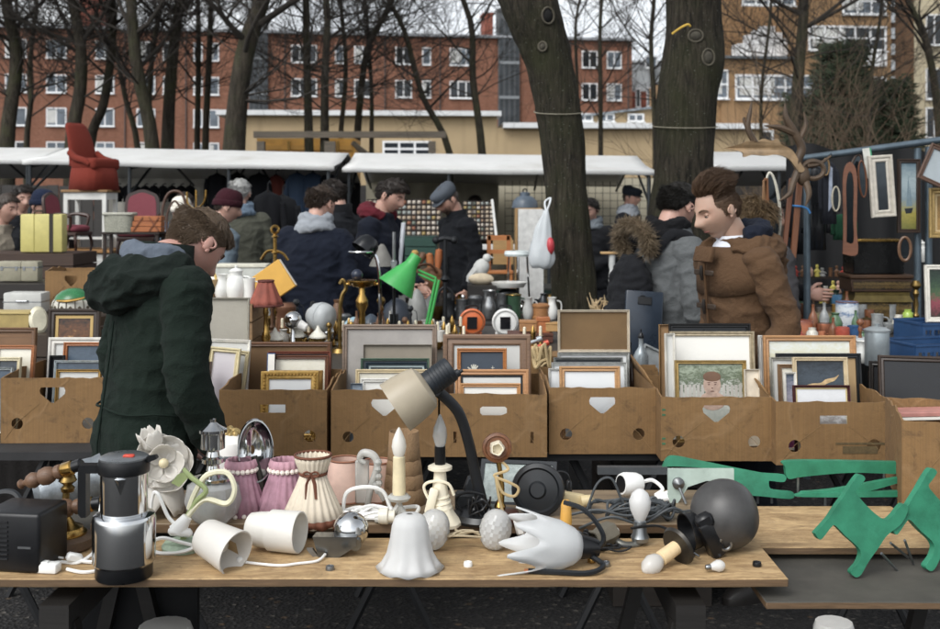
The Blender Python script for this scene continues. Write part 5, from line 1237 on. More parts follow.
# black sockets and plugs
for px, py, lab in ((575, 551, 'small black socket with looped flex left of the grey cup'), (700, 552, 'black shiny lamp cup behind the plug')):
    t, u = T('lamp_socket', lab, 'lamp socket', px, py, ZF); b = MB(u)
    if px < 600: b.lathe([(0, 0), (8, 0), (9, 5), (6, 20), (0, 22)], 18, m=aim((8, 0, 8), (-14, -6, 12))); b.mi = 0; rnd = random.Random(4); cable(b, coil(4, -2, 4, 14, 8, 3, rnd, 18, drift=.1), 1.4)
    else: b.shell([(4, 0), (14, 8), (18, 20), (19, 30)], 1.4, 28, aim((14, 6, 26), (-18, -4, 20)))
    b.build('socket', BLACKP, t)
t, u = T('mains_plug', 'black flat mains plug in front of the grey ball lamp', 'plug', 687, 556, ZF, rot=(0, 0, R(25))); b = MB(u); b.box((0, 0, 6), (12, 16, 9), bev=2.5, seg=2, taper=.8); cable(b, [(0, 8, 6), (4, 20, 12), (-10, 34, 22), (-40, 40, 22)], 1.5); b.build('plug', BLACKP, t); b = MB(u); b.tube([(-3, -8, 5), (-3, -16, 4)], 1, 6); b.tube([(3, -8, 5), (3, -16, 4)], 1, 6); b.build('pins', STEEL, t)
# tangle of black cables on the plank
t, u = T('cable_heap', 'large tangle of dark grey and black flex between the white socket and the round bulb', 'cable', 638, 520, ZP); rnd = random.Random(12); b = MB(u)
for k in range(7): cable(b, coil(rnd.uniform(-46, 34), rnd.uniform(-4, 12), 2, rnd.uniform(12, 30), rnd.uniform(6, 14), rnd.uniform(1.5, 3), rnd, 16, drift=rnd.uniform(-1.2, 1.2)), rnd.uniform(1.1, 1.8))
cable(b, [(-70, 6, 3), (-40, 0, 10), (-10, -6, 6), (20, -4, 14), (40, 0, 8), (62, 4, 10)], 1.6); cable(b, [(-52, 6, 4), (-40, 8, 34), (-26, 6, 40), (-16, 4, 20), (-8, 2, 6)], 1.3); cable(b, [(-60, -14, -8+4), (-30, -24, 10), (0, -26, 4), (30, -22, 18), (50, -18, 6)], 1.5); b.build('cord', M('3c4144', .5), t)
t, u = T('lamp_socket', 'white round lamp socket with knotted white flex on the cable tangle', 'lamp socket', 632, 500, ZP); m_ = aim((8, 2, 16), (-14, -8, 18)); b = MB(u); b.lathe([(0, 0), (9, 0), (11, 5), (11.5, 18), (10, 22), (0, 22)], 24, m=m_); b.build('socket', PLASTW, t)
b = MB(u); b.lathe([(0, 21), (8, 21.2), (8.4, 22.6), (0, 22.6)], 20, m=m_); b.build('inner_ring', BLACKP, t); b = MB(u); cable(b, [(8, 2, 16), (20, 0, 20), (30, -4, 12), (22, -6, 6), (36, -6, 10), (42, -4, 18)], 2); b.box((34, -6, 4), (22, 10, 8), rot=(0, 0, .3), bev=3); b.build('cord', PLASTW, t)
# grey ball lamp
t, u = T('ball_lamp', 'large dark grey spherical lamp with black clamp', 'lamp', 722, 551, ZF)
b = MB(u); prof = [(max(.4, 35*sin(a)**.85), -33*cos(a)) for a in [pi*i/22 for i in range(23)]]; b.lathe(prof, 48, aim((4, 6, 35), (18, 2, 40))); b.build('shade', M('4b4a49', .45, .35, .14, 30), t)
b = MB(u); b.box((-16, -18, 18), (15, 16, 38), rot=(0, R(-28), R(15)), bev=3, seg=2); b.box((-22, -20, 36), (18, 14, 14), rot=(0, R(-28), 0), bev=3); b.tube([(-16, -20, 18), (-8, -22, 2)], 3, 8); b.build('clamp', BLACKP, t)
b = MB(u); b.torus((-2, -22, 14), 6, 1.6, 18, 6, None, 'Y'); b.tube([(-8, -20, 18), (2, -16, 12)], 3, 8); b.build('screw_ring', STEEL, t)
# pale green metal bracket
t, u = T('glass_lamp_plate', 'pale green glass plate lamp with corner knob standing behind the ball lamp', 'lamp plate', 700, 503, ZP)
b = MB(u); b.prism([(-30, -8+8), (-22, 0), (-12, 16), (6, 22), (34, 22), (34, 34), (-32, 34), (-32, 6)], 4); b.build('plate', M('a9bbb0', .3, 0, .15, 20), t); b = MB(u); b.lathe([(0, 0), (6, 0), (6, 3), (3, 6), (0, 7)], 18, m=aim((-22, 0, 20), (-22, -8, 20))); b.tube([(-22, -4, 18), (-16, -10, 2)], 1.4, 6); b.build('knob', PEWTER, t)
# green plywood cut-outs on steel pins
GRN = M('177a58', .5, 0, .25, 14, .2, 60, dirt='25936e'); GRN2 = GRN
def curve2(pts, k=6): return [(p.x, p.y) for p in smoothpath([(x, y, 0) for x, y in list(pts)+[pts[0]]], k)[:-1]]
def fat(P, k):
    n = len(P); A = sum(P[i][0]*P[(i+1) % n][1]-P[(i+1) % n][0]*P[i][1] for i in range(n)); s = 1 if A > 0 else -1; out = []
    for i in range(n):
        d = V((P[(i+1) % n][0]-P[i-1][0], P[(i+1) % n][1]-P[i-1][1])); d.normalize() if d.length > 0 else None; out.append((P[i][0]+d.y*k*s, P[i][1]-d.x*k*s))
    return out
def cutout(label, px, py, z, outline, pins, rot, th=8, extra=None):
    outline = fat(outline, 1.9)
    t, u = T('painted_wood_cutout', label, 'wooden cut-out', px, py, z, rot=rot, group='green painted wooden cut-outs on steel pins')
    b = MB(u); b.prism(curve2(outline, 5), th, y0=-th/2); b.build('board', GRN, t, sharp=50)
    if extra: b = MB(u); extra(b); b.build('cross_piece', GRN, t, sharp=50)
    for (p0, p1) in pins: b = MB(u); b.tube([p0, p1], 1.4, 8); b.build('pin', M('86898a', .35, .9), t)
    return t
def cv(L, ox, oz, k): return [(x/k-ox, oz-y/k) for x, y in L]
Hs = cv([(172, 492), (190, 472), (215, 462), (300, 478), (450, 508), (560, 528), (640, 535), (640, 548), (590, 545), (574, 552), (580, 585), (620, 594), (668, 600), (665, 612), (560, 604), (445, 590), (450, 545), (430, 522), (340, 498), (230, 490)], 108, 149, 3.917)
def wing(b):
    b.prism(curve2(cv([(250, 186), (330, 180), (420, 165), (500, 150), (585, 136), (588, 145), (500, 172), (420, 192), (400, 194), (250, 199)], 130, 68, 3.159), 4), 6, y0=-12); b.prism(curve2(cv([(250, 188), (605, 182), (605, 198), (250, 200)], 130, 68, 3.159), 4), 6, y0=-14)
cutout('long green wooden cut-out lying flat in front of the sixth cardboard box', 728, 489, ZR, Hs, [((30, 0, 0), (30, 4, -22+8)), ((-14, 0, 2), (-14, 4, -14)), ((44, 2, 0), (44, 4, -14))], (R(-12), 0, 0))
def wing_old(b): b.prism(curve2([(-48, 6), (-10, 10), (30, 19), (58, 30), (62, 26), (34, 12), (0, 4), (-46, 0)], 5), 6, y0=-13)
cutout('long green wooden cut-out with raised wing at the right of the front table', 850, 498, ZR, [(-64, 32), (-60, 36), (30, 35), (60, 33), (60, 27), (0, 28), (-48, 24), (-62, 22)], [((-52, 0, 24), (-52, 0, 1)), ((34, 0, 28), (34, 0, 1)), ((-28, -10, 4), (-28, -10, -12)), ((50, -8, 14), (50, -8, -8))], (0, 0, 0), 7, wing)
Xs = cv([(300, 326), (310, 337), (345, 302), (366, 296), (400, 330), (448, 378), (440, 420), (414, 448), (424, 456), (438, 450), (465, 412), (500, 372), (532, 334), (582, 300), (606, 258), (597, 249), (562, 283), (532, 296), (490, 270), (448, 226), (432, 200), (447, 180), (466, 158), (456, 152), (430, 178), (404, 212), (370, 252), (345, 284)], 132, 146, 3.159)
cutout('tilted green wooden cut-out standing on edge on the grey board', 852, 576, ZG+.005, Xs, [((34, 3, 20), (58, 16, -2)), ((44, 2, 30), (74, 24, 10))], (R(-6), 0, R(8)))
cutout('tilted green wooden cut-out at the right edge beside its twin', 926, 570, ZG+.005, Xs, [((-20, 3, 30), (0, 20, 2)), ((34, 3, 20), (58, 16, -2))], (R(-6), 0, R(14)))
# loose small bits between the lamps
t, u = T('power_cable', 'white flex trailing in front of the cone lampshade', 'cable', 282, 566, ZF); b = MB(u); cable(b, [(-38, 6, 2), (-20, 0, 2), (0, -4, 2), (16, 2, 2), (34, 10, 2), (40, 24, 4)], 1.4); b.build('cord', PLASTW, t); b = MB(u); b.box((-42, 7, 4), (11, 7, 7), rot=(0, 0, .5), bev=2); b.build('plug', PLASTW, t)
for px, py, lb, c in ((592, 562, 'small brass screw cap in front of the black socket', BRASS), (606, 566, 'small steel screw cap right of the brass one', STEEL), (468, 566, 'white plastic ring lying right of the bell shade', PLASTW), (330, 570, 'short grey plastic sleeve in front of the chrome spotlight', PEWTER), (757, 566, 'small black knob near the corner of the plywood', BLACKP)):
    t, u = T('screw_cap', lb, 'fitting', px, py, ZF); b = MB(u); b.lathe([(2, 0), (4.4, 0), (4.6, 2), (4, 4.4), (2.4, 4.8), (2, 4.4)], 20); b.build('cap', c, t)
for px, py, lb in ((606, 538, 'frosted pear bulb lying by the grey cup'), (712, 572, 'clear small bulb lying in front of the black clamp')):
    t, u = T('light_bulb', lb, 'light bulb', px, py, ZF, rot=(0, 0, R(px % 50))); m_ = aim((-7, 0, 5), (10, 0, 6)); b = MB(u); b.lathe([(2.6, 5), (4, 8), (6, 13), (5.6, 17), (3, 20), (0, 20.6)], 18, m=m_); b.build('glass', frost('e2e0da', .3, .25), t); b = MB(u); b.lathe([(0, 0), (2, 0), (2.8, 1), (2.8, 5.6), (0, 5.6)], 14, m=m_); b.build('screw_base', STEEL, t)
t, u = T('cable_heap', 'thin brown and white flex knot between the cut glass drop and the wooden disc lamp', 'cable', 462, 538, ZP); rnd = random.Random(31); b = MB(u); cable(b, coil(0, 0, 2, 14, 5, 3, rnd, 6, drift=.8), 1.1); cable(b, [(-20, 0, 2), (0, -6, 4), (22, -4, 2)], 1.2); b.build('cord', M('a89878', .6), t)
t, u = T('cable_heap', 'black thin flex lying along the front of the flame shade', 'cable', 610, 552, ZF); rnd = random.Random(33); b = MB(u); cable(b, coil(0, 0, 2, 16, 8, 2.5, rnd, 5, drift=1.2), 1.1); b.build('cord', M('1b1d20', .5), t)
# white shades on the ground under the table
for px, d, r, zt, lab in ((165, 3.0, .076, .49, 'tall white shade standing on the gravel under the left end of the front table'), (834, 3.9, .07, .155, 'small white fluted shade under the right end of the front table')):
    py = HY+(H-zt)*F/d; t = thing('lampshade', lab, 'lampshade', ((px-CX)*d/F, d, 0)); b = MB(); b.lathe([(0, 0), (r*1.1, 0), (r*1.15, zt*.3), (r, zt-.02), (r*.9, zt), (0, zt+.004)], 36, wob=lambda a, r_, z, q: (r_*(1+.02*cos(14*a)), z)); b.build('shade', WHITEP, t)
# ------------------------------------------------------------------ banana boxes full of picture frames
ZB = .72
def card_mat():
    m, nt, b = nodes_for('cardboard'); v = coords(nt)
    n = noi(nt, v, 5, 6, .65); f = noi(nt, stretch(nt, v, (240, 240, 3)), 1.0, 3); s = noi(nt, v, 14, 6, .75, .5)
    col = mix(nt, n, lin('705128'), lin('916c39')); col = mix(nt, ramp(nt, f, [(.4, (0, 0, 0, 1)), (.6, (.25, .25, .25, 1))]), col, lin('60472a'))
    col = mix(nt, ramp(nt, s, [(.55, (0, 0, 0, 1)), (.70, (.7, .7, .7, 1))]), col, lin('4b3821'))
    cr = N(nt, 'ShaderNodeTexVoronoi', Scale=2.2, feature='DISTANCE_TO_EDGE'); dv = N(nt, 'ShaderNodeVectorMath', operation='ADD'); nn = N(nt, 'ShaderNodeTexNoise', Scale=7.0); nt.links.new(v, nn.inputs['Vector']); nt.links.new(v, dv.inputs[0]); ms = stretch(nt, nn.outputs['Color'], (.12, .12, .12)); nt.links.new(ms, dv.inputs[1]); nt.links.new(dv.outputs[0], cr.inputs['Vector'])
    e = ramp(nt, cr.outputs['Distance'], [(0, (.3, .3, .3, 1)), (.02, (0, 0, 0, 1))]); col = mix(nt, e, col, lin('8f7048'))
    nt.links.new(col, b.inputs['Base Color']); b.inputs['Roughness'].default_value = .85
    mx = N(nt, 'ShaderNodeMath', operation='MULTIPLY_ADD'); nt.links.new(n, mx.inputs[0]); mx.inputs[1].default_value = 3; nt.links.new(e, mx.inputs[2]); bump(nt, b, mx.outputs[0], .5, .006); return m
CARD = card_mat(); t = thing('trestle_table', 'dark trestle table carrying the row of cardboard boxes', 'table', (.2, 4.2, 0)); DKT = M('2a2a2b', .75, 0, .3, 8)
b = MB(); b.box((-.25, .14, ZB-.016), (3.9, .56, .03)); b.build('top', DKT, t)
for x in (-1.95, -1.35, -.5, .35, 1.3):
    for a_, y_ in ((-1, -.10), (1, -.07), (-1, .38)): b = MB(); b.tube([(x+a_*.17, y_, 0), (x-a_*.17, y_, ZB-.03)], .016, 6); b.build('leg', M('18191b', .6), t)
for x in (-1.38, .60): b = MB(); b.box((x, .1, (ZB-.04)/2), (.03, .03, ZB-.05)); b.build('red_leg', M('5e2320', .6), t)
t = thing('grey_bar', 'grey metal bar under the fifth cardboard box', 'bar', W(632, 470, 3.82)); b = MB(); b.box((0, 0, 0), (.24, .03, .025)); b.build('bar', M('55585a', .6, .4), t)

def hand_hole(w, v=0):
    if v == 0: return [(-w*.5, .022), (-w*.44, .034), (w*.44, .034), (w*.5, .022), (w*.47, .008), (w*.06, -.026), (-w*.06, -.026), (-w*.47, .008)]
    if v == 1: return [(-w*.5, -.006), (-w*.5, .012), (-w*.42, .018), (w*.42, .018), (w*.5, .012), (w*.5, -.006), (w*.3, -.014), (-w*.42, -.014)]
    return [(-w*.5, -.016), (-w*.5, .014), (w*.46, .014), (w*.46, -.016)]
def circ(x, z, r, n=18): return [(x+r*cos(-2*pi*i/n), z+r*sin(-2*pi*i/n)) for i in range(n)]
BOXF = {}
def box(idx, x0, x1, ytop, ybot, label, hv=0, dots=(.055, .055), slit=False, rz=0, flap=0, depth=.5, mark=None, zb=ZB):
    d = (H-zb)*F/(ybot-HY); u = d/F; w = (x1-x0)*u; h = (ybot-ytop)*u
    t = thing('cardboard_box', label, 'cardboard box', (((x0+x1)/2-CX)*u, d, zb), (0, 0, R(rz)), 'brown cardboard fruit boxes in the front row')
    th = .006; rnd = random.Random(idx)
    holes = [[(x, z+h*.72) for x, z in hand_hole(w*.25, hv)]]
    if slit: holes += [[(s*w*.36-.006, h*.22), (s*w*.36-.006, h*.40), (s*w*.36+.006, h*.40), (s*w*.36+.006, h*.22)] for s in (-1, 1)]
    else:
        if dots[0]: holes.append(circ(-w*.34, h*.30, dots[0]*.4))
        if dots[1]: holes.append(circ(w*.34, h*.30, dots[1]*.4))
    def wob(b):
        for v in b.bm.verts:
            q = v.co; v.co.z += (.004*noise.noise(V((q.x*14, q.y*8, idx))) if q.z > h*.9 else 0); v.co.y += .004*noise.noise(V((q.x*5, q.z*6, idx*3+1)))
    def top(n=14, amp=.003):
        return [(w/2-w*i/n, h+amp*noise.noise(V((i*.7, idx*2.1, 0)))*2) for i in range(n+1)]
    b = MB(); b.prism([(-w/2, 0), (w/2, 0)]+top(), th, holes=holes)
    # fold-crease reinforcing flap seen as a raised chevron under the hand hole
    b.build('front_panel', CARD, t, sharp=25)
    b = MB(); b.prism([(-w/2, 0), (w/2, 0)]+top(10), th, y0=depth-th); b.build('rear_panel', CARD, t)
    for s in (-1, 1):
        b = MB(); n = 10; poly = [(0.0065, 0), (depth-.0065, 0)]+[(depth-.0065-(depth-.013)*i/n, h+.012*sin(pi*i/n)*rnd.uniform(.2, 1.6)) for i in range(n+1)]
        b.prism(poly, th, m=Matrix.Translation((s*(w/2-th*.5)+.003, 0, 0)) @ Matrix.Rotation(pi/2, 4, 'Z')); b.build('side_panel', CARD, t)
    b = MB(); b.box((0, depth/2, .004), (w-.016, depth-.016, .006)); b.build('bottom', CARD, t)
    # crease lines: thin pressed folds running from the lower corners to the hand hole
    for s in (-1, 1):
        b = MB(); b.tube([(s*w*.46, -.0005, h*.06), (s*w*.34, -.001, h*.32), (s*w*.12, -.0005, h*.62)], .0009, 4)
        b.build('crease', M('87693f', .9), t)
    if mark == 'print':
        b = MB(); b.box((w*.22, -.0008, h*.24), (w*.30, .001, h*.12)); b.box((w*.22, -.0008, h*.34), (w*.42, .001, h*.035)); b.build('faded_print', M('5f4e2e', .9, 0, .35, 60), t)
    if mark == 'green':
        b = MB()
        for z in (.80, .72, .35, .27): b.box((-w*.475, -.0008, h*z), (w*.03, .001, h*.028))
        b.build('green_mark', M('2f6a48', .9), t)
    if flap:
        b = MB(); f = flap; b.raw([(w/2, .02, h), (w/2, depth-.02, h), (w/2-f*.3, depth-.05, h+f), (w/2-f*.4, .10, h+f*.8)], [(0, 1, 2, 3)]); o = b.build('side_flap', CARD, t, calc=False); md = o.modifiers.new('t', 'SOLIDIFY'); md.thickness = .005
    return t, d
BX = [(1, 104, 378, 443, 'cardboard box at the left end of the row, left of the man in the parka', 0, (.055, .055), False, 0),
      (219, 327, 390, 456, 'cardboard box holding the ornate gold frame, right of the man in the parka', 2, (0, .055), False, 0),
      (331, 438, 390, 457, 'cardboard box behind the beige gooseneck lampshade', 0, (.05, 0), False, 0),
      (440, 547, 394, 457, 'cardboard box with the big brown moulded frame and two narrow slits', 1, (0, 0), True, 0),
      (549, 656, 388, 454, 'stained cardboard box under the brown canvas back', 0, (.055, .055), False, .06),
      (661, 772, 397, 461, 'cardboard box with green side marks and the photo of a boy', 0, (.055, .055), False, .05),
      (776, 893, 402, 465, 'cardboard box with faded dark print holding the reed landscape', 2, (.055, .06), False, 0)]
DB = []
for i, (x0, x1, a, c, lb, hv, dt, sl, fl) in enumerate(BX):
    t_, d_ = box(i, x0, x1, a, c, lb, hv, dt, sl, (1.5, -.6, .5, -.8, .8, -.5, .4)[i], fl, mark={5: 'green', 6: 'print'}.get(i)); DB.append(d_)
t, d8 = box(8, 905, 1000, 423, 512, 'nearer cardboard box cut off by the right edge', 2, (0, 0), False, -14, 0, .4, zb=.74)

# -- frames
def frame(px0, px1, py0, d, label, col='8a5a30', mw=5, pic=None, zb=.745, lean=9, py1=None, metal=False, matte=0, mcol='e2ded2', rz=0, back=False, ornate=False, th=.02, tilt=0, bot=None, cat='picture frame', name='picture_frame', group=None, figure=None, woodk=True, step=0, rough=.45):
    u = d/F; zt = H-(py0-HY)*u; z0 = zb if py1 is None else H-(py1-HY)*u; h = (zt-z0)/cos(R(lean)); w = (px1-px0)*u; m = mw*u
    t = thing(name, label, cat, (((px0+px1)/2-CX)*u, d-h*sin(R(lean))*.5, z0), (R(-lean), R(tilt), R(rz)), group)
    prof = [(0, th), (0, .003), (m*.12, 0), (m*.35, .001), (m*.5, .006) if not step else (m*.42, .009), (m*.8, .004), (m*.92, .006), (m, .010), (m, th)]
    b = MB(); rings = []
    for ins, y in prof: rings.append([(-w/2+ins, y, ins), (w/2-ins, y, ins), (w/2-ins, y, h-ins), (-w/2+ins, y, h-ins)])
    b.loft(rings, False, loop=True)
    if ornate:
        for k in range(int(w/(m*.42))): 
            for z in (m*.45, h-m*.45): b.ball((-w/2+m*.4+k*m*.42, .001, z), m*.17, 6)
        for k in range(int(h/(m*.42))):
            for x in (-w/2+m*.45, w/2-m*.45): b.ball((x, .001, m*.4+k*m*.42), m*.17, 6)
    mt = M(col, .3, .85, .2, 40) if metal == 1 else M(col, .35, .55, .25, 50) if metal else (wood(col, .3, 14, rough, 0) if woodk else M(col, rough, 0, .15, 30))
    b.build('moulding', mt, t, sharp=25)
    iw, ih = w-2*m, h-2*m
    if matte:
        q = matte*u; b = MB(); b.prism([(-iw/2+.0005, m+.0005), (iw/2-.0005, m+.0005), (iw/2-.0005, h-m-.0005), (-iw/2+.0005, h-m-.0005)], .002, y0=.011, holes=[[(-iw/2+q, m+q), (iw/2-q, m+q), (iw/2-q, h-m-q), (-iw/2+q, h-m-q)]]); b.build('mount', M(mcol, .8, 0, .06), t)
    b = MB(); b.box((0, .015, h/2), (iw+.004, .003, ih+.004)); b.build('picture', pic or PAPER, t)
    if figure: figure(t, iw, ih, m, h)
    if back: b = MB(); b.box((0, .0195, h/2), (w*.9, .002, h*.9)); b.build('backing', M('6f573a', .9), t)
    return t
A_reed = art('reeds', [(0, '3c4a2c'), (.35, '6d6a33'), (.55, 'a59a52'), (.75, 'c9c6a4'), (1, 'd2d6cf')], .3, 4)
A_dark = art('dark_forest', [(0, '3a4148'), (.3, '59626a'), (.5, '2b333b'), (.75, '3b4650'), (1, '222930')], .35, 5)
A_blue = art('blue_sea', [(0, '3e4d58'), (.4, '5d7482'), (.7, '45586a'), (1, '2f4050')], .3, 4)
A_gold = art('glow_landscape', [(0, '1b140d'), (.3, '4b2d10'), (.5, 'a5702a'), (.62, 'd2a25a'), (.75, '6a3f18'), (1, '20140c')], .35, 5)
A_soft = art('soft_print', [(0, 'b9b29c'), (.4, '8f8f78'), (.6, 'c9c3ac'), (1, 'dcd8c8')], .3, 5)
A_lav = art('lavender', [(0, 'b0a7b0'), (.5, 'bcb5bd'), (1, 'c9c4c6')], .15, 3)
A_white = M('c4c4bf', .5, 0, .05, 6); A_glass = art('blank_glass', [(0, 'a9b2b6'), (.5, 'c6cacc'), (1, 'd6d8d8')], .15, 1.5, 2, .15)
A_teal = art('teal', [(0, '24343a'), (.5, '37505a'), (1, '1d2a30')], .25, 5); A_sketch = art('sketch', [(0, 'd8d6ce'), (.35, 'cfcdc4'), (.5, 'dedcd4'), (1, 'e6e4dc')], .3, 7)
A_ship = art('ship_sea', [(0, '6a6a2c'), (.25, 'a0943a'), (.45, '7c9098'), (.7, '9fb0b4'), (1, '5d7480')], .2, 4)
A_flow = art('flowers', [(0, '2d2a20'), (.3, '8b3a48'), (.5, '3f5a36'), (.75, '2a4030'), (1, '1d2b24')], .4, 8)
CANV = M('8e8a80', .9, 0, .15, 8, .2, 150); CANVB = M('6d5433', .9, 0, .2, 6, .2, 120)
def d_(i, o): return DB[i]+o
G1 = 'frames standing in the leftmost box'
d = DB[0]
frame(-8, 32, 346, d+.22, 'orange wood frame at the left end of the leftmost box', 'a2622f', 4, A_soft, lean=10)
frame(-8, 18, 358, d+.15, 'cream narrow frame in front of the orange one at the left edge', 'c9bd98', 4, A_dark, lean=10, woodk=False)
frame(-14, 10, 368, d+.08, 'small grey frame lowest at the left edge', '9aa0a0', 3, A_blue, lean=10, metal=2)
frame(-10, 34, 328, d+.36, 'dark brown unframed backboard behind the orange frame at the left edge', '6a4a2c', 5, wood('7a5530', .3, 6), lean=6)
frame(22, 41, 350, d+.30, 'stack of dark wood frame edges turned sideways in the leftmost box', '4b4238', 4, DARK, lean=10, rz=50)
frame(46, 98, 309, d+.44, 'dark framed glowing golden landscape painting', '33261c', 7, A_gold, lean=6, matte=3, mcol='b99a58')
frame(46, 104, 338, d+.30, 'broad pale grey frame below the golden landscape', 'c6c3ba', 7, A_white, lean=8, woodk=False)
frame(61, 111, 343, d+.24, 'orange wood frame with blue winter picture', 'a4602c', 4, A_blue, lean=9, matte=0)
frame(47, 62, 356, d+.2, 'thin black frame wedged beside the blue winter picture', '17181a', 2.5, DARK, lean=9, woodk=False)
frame(52, 102, 361, d+.14, 'pale blue silver frame below the blue winter picture', 'b9c2c4', 2.5, A_blue, lean=9, metal=2)
frame(54, 99, 370, d+.08, 'narrow gilt frame at the front of the leftmost box', 'a8853f', 3, A_white, lean=9, metal=2)
d = DB[1]
frame(196, 248, 298, d+.50, 'grey canvas board standing behind the man in the parka', 'a5a091', 2, M('9d988b', .9, 0, .12, 6, .3, 100), lean=5, woodk=False, name='canvas_board', cat='canvas')
frame(203, 246, 340, d+.36, 'white card mount standing in front of the grey canvas board', 'd8d5cc', 3, A_white, lean=9, woodk=False, tilt=2)
frame(200, 232, 348, d+.28, 'cream double rimmed frame leaning right beside the parka', 'cbbd8f', 5, A_lav, lean=9, tilt=5, woodk=False)
frame(206, 240, 350, d+.24+.09, 'second cream frame edge behind the double rimmed one', 'c2b48a', 4, A_white, lean=9, tilt=6, woodk=False)
frame(194, 206, 362, d+.2, 'small brown frame tucked against the parka sleeve', '4b3422', 3, A_soft, lean=9, tilt=3)
frame(243, 330, 343, d+.46, 'shallow brown wooden box lid standing behind the ornate gold frame', '6e4a30', 4, M('6d5130', .8, 0, .2, 6), lean=4, th=.06)
frame(270, 328, 356, d+.30, 'reddish wood frame with soft green print behind the ornate gold frame', '6b3f28', 4, A_soft, lean=8)
frame(267, 330, 352, d+.36, 'dark red frame with brass clip at its top edge', '7a3a24', 3, A_teal, lean=8)
t = thing('book', 'thin blue book standing left of the reddish frame', 'book', (((269-CX)*(d+.26)/F), d+.26, .745), (R(-8), 0, 0)); b = MB(); b.box((0, .012, .155), (.03, .024, .31)); b.build('cover', M('2a4a7a', .5), t); b = MB(); b.box((.002, .012, .155), (.026, .026, .302)); b.build('pages', PAPER, t)
frame(260, 318, 372, d+.14, 'ornate beaded gold frame at the front of its cardboard box', 'b8913f', 8, A_glass, lean=8, metal=2, ornate=True, th=.03)
frame(268, 322, 371, d+.20, 'plain gold frame directly behind the ornate beaded one', 'b38c45', 5, A_white, lean=8, metal=2)
d = DB[2]
frame(342, 437, 325, d+.46, 'big stretched canvas seen from behind with torn grey paper', '8b7868', 5, M('9a9590', .85, 0, .18, 4, .4, 30, dirt='b3aea6'), lean=4, th=.03)
frame(363, 432, 345, d+.43, 'sheet of brown grey card inside the torn canvas back', '8f8778', 1, M('8f8676', .9, 0, .12, 6), lean=4, woodk=False, name='card_sheet', cat='card')
frame(360, 429, 359, d+.32, 'slim green and silver frame in the box behind the gooseneck shade', '4f6a58', 2.5, A_teal, lean=8, woodk=False)
frame(365, 427, 363, d+.26, 'slim dark blue frame in front of the green one', '233540', 3, A_teal, lean=8, woodk=False, matte=2, mcol='9fb0b0')
frame(355, 429, 370, d+.18, 'cream wood frame partly behind the gooseneck shade', 'cdb98e', 4, A_soft, lean=8, woodk=False)
frame(360, 398, 379, d+.10, 'small white frame at the front left behind the gooseneck shade', 'dddbd2', 4, A_sketch, lean=8, woodk=False)
frame(350, 362, 384, d+.06, 'grey blue card tucked beside the small white frame', '8794a0', 1, M('8794a0', .7), lean=8, woodk=False, name='card_sheet', cat='card')
d = DB[3]
frame(443, 531, 335, d+.40, 'large brown frame with deep stepped moulding', '7d6048', 11, A_white, lean=5, th=.04, step=1)
def handprint(t, iw, ih, m, h):
    b = MB(); x, z = -iw*.2, h*.72
    b.ball((x, .0128, z), (.013, .001, .014), 10)
    for k, (a, l) in enumerate(((-.9, .016), (-.3, .024), (0, .026), (.3, .024), (.6, .019))): b.tube([(x, .0128, z), (x+sin(a)*.03, .0128, z+cos(a)*.014+l*.6)], [.004, .0025], 5)
    b.box((x+.075, .0128, z+.012), (.002, .001, .022)); b.box((x+.075, .0128, z+.016), (.012, .001, .002)); b.box((x+.045, .0128, z-.008), (.09, .001, .002)); b.build('drawing', M('c8c6b8', .7), t)
frame(457, 507, 349, d+.30, 'orange wood frame with a pale hand on dark ground', 'b06e2e', 4, M('39434f', .6, 0, .2, 10), lean=7, figure=handprint)
frame(455, 529, 370, d+.18, 'pine frame with black inner edge and white picture', 'b98553', 6, A_white, lean=8, matte=2, mcol='202428')
frame(460, 521, 384, d+.08, 'narrow pine frame lowest in the box with the slits', 'c08a50', 4, A_sketch, lean=8)
d = DB[4]
frame(558, 630, 310, d+.50, 'tall brown stretched canvas back standing over the fifth box', 'b9ac96', 2.5, CANVB, lean=4, py1=352, woodk=False, name='canvas_board', cat='canvas')
frame(558, 630, 353, d+.42, 'wide silver frame below the brown canvas back', 'a9aaa6', 3, A_glass, lean=7, metal=2)
frame(554, 624, 358, d+.34, 'silver grey frame with dark mount in the fifth box', '8f918e', 2.5, M('2d3338', .5), lean=8, metal=2)
frame(552, 628, 363, d+.26, 'pale silver frame third from the front in the fifth box', 'b7b9b6', 3, A_glass, lean=8, metal=2)
frame(549, 618, 369, d+.18, 'white rimmed glass frame behind the pine one in the fifth box', 'cfcfca', 2, A_glass, lean=8, woodk=False)
frame(560, 621, 367, d+.10, 'plain pine frame with pale blank picture in the fifth box', 'b98a55', 5.5, A_glass, lean=8)
d = DB[5]
def boy(t, iw, ih, m, h):
    y = .0128; b = MB(); zc = h*.70
    for k in range(15): b.box((-iw*.46+k*iw*.066, y+.0002, zc-.035), (iw*.045, .0006, .07))
    b.build('fence_image', M('a8a49c', .6, 0, .1), t)
    b = MB(); b.ball((iw*.02, y-.0004, zc), (.033, .0008, .042), 18); b.ball((iw*.02, y-.0002, zc-.06), (.05, .0006, .035), 14); b.build('face_image', M('a88d7c', .6, 0, .25, 50), t)
    b = MB(); b.ball((iw*.02, y-.0008, zc+.03), (.034, .0008, .02), 16); b.build('hair_image', M('6a4d38', .6), t)
    b = MB()
    for s in (-1, 1): b.ball((iw*.02+s*.012, y-.0014, zc+.001), (.0045, .0004, .002), 8); b.ball((iw*.02+s*.012, y-.0014, zc+.008), (.007, .0004, .0016), 8)
    b.ball((iw*.02, y-.0014, zc-.024), (.009, .0004, .0018), 8); b.ball((iw*.02, y-.0014, zc-.012), (.004, .0004, .002), 8); b.build('features_image', M('5b3a30', .6), t)
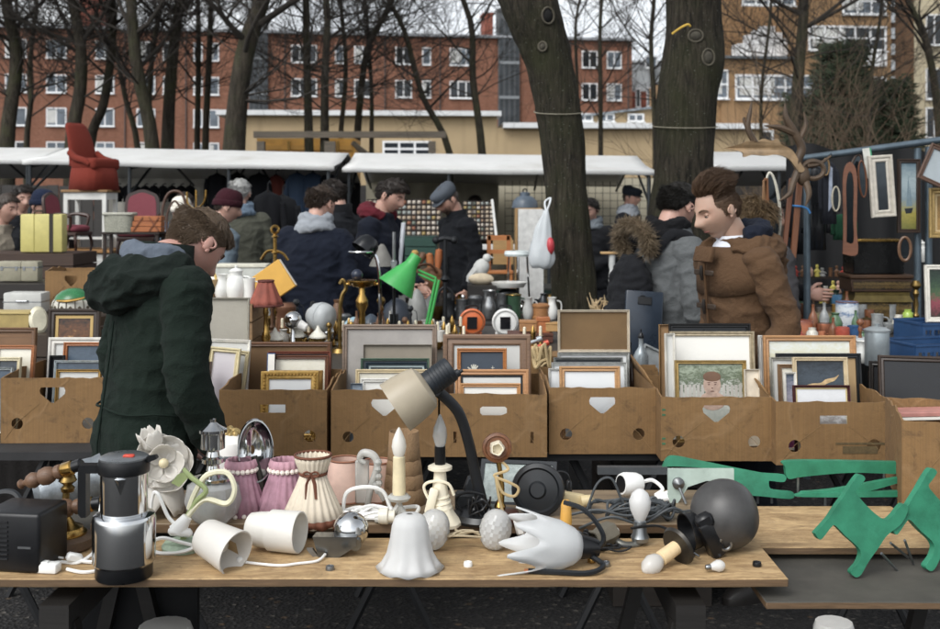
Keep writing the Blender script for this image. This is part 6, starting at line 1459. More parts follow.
frame(671, 756, 332, d+.34, 'champagne frame with faint pencil drawing behind the photo of the boy', 'b0a184', 5, A_sketch, lean=6, metal=2)
frame(660, 676, 325, d+.44, 'sheet of cardboard standing at the left of the boxed drawings', '9a7648', 1, M('96734a', .9), lean=4, woodk=False, name='card_sheet', cat='card')
frame(670, 752, 324, d+.42, 'slim black frame behind the pencil drawing', '191a1b', 4, M('23262a', .3), lean=5, woodk=False)
frame(666, 676, 334, d+.26, 'thin white edged frame wedged at the left of the pencil drawing', 'cfccc2', 2, A_white, lean=6, woodk=False)
frame(676, 748, 361, d+.20, 'narrow gold frame with photograph of a boy by a fence', 'a98c4e', 4, art('garden_photo', [(0, '8d958c'), (.4, '9fa39a'), (.55, 'b5b7ae'), (.75, '4e5b40'), (1, '8f9a84')], .6, 5), lean=8, metal=2, figure=boy)
frame(746, 761, 370, d+.14, 'plain pale card beside the photograph of the boy', 'd4cbb9', 1, M('d4c8b2', .8), lean=6, woodk=False, name='card_sheet', cat='card')
d = DB[6]
frame(765, 858, 336, d+.40, 'wide pine frame with yellow reed landscape', 'b3824f', 6, A_reed, lean=6)
frame(760, 790, 336, d+.44, 'white frame edge left of the reed landscape', 'd0cdc6', 3, A_white, lean=6, woodk=False)
frame(778, 863, 354, d+.30, 'black rounded frame around brown board in the seventh box', '1c1f22', 5, M('a98a5c', .8, 0, .1), lean=7, woodk=False, py1=None)
frame(772, 800, 358, d+.27, 'silver frame edge left of the dark forest picture', 'a7a69c', 3, A_white, lean=8, metal=2)
frame(780, 806, 365, d+.23, 'ridged brown frame edge left of the dark forest picture', '7a5a38', 4, A_soft, lean=8)
def fox(t, iw, ih, m, h):
    b = MB(); b.prism(curve2([(-iw*.42, h*.66), (-iw*.2, h*.70), (0, h*.71), (iw*.12, h*.75), (iw*.3, h*.77), (iw*.4, h*.80), (iw*.3, h*.735), (iw*.1, h*.69), (0, h*.62), (-iw*.4, h*.6)]), .0006, y0=.0125); b.build('straw_image', M('b89a6a', .7, 0, .3, 60), t)
frame(795, 850, 358, d+.20, 'pale wood frame with dark forest and straw picture', 'c4b08a', 4, A_dark, lean=8, figure=fox, woodk=False)
frame(786, 798, 373, d+.14, 'small white frame wedged left of the dark forest picture', 'd8d5cc', 2, art('purple_print', [(0, '7a2a5a'), (.5, 'a9a2b0'), (1, '3d4a5a')], .3, 6), lean=8, woodk=False)
frame(795, 852, 386, d+.08, 'dark red frame with pale winter print at the front of the seventh box', '4a1f22', 2.5, art('winter_print', [(0, 'b8b4ac'), (.45, '8f8a86'), (.6, 'c9cacb'), (1, 'd6d8da')], .3, 6), lean=8, matte=1.5, mcol='c9b57a')
d = 3.9
frame(880, 962, 357, d+.30, 'large dark brown frame at the right end of the row', '3a2c22', 6, M('15161a', .25, 0, .3), lean=10, rz=-12)
frame(868, 900, 362, d+.42, 'black wooden frame edge behind the large dark brown frame', '221c18', 5, DARK, lean=8, rz=-20)
frame(870, 905, 372, d+.55, 'small dark frame with pale glass left of the large dark brown frame', '4b3d2c', 4, A_glass, lean=8, rz=-10)
t = thing('striped_post', 'yellow and white striped post beside the right hand box', 'post', W(903, 440, 3.86)*V((1, 1, 0)))
b = MB(); 
for k in range(6, 12): b.mi = k % 2; b.box((0, 0, .05+k*.075), (.028, .028, .074))
b.build('post', [M('c9cac6', .6), M('c79a24', .6)], t)
t = thing('book', 'flat pinkish covered book lying on the right hand box', 'book', W(915, 412, 3.55), (0, R(-4), R(-14))); b = MB(); b.box((.02, 0, 0), (.16, .10, .014), bev=.002); b.build('cover', M('b0756a', .6), t); b = MB(); b.box((.02, 0, -.012), (.155, .095, .01)); b.build('pages', PAPER, t)
# ------------------------------------------------------------------ tables and bric-a-brac behind the boxes
ZM = .86
def table(label, x0, x1, y0, y1, z, col='2f2b27', legs=True, cat='table', cloth_=None):
    t = thing('folding_table', label, cat, ((x0+x1)/2, (y0+y1)/2, 0)); w, dp = x1-x0, y1-y0
    b = MB(); b.box((0, 0, z-.015), (w, dp, .03), bev=.003); b.build('top', wood(col, .4, 6), t)
    for sx in (-1, 1):
        for sy in (-1, 1): b = MB(); b.box((sx*(w/2-.06), sy*(dp/2-.06), (z-.031)/2), (.04, .04, z-.031)); b.build('leg', DKT, t)
    if cloth_:
        b = MB(); n = 60; vs = []
        for j in range(4):
            for i in range(n+1): vs.append((-w/2+w*i/n, -dp/2-.012-.02*abs(sin(i*.9))*j/3, z-.02-(z-.1)*j/3))
        b.raw(vs, [(j*(n+1)+i, j*(n+1)+i+1, (j+1)*(n+1)+i+1, (j+1)*(n+1)+i) for j in range(3) for i in range(n)]); b.build('table_skirt', cloth(cloth_), t, calc=False)
    return t
table('long dark table of loose lamps behind the cardboard boxes', -1.85, .52, 4.85, 6.9, ZM, '3a342d')
table('dark table of pewter mugs left of the big leaning trunk', -.58, .68, 7.75, 8.7, .78, '2b2622', cloth_='1c1d1f')
table('dark table of tins and caskets on the right', 1.9, 3.5, 4.95, 7.2, .90, '2b2725', cloth_='1b1c1e')
table('dark sideboard table at the far left behind the frames', -3.1, -1.95, 5.0, 6.3, .80, '2c251f', cloth_='1d1b1a')
table('low table behind the leaning trunk with turned legs and boxes', .7, 1.25, 7.0, 7.9, .72, '3a2f26')
table('stall counter under the card racks', -1.2, .9, 10.6, 11.2, .80, '3a3a36', cloth_='2a3a34')
table('dark counter of clothes in the left stall', -4.6, -1.4, 12.0, 12.8, .85, '2a2826', cloth_='1a1a1c')
def crate(label, x0, x1, y0, y1, z0, z1, col='4a3a28', cat='crate', name='wooden_crate'):
    t = thing(name, label, cat, ((x0+x1)/2, (y0+y1)/2, z0)); w, dp, h = x1-x0, y1-y0, z1-z0; mt = wood(col, .4, 8)
    n = max(2, int(h/.09)); ph = h/n
    for s in (-1, 1):
        b = MB()
        for k in range(n): b.box((0, s*(dp/2-.006), ph*(k+.5)), (w, .012, ph-.006))
        b.build('side_boards', mt, t)
        b = MB()
        for k in range(n): b.box((s*(w/2-.006), 0, ph*(k+.5)), (.012, dp-.026, ph-.006))
        b.build('end_boards', mt, t)
    b = MB(); b.box((0, 0, h-.012), (w-.03, dp-.03, .02)); b.build('top_boards', mt, t); return t
PR = {'mug': [(.80, 0), (.84, .05), (.80, .2), (.80, .85), (.86, 1)], 'jug': [(.6, 0), (.75, .05), (.95, .3), (.9, .5), (.6, .75), (.6, .9), (.78, 1)], 'can': [(.96, 0), (1, .02), (1, .96), (.97, 1)],
      'vase': [(.55, 0), (.6, .03), (.9, .3), (1, .5), (.7, .75), (.45, .9), (.6, 1)], 'bottle': [(.9, 0), (1, .05), (1, .55), (.7, .68), (.34, .78), (.3, .95), (.36, 1)],
      'candle': [(1, 0), (1, .05), (.5, .10), (.3, .16), (.5, .24), (.25, .32), (.4, .5), (.25, .62), (.5, .72), (.3, .8), (.75, .88), (.75, .92), (.45, 1)], 'bowl': [(.4, 0), (.45, .08), (.75, .4), (.95, .8), (1, 1)],
      'jar': [(.75, 0), (.9, .1), (1, .4), (.9, .75), (.6, .88), (.62, 1)], 'dome': [(1, 0), (1, .08), (.92, .4), (.7, .72), (.35, .92), (.12, 1)], 'cone': [(1, 0), (.97, .05), (.6, .5), (.25, .92), (.1, 1)],
      'tank': [(.9, 0), (1, .05), (1, .18), (.9, .22), (.9, .75), (1, .8), (1, .9), (.7, 1)]}
def pot(kind, label, cat, px, py, w, h, mt, d=None, z=None, name=None, lid=None, handle=None, spout=None, rim=None, group=None, n=22, knob=None):
    t, u = T(name or cat.replace(' ', '_'), label, cat, px, py, z, d, group=group); b = MB(u); P = [(r*w/2, q*h) for r, q in PR[kind]]
    if kind in ('mug', 'jug', 'vase', 'bowl', 'jar'): b.shell(P, w*.04, n); b.lathe([(0, .4), (P[0][0]*.98, .4), (P[0][0]*.98, h*.04+.5), (0, h*.04+.5)], n)
    else: b.lathe([(0, P[0][1])]+P+[(0, P[-1][1])], n)
    b.build('body', mt, t)
    if lid: b = MB(u); r = P[-1][0]; b.lathe([(0, h), (r*1.08, h), (r*1.1, h+h*.05), (r*.7, h+h*.12), (r*.2, h+h*.15), (r*.25, h+h*.22), (0, h+h*.24)], n); b.build('lid', lid, t)
    if handle: b = MB(u); s = handle; b.tube([(s*w*.40, -w*.05, h*.85), (s*w*.72, -w*.08, h*.78), (s*w*.76, -w*.08, h*.45), (s*w*.42, -w*.05, h*.25)], w*.05, 7, smooth=4); b.build('handle', mt, t)
    if spout: b = MB(u); s = spout; b.tube([(s*w*.40, -w*.02, h*.3), (s*w*.62, -w*.04, h*.5), (s*w*.78, -w*.04, h*.85)], [w*.12, w*.09, w*.06], 8, smooth=4); b.build('spout', mt, t)
    if rim:
        for zz_, i_ in ((.99, -1), (.04, 0)): b = MB(u); b.torus((0, 0, h*zz_), P[i_][0], w*.03, n, 6); b.build('rim', rim, t)
    return t
ENAM = M('d8d8d2', .3, 0, .06); COPP = M('8a5236', .35, .8, .25); GREEN = M('2f8f3f', .4, 0, .12); LBLUE = M('8fb0bd', .4, 0, .1); IRON = M('26282a', .55, .6, .25)
# white pots on a cardboard box
crate('plain brown carton under the white teapots', -1.44, -1.08, 5.45, 5.8, ZM, 1.135, '8d6c44', 'carton', 'carton')
for px, py, w, h, k, lb, hd, sp in ((208, 299, 22, 20, 'bowl', 'cream rope handled basket bowl at the left of the white pots', None, None), (222, 300, 16, 26, 'jug', 'white enamel jug with handle among the white pots', 1, None), (236, 300, 20, 28, 'jar', 'white teapot with lid and spout among the white pots', 1, -1), (249, 300, 15, 22, 'mug', 'white mug at the right of the white pots', 1, None), (230, 296, 12, 22, 'can', 'white tin behind the white teapot', None, None)):
    pot(k, lb, 'pot', px, py, w, h, ENAM if k != 'bowl' else M('b8996a', .8), d=5.55 if py > 298 else 5.7, lid=ENAM if k == 'jar' else None, handle=hd, spout=sp)
t, u = T('cloth_bundle', 'white cloth bundle with yellow cord loop beside the parka collar', 'bundle', 208, 296, d=5.6); b = MB(u); b.ball((0, 0, 10), (16, 10, 12), 16); 
for v in b.bm.verts: v.co += v.co.normalized()*u*3*noise.noise(v.co*40)
b.build('cloth', M('dcd8cc', .9), t); b = MB(u); b.tube([(-6, -9, 4), (-4, -9, 22), (4, -8, 27), (10, -8, 18), (8, -9, 2)], 1.3, 6, smooth=4); b.build('cord', M('d0b25c', .7), t)
t = thing('carton', 'small carton open at the side behind the parka collar', 'carton', W(192, 292, 6.6)); b = MB(6.6/F); b.box((0, 0, 16), (24, 20, 32), bev=.5); b.build('body', CARD, t); b = MB(6.6/F); b.raw([(-12, -10, 32), (12, -10, 32), (16, -16, 38), (-10, -18, 38)], [(0, 1, 2, 3)]); b.build('flap', CARD, t, calc=False)
crate('stacked cartons under the small carton', -1.9, -1.55, 6.4, 6.8, ZM, 1.09, '8d6c44', 'carton', 'carton')
t = thing('storage_box', 'flat white box with cream lid behind the white pots', 'box', W(243, 283, 7.05)); b = MB(7.05/F); b.box((0, 0, 8), (50, 22, 16), bev=.6); b.build('body', M('b9bcb4', .6), t); b = MB(7.05/F); b.box((0, 0, 17.5), (52, 24, 3.6), bev=.8); b.build('lid', M('c9c6b4', .6), t)
crate('dark crate under the flat white box', -1.72, -1.25, 6.92, 7.18, 0, 1.115, '2c2520')
# red brown pleated lamp
t, u = T('table_lamp', 'brass table lamp with dark red pleated shade beside the yellow book', 'lamp', 266, 357, ZM)
b = MB(u); b.lathe([(0, 0), (12, 0), (12, 3), (5, 7), (3, 14), (5, 20), (3, 26), (2, 40), (3, 44), (2, 52), (0, 52)], 20); b.build('stand', BRASS, t)
b = MB(u); b.shell([(17, 51), (15, 57), (11, 66), (8, 74), (7, 76)], .6, 72, None, lambda a, r, z, q: (r*(1+.06*cos(9*a)), z)); b.build('shade', M('8a4636', .8, 0, .25), t, sharp=0)
for z_, r_ in ((52, 16.6), (76, 7.4)): b = MB(u); b.torus((0, 0, z_), r_, 1.2, 40, 6); b.build('trim', M('5a2a22', .8), t)
# yellow book
t, u = T('yellow_book', 'thick yellow book standing tilted on its corner', 'book', 285, 303, d=6.2, rot=(0, R(-34), R(-8)))
b = MB(u); b.box((0, 0, 24), (38, 4, 32), bev=.5); b.build('cover', M('d6a028', .55, 0, .06), t); b = MB(u); b.box((.8, 2.5, 24), (37, 3.6, 30.5)); b.build('pages', PAPER, t); b = MB(u); b.box((0, 5.2, 24), (38, 1.4, 32), bev=.4); b.build('back_cover', M('d6a028', .55, 0, .06), t)
pot('tank', 'rust brown canister holding up the yellow book', 'canister', 286, 340, 20, 36, M('6b4630', .5, .3, .3), d=6.25).location.z = ZM+.002
# brass anchor stand
t, u = T('brass_stand', 'tall brass stand with ring top and curved arm behind the yellow book', 'brass stand', 275, 328.7, ZM); b = MB(u); b.tube([(0, 0, 0), (0, 0, 66)], 2, 8); b.lathe([(0, 0), (9, 0), (9, 3), (3, 7), (2, 9)], 16); b.torus((0, 0, 71), 3.6, 1.4, 16, 6, None, 'Y'); b.lathe([(1, 0), (4, 2), (1, 5)], 12, tf((0, 0, 62))); b.lathe([(1, 0), (4, 2), (1, 5)], 12, tf((0, 0, 46)))
b.tube([(0, 0, 50), (-8, 0, 49), (-14, 0, 41)], 1.4, 6, smooth=4); b.tube([(0, 0, 50), (8, 0, 47), (13, 0, 40)], 1.4, 6, smooth=4); 
for v in b.bm.verts:
    if v.co.z > 10*u: v.co.z += 28*u
b.build('stand', BRASS, t)
# carriage lanterns
for px, py, lb in ((262, 351, 'carriage lantern with white cone top left of the row'), (275, 354, 'carriage lantern with cream cone top and gold body'), (298, 351, 'carriage lantern with white cone top below the grey globe'), (318, 352, 'carriage lantern with white cone top at the right of the row')):
    t, u = T('carriage_lantern', lb, 'lantern', px, py, ZM, group='small carriage lanterns'); b = MB(u); b.lathe([(0, 0), (6, 0), (7, 2), (6, 4), (7, 14), (7.5, 15), (0, 15)], 6); b.build('body', OLDBRASS, t); b = MB(u); b.lathe([(9, 14.5), (9, 16), (6, 19), (3, 22), (2, 24), (1, 26), (0, 27)], 20); b.build('cone_top', M('d9d5c6', .45), t)
    b = MB(u)
    for k in range(6): b.tube([(6.6*cos(k*pi/3), 6.6*sin(k*pi/3), 3), (7.6*cos(k*pi/3), 7.6*sin(k*pi/3), 15)], .6, 5)
    b.build('glazing_bar', BRASS, t)
crate('low crate under the row of carriage lanterns', -1.28, -.82, 6.0, 6.6, .75-.001+.002, .79, '3a3026') if False else None
# globes and shades
t, u = T('chrome_globe_lamp', 'dented chrome globe lamp left of the grey globe', 'lamp', 293, 352, ZM); b = MB(u); b.ball((0, 0, 32), (9, 9, 9), 20); b.lathe([(0, 0), (8, 0), (7, 3), (3, 8), (2, 24)], 16); b.build('globe', CHROME, t); b = MB(u); b.lathe([(0, 0), (5, 0), (4, 8), (0, 9)], 14, m=aim((7, -3, 28), (15, -5, 24))); b.build('socket', WHITEP, t)
t, u = T('grey_globe_lamp', 'pale grey ribbed globe lamp with black collar', 'lamp', 321, 350, ZM); b = MB(u); m_ = aim((-8, 4, 34), (8, -6, 32)); b.lathe([(0, -5), (8, -4), (13, 2), (15, 9), (15, 11), (14, 12), (14.6, 14), (13, 19), (9, 22), (0, 23)], 28, m=m_); b.build('globe', M('a9adad', .4, 0, .08), t); b = MB(u); b.torus((-9, 5, 35), 12, 1.8, 24, 6, aim((0, 0, 0), (-.2, .1, 0)) if False else None, 'X'); b.tube([(0, 0, 0), (0, 0, 24)], 2.4, 8); b.lathe([(0, 0), (10, 0), (9, 3), (0, 4)], 20); b.build('black_stand', BLACKM, t)
pot('dome', 'pale blue enamel lampshade lying dome up', 'lampshade', 354, 336, 27, 19, LBLUE, z=ZM, name='enamel_lampshade')
pot('dome', 'dark blue grey enamel lampshade behind the pale blue one', 'lampshade', 371, 334, 24, 20, M('3c4854', .4), z=ZM, name='enamel_lampshade')
pot('dome', 'big dark navy enamel lampshade beside the green lamp', 'lampshade', 397, 322, 34, 24, M('252c36', .35), d=6.75, name='enamel_lampshade')
pot('dome', 'dull grey lampshade standing behind the silver lamp pole', 'lampshade', 417, 322, 22, 33, M('7b7c78', .45), d=6.75, name='enamel_lampshade')
crate('long low crate carrying the enamel lampshades', -.58, -.2, 6.6, 6.88, ZM, .901, '2c2723')
# black chrome desk lamp
t, u = T('desk_lamp', 'black and chrome desk lamp on a curved arm', 'lamp', 380, 345, ZM); b = MB(u); b.tube([(0, 0, 0), (0, 0, 50), (-1, 0, 74), (-5, 0, 90), (-13, 0, 96)], 1.8, 8, smooth=6); b.build('arm', CHROME, t)
b = MB(u); b.lathe([(0, 0), (16, 0), (15, 4), (0, 6)], 24); b.build('foot', BLACKM, t)
b = MB(u); m_ = aim((-10, 2, 104), (-19, -3, 92)); b.shell([(.5, -4), (7, -3), (11.5, 2), (12.5, 8), (13, 13)], .6, 28, m_); b.build('shade', M('14161a', .18, 0, .2), t); b = MB(u); b.torus((-18, -3, 93.5), 12.6, 1, 28, 6, Matrix.Identity(4) if False else None, 'Z'); b.build('chrome_rim', CHROME, t)
# silver pole and grey shade
t, u = T('floor_lamp_pole', 'silver adjustable lamp pole standing left of the green lamp', 'lamp pole', 394, 344, ZM); b = MB(u); b.tube([(0, 0, 0), (0, 0, 62)], 1.6, 8); b.tube([(-3, 0, 0), (-3, 0, 30)], 1.4, 8); b.tube([(3, 0, 0), (3, 0, 30)], 1.4, 8); b.build('lower_pole', IRON, t); b = MB(u); b.tube([(0, 0, 56), (0, 0, 112)], 1.8, 8); b.box((0, 0, 78), (6, 5, 12), bev=1); b.build('upper_pole', STEEL, t)
pot('cone', 'grey paper lampshade tilted beside the silver pole', 'lampshade', 382, 266, 26, 22, M('6a6862', .7), d=7.0, name='cone_lampshade'); 
# green lamp
t, u = T('green_desk_lamp', 'bright green desk lamp with spring arm', 'lamp', 422, 346, ZM, group=None); G_ = M('1f9a3c', .4, 0, .08)
b = MB(u); m_ = aim((-8, 0, 86), (-26, -4, 58)); b.shell([(.5, -6), (6, -5), (6.5, 4), (7, 6), (12, 16), (19, 32), (19.5, 34)], .6, 32, m_); b.build('shade', G_, t)
b = MB(u); b.tube([(-4, 0, 76), (14, 0, 68)], 1.3, 7); b.tube([(-4, 0, 72), (14, 0, 64)], 1.3, 7); b.build('upper_arm', G_, t); b = MB(u); b.tube([(14, 0, 68), (2, 0, 10)], 1.5, 7); b.tube([(17, 0, 66), (5, 0, 10)], 1.5, 7); b.lathe([(0, 0), (13, 0), (13, 4), (3, 7), (3, 12), (0, 12)], 22, tf((3, 0, 0))); b.build('lower_arm', G_, t)
# brass scale with blue ball
t, u = T('brass_scale', 'brass kitchen scale with dish holding a dark ball', 'scale', 362, 352, ZM); b = MB(u); b.lathe([(0, 0), (14, 0), (12, 4), (4, 10), (3, 40), (6, 46), (6, 52), (3, 58), (3, 66)], 20); b.tube([(-16, 0, 68), (16, 0, 68)], 1.6, 8); b.lathe([(3, 64), (10, 66), (15, 71), (15, 72), (0, 72)], 24); b.build('stand', BRASS, t); b = MB(u); b.ball((-5, 0, 77), 6, 14); b.build('ball', M('20283a', .35), t)
t, u = T('brass_hook', 'curled brass hook standing at the back of the scarf man', 'brass hook', 340, 352, ZM); b = MB(u); b.tube([(0, 0, 0), (0, 0, 40), (2, 0, 56), (6, 0, 64), (3, 0, 72), (0, 0, 68)], 2, 8, smooth=5); b.lathe([(0, 0), (10, 0), (8, 4), (0, 6)], 18); b.build('hook', OLDBRASS, t)
# filler on the lamp table: chrome, brass and black fittings
rnd = random.Random(77); FM = [(CHROME, 'chrome'), (BRASS, 'brass'), (M('3a3d40', .4, .5), 'dark metal'), (M('c9c7bf', .4), 'white'), (OLDBRASS, 'tarnished brass'), (PEWTER, 'pewter'), (M('6b4a30', .5), 'brown')]
KN = {'mug': 'cup', 'jug': 'jug', 'candle': 'candlestick', 'bottle': 'bottle', 'vase': 'vase', 'bowl': 'bowl', 'jar': 'jar', 'tank': 'canister', 'dome': 'dome', 'cone': 'funnel'}
NEAR = ['beside the dark red lamp', 'under the yellow book', 'left of the carriage lanterns', 'behind the carriage lanterns', 'below the grey globe', 'beside the pale blue shade', 'under the black desk lamp', 'between the pale and dark blue shades', 'beside the silver pole', 'at the foot of the green lamp', 'right of the green lamp', 'left of the orange clock']
for i in range(64):
    px = 250+i*3.0+rnd.uniform(-2, 2); d = rnd.uniform(5.7, 6.8); k = rnd.choice(['mug', 'candle', 'candle', 'bottle', 'vase', 'bowl', 'jar', 'tank', 'cone', 'jug']); mt, nm = rnd.choice(FM)
    s = rnd.uniform(.7, 1.25); w = {'candle': 10, 'bottle': 8, 'bowl': 17, 'cone': 15}.get(k, 12)*s; h = {'candle': 36, 'bottle': 28, 'bowl': 10, 'cone': 14, 'vase': 26}.get(k, 17)*s
    if 6.35 < d and 345 < px < 440: d = 6.2
    pot(k, f"{'tall' if s > 1.05 else 'mid sized' if s > .85 else 'tiny'} {nm} {KN[k]} {NEAR[min(11, int((px-248)/16.3))]}, {['front', 'middle', 'rear'][min(2, int((d-5.7)/.37))]}" + (', handled' if i % 3 == 0 else ''), KN[k], px, 0, w, h, mt, d=d, handle=1 if i % 3 == 0 else None, n=14, group='small fittings on the lamp table') .location.z = ZM+.002
t, u = T('brass_wall_lamp', 'small two armed brass candle lamp among the lamp table fittings', 'lamp', 300, 347, ZM, group='two armed brass candle lamps on the lamp table'); b = MB(u); b.lathe([(0, 0), (6, 0), (7, 2), (3, 5), (2, 14), (3, 18), (1, 24), (0, 26)], 16); b.build('stem', BRASS, t)
for s_ in (-1, 1):
    b = MB(u); b.tube([(0, 0, 8), (s_*5, -1, 4), (s_*9, -1, 8), (s_*9, -1, 13)], 1.1, 7, smooth=4); b.lathe([(1, 0), (3.4, 1), (3.4, 2), (0, 2)], 12, tf((s_*9, -1, 13))); b.build('arm', BRASS, t)
    b = MB(u); b.lathe([(0, 0), (1.5, 0), (1.5, 9), (0, 10)], 10, tf((s_*9, -1, 15))); b.build('candle_tube', CREAM, t)
for i, (px, py) in enumerate(((252, 346), (336, 346), (349, 343), (388, 343), (408, 345), (432, 344), (444, 347), (452, 340), (288, 341), (310, 340), (455, 351), (533, 352))): dup(t, S(px, py, ZM), (0, 0, i*.9))
t, u = T('reflector_lamp', 'chrome reflector lamp head tipped over on the lamp table', 'lamp head', 343, 350, ZM, group='chrome reflector heads on the lamp table'); b = MB(u); b.shell([(2, -3), (5, -1), (8, 4), (10, 10)], .5, 20, aim((5, 2, 8), (-5, -5, 7))); b.build('bowl', CHROME, t); b = MB(u); b.lathe([(0, 0), (3, 0), (3, 8), (0, 8)], 12, m=aim((12, 4, 8), (4, 1, 8))); b.build('socket', BLACKP, t)
for i, (px, py) in enumerate(((308, 351), (372, 347), (426, 350), (440, 337), (330, 341))): dup(t, S(px, py, ZM), (0, 0, i*1.3))
# orange and white round clocks/heaters
for px, c, lb in ((472, 'd4641f', 'round orange plastic projector with black window'), (505, 'dcdcd8', 'round white plastic projector with black window')):
    t, u = T('round_projector', lb, 'projector', px, 334, ZM, group='round plastic projectors'); mt = M(c, .35, 0, .06); b = MB(u)
    b.lathe([(0, 0), (11.5, 0), (13, 1), (13.2, 4), (12, 5.5), (12, 16), (0, 17)], 40, m=aim((0, 8, 12.8), (0, -8, 12.8)) @ Matrix.Translation((0, 0, 0)) @ Matrix.Scale(-1, 4, (0, 0, 1)) @ Matrix.Translation((0, 0, -16))); b.box((0, 0, 1.2), (20, 10, 2.4), bev=.8); b.build('case', mt, t)
    b = MB(u); b.prism([(-5, 6), (5, 6), (5, 18), (-5, 18)], 1.6, y0=-9.2); b.build('window', M('15161a', .2), t); b = MB(u); b.torus((0, -8.3, 12.8), 11.2, .8, 36, 6, None, 'Y'); b.build('rim', M('8a4a20' if c[0] == 'd' and c[1] == '4' else 'b0b0ac', .4), t)
    b = MB(u); b.tube([(-6, 0, 24), (-5, 0, 28), (5, 0, 28), (6, 0, 24)], 1, 6, smooth=3); b.build('carry_handle', BLACKP, t)
for px, py, w, h, c, lb in ((528, 331, 17, 11, 'a87540', 'light wood box left of the amber one'), (543, 333, 13, 16, 'b0652a', 'amber wood box between two light ones'), (553, 331, 15, 9, 'b58a4c', 'light wood box topmost right of the amber one'), (530, 341, 44, 9, '5a3020', 'flat mahogany box under the light wood boxes')):
    t, u = T('wooden_box', lb, 'wooden box', px, py, d=6.13); b = MB(u); b.box((0, 0, h*.36), (w, w*.7, h*.72), bev=.4); b.build('body', wood(c, .3, 12), t); b = MB(u); b.box((0, 0, h*.87), (w+.6, w*.7+.6, h*.25), bev=.4); b.build('lid', wood(c, .3, 14), t)
# clutter between the fourth and fifth boxes
t, u = T('rope_coil', 'coil of cream rope handles between the fourth and fifth boxes', 'rope', 541, 376, d=4.9); b = MB(u); rnd = random.Random(4); cable(b, coil(0, 0, 8, 8, 5, 4, rnd, 26, 9, .1), 1.5); b.build('rope', M('b8a070', .8), t)
t = thing('carton', 'carton standing on the lamp table behind the brown moulded frame', 'carton', (.30, 5.06, ZM+.002)); b = MB(); b.box((0, 0, .041), (.30, .18, .082)); b.build('body', CARD, t)
for px, py, c, lb in ((536, 352, 'b84a30', 'red metal tool lying behind the brown canvas back'), (529, 348, '9aa0a4', 'steel tool lying beside the red one')):
    t, u = T('hand_tool', lb, 'tool', px, py, d=5.1); b = MB(u); b.tube([(-8, 0, 3), (0, 0, 5), (9, 0, 8)], [1.6, 2.2, 1.2], 8); b.lathe([(0, 0), (3, 0), (3, 5), (0, 6)], 12, m=aim((8, 0, 8), (13, 0, 10))); b.build('tool', M(c, .4, .3), t)
# pewter table
PM = [(400, 27, 14, 'mug', ENAM, 'white enamel cup at the left of the pewter mugs'), (449, 26, 13, 'tank', IRON, 'dark iron canister left of the pewter mugs'), (462, 20, 15, 'mug', PEWTER, 'squat pewter mug first of the pewter row'), (475, 24, 15, 'tank', PEWTER, 'pewter tankard second in the pewter row'), (489, 29, 17, 'jug', M('9a9c9c', .3, .9), 'shiny pewter jug in the middle of the pewter row'), (502, 26, 14, 'mug', PEWTER, 'tall pewter beaker right of the shiny jug'), (514, 25, 17, 'mug', M('2c4a34', .4), 'dark green beer mug with gold rim'), (528, 22, 12, 'jug', M('b0b0ac', .4), 'pale stoneware jug right of the green beer mug'), (541, 16, 18, 'tank', wood('a06a34', .3, 12), 'small wooden keg by the tree foot'), (552, 22, 12, 'jug', ENAM, 'white ceramic swan jug against the leaning trunk'), (424, 30, 13, 'can', ENAM, 'tall white enamel can behind the green lamp arm'), (437, 14, 16, 'bowl', OLDBRASS, 'small brass bowl beside the iron pole')]
for px, h, w, k, mt, lb in PM: pot(k, lb, 'mug' if k in ('mug', 'tank') else 'pot', px, 0, w, h, mt, d=8.0, handle=1 if k in ('mug', 'jug') else None, rim=BRASS if 'gold' in lb else None, n=18).location.z = .782
rnd = random.Random(5)
N2 = ['behind the white enamel cup', 'behind the iron canister', 'behind the pewter tankard', 'behind the shiny pewter jug', 'behind the green beer mug', 'beside the white stool']
for i in range(44):
    px = 400+i*3.5; k = rnd.choice(['mug', 'bowl', 'candle', 'bottle', 'jar', 'vase']); mt, nm = rnd.choice(FM); s = rnd.uniform(.7, 1.2)
    pot(k, f"{'tall' if s > 1.05 else 'mid sized' if s > .85 else 'tiny'} {nm} {KN[k]} {N2[min(5, int(i/7.5))]} in the {['near', 'far'][i % 2]} row", KN[k], px, 0, {'bowl': 15, 'candle': 7}.get(k, 10)*s, {'bowl': 8, 'candle': 24}.get(k, 16)*s, mt, d=8.25+.22*(i % 2), n=12, group='small pots on the pewter table').location.z = .782
# iron pole stand
t, u = T('iron_stand', 'black iron pole stand with small arms in front of the capped man', 'iron stand', 445, 0, d=7.4); t.location.z = 0; b = MB(u); hz = int((H+(HY-236)*u)/u); b.tube([(0, 0, 0), (0, 0, hz)], 2.2, 10); b.lathe([(0, 0), (18, 0), (16, 6), (4, 10)], 20); b.tube([(-9, 0, hz-4), (0, 0, hz-2), (9, 0, hz-4)], 2.6, 8); b.ball((-9, 0, hz-4), 4, 10); b.ball((9, 0, hz-4), 4, 10); b.lathe([(2, 0), (5, 3), (2, 7)], 12, tf((0, 0, hz-46))); b.tube([(0, 0, hz-50), (-6, 0, hz-56), (-8, 0, hz-66)], 1.6, 6, smooth=3); b.tube([(0, 0, hz-50), (7, 0, hz-56), (8, 0, hz-64)], 1.6, 6, smooth=3); b.build('stand', IRON, t)
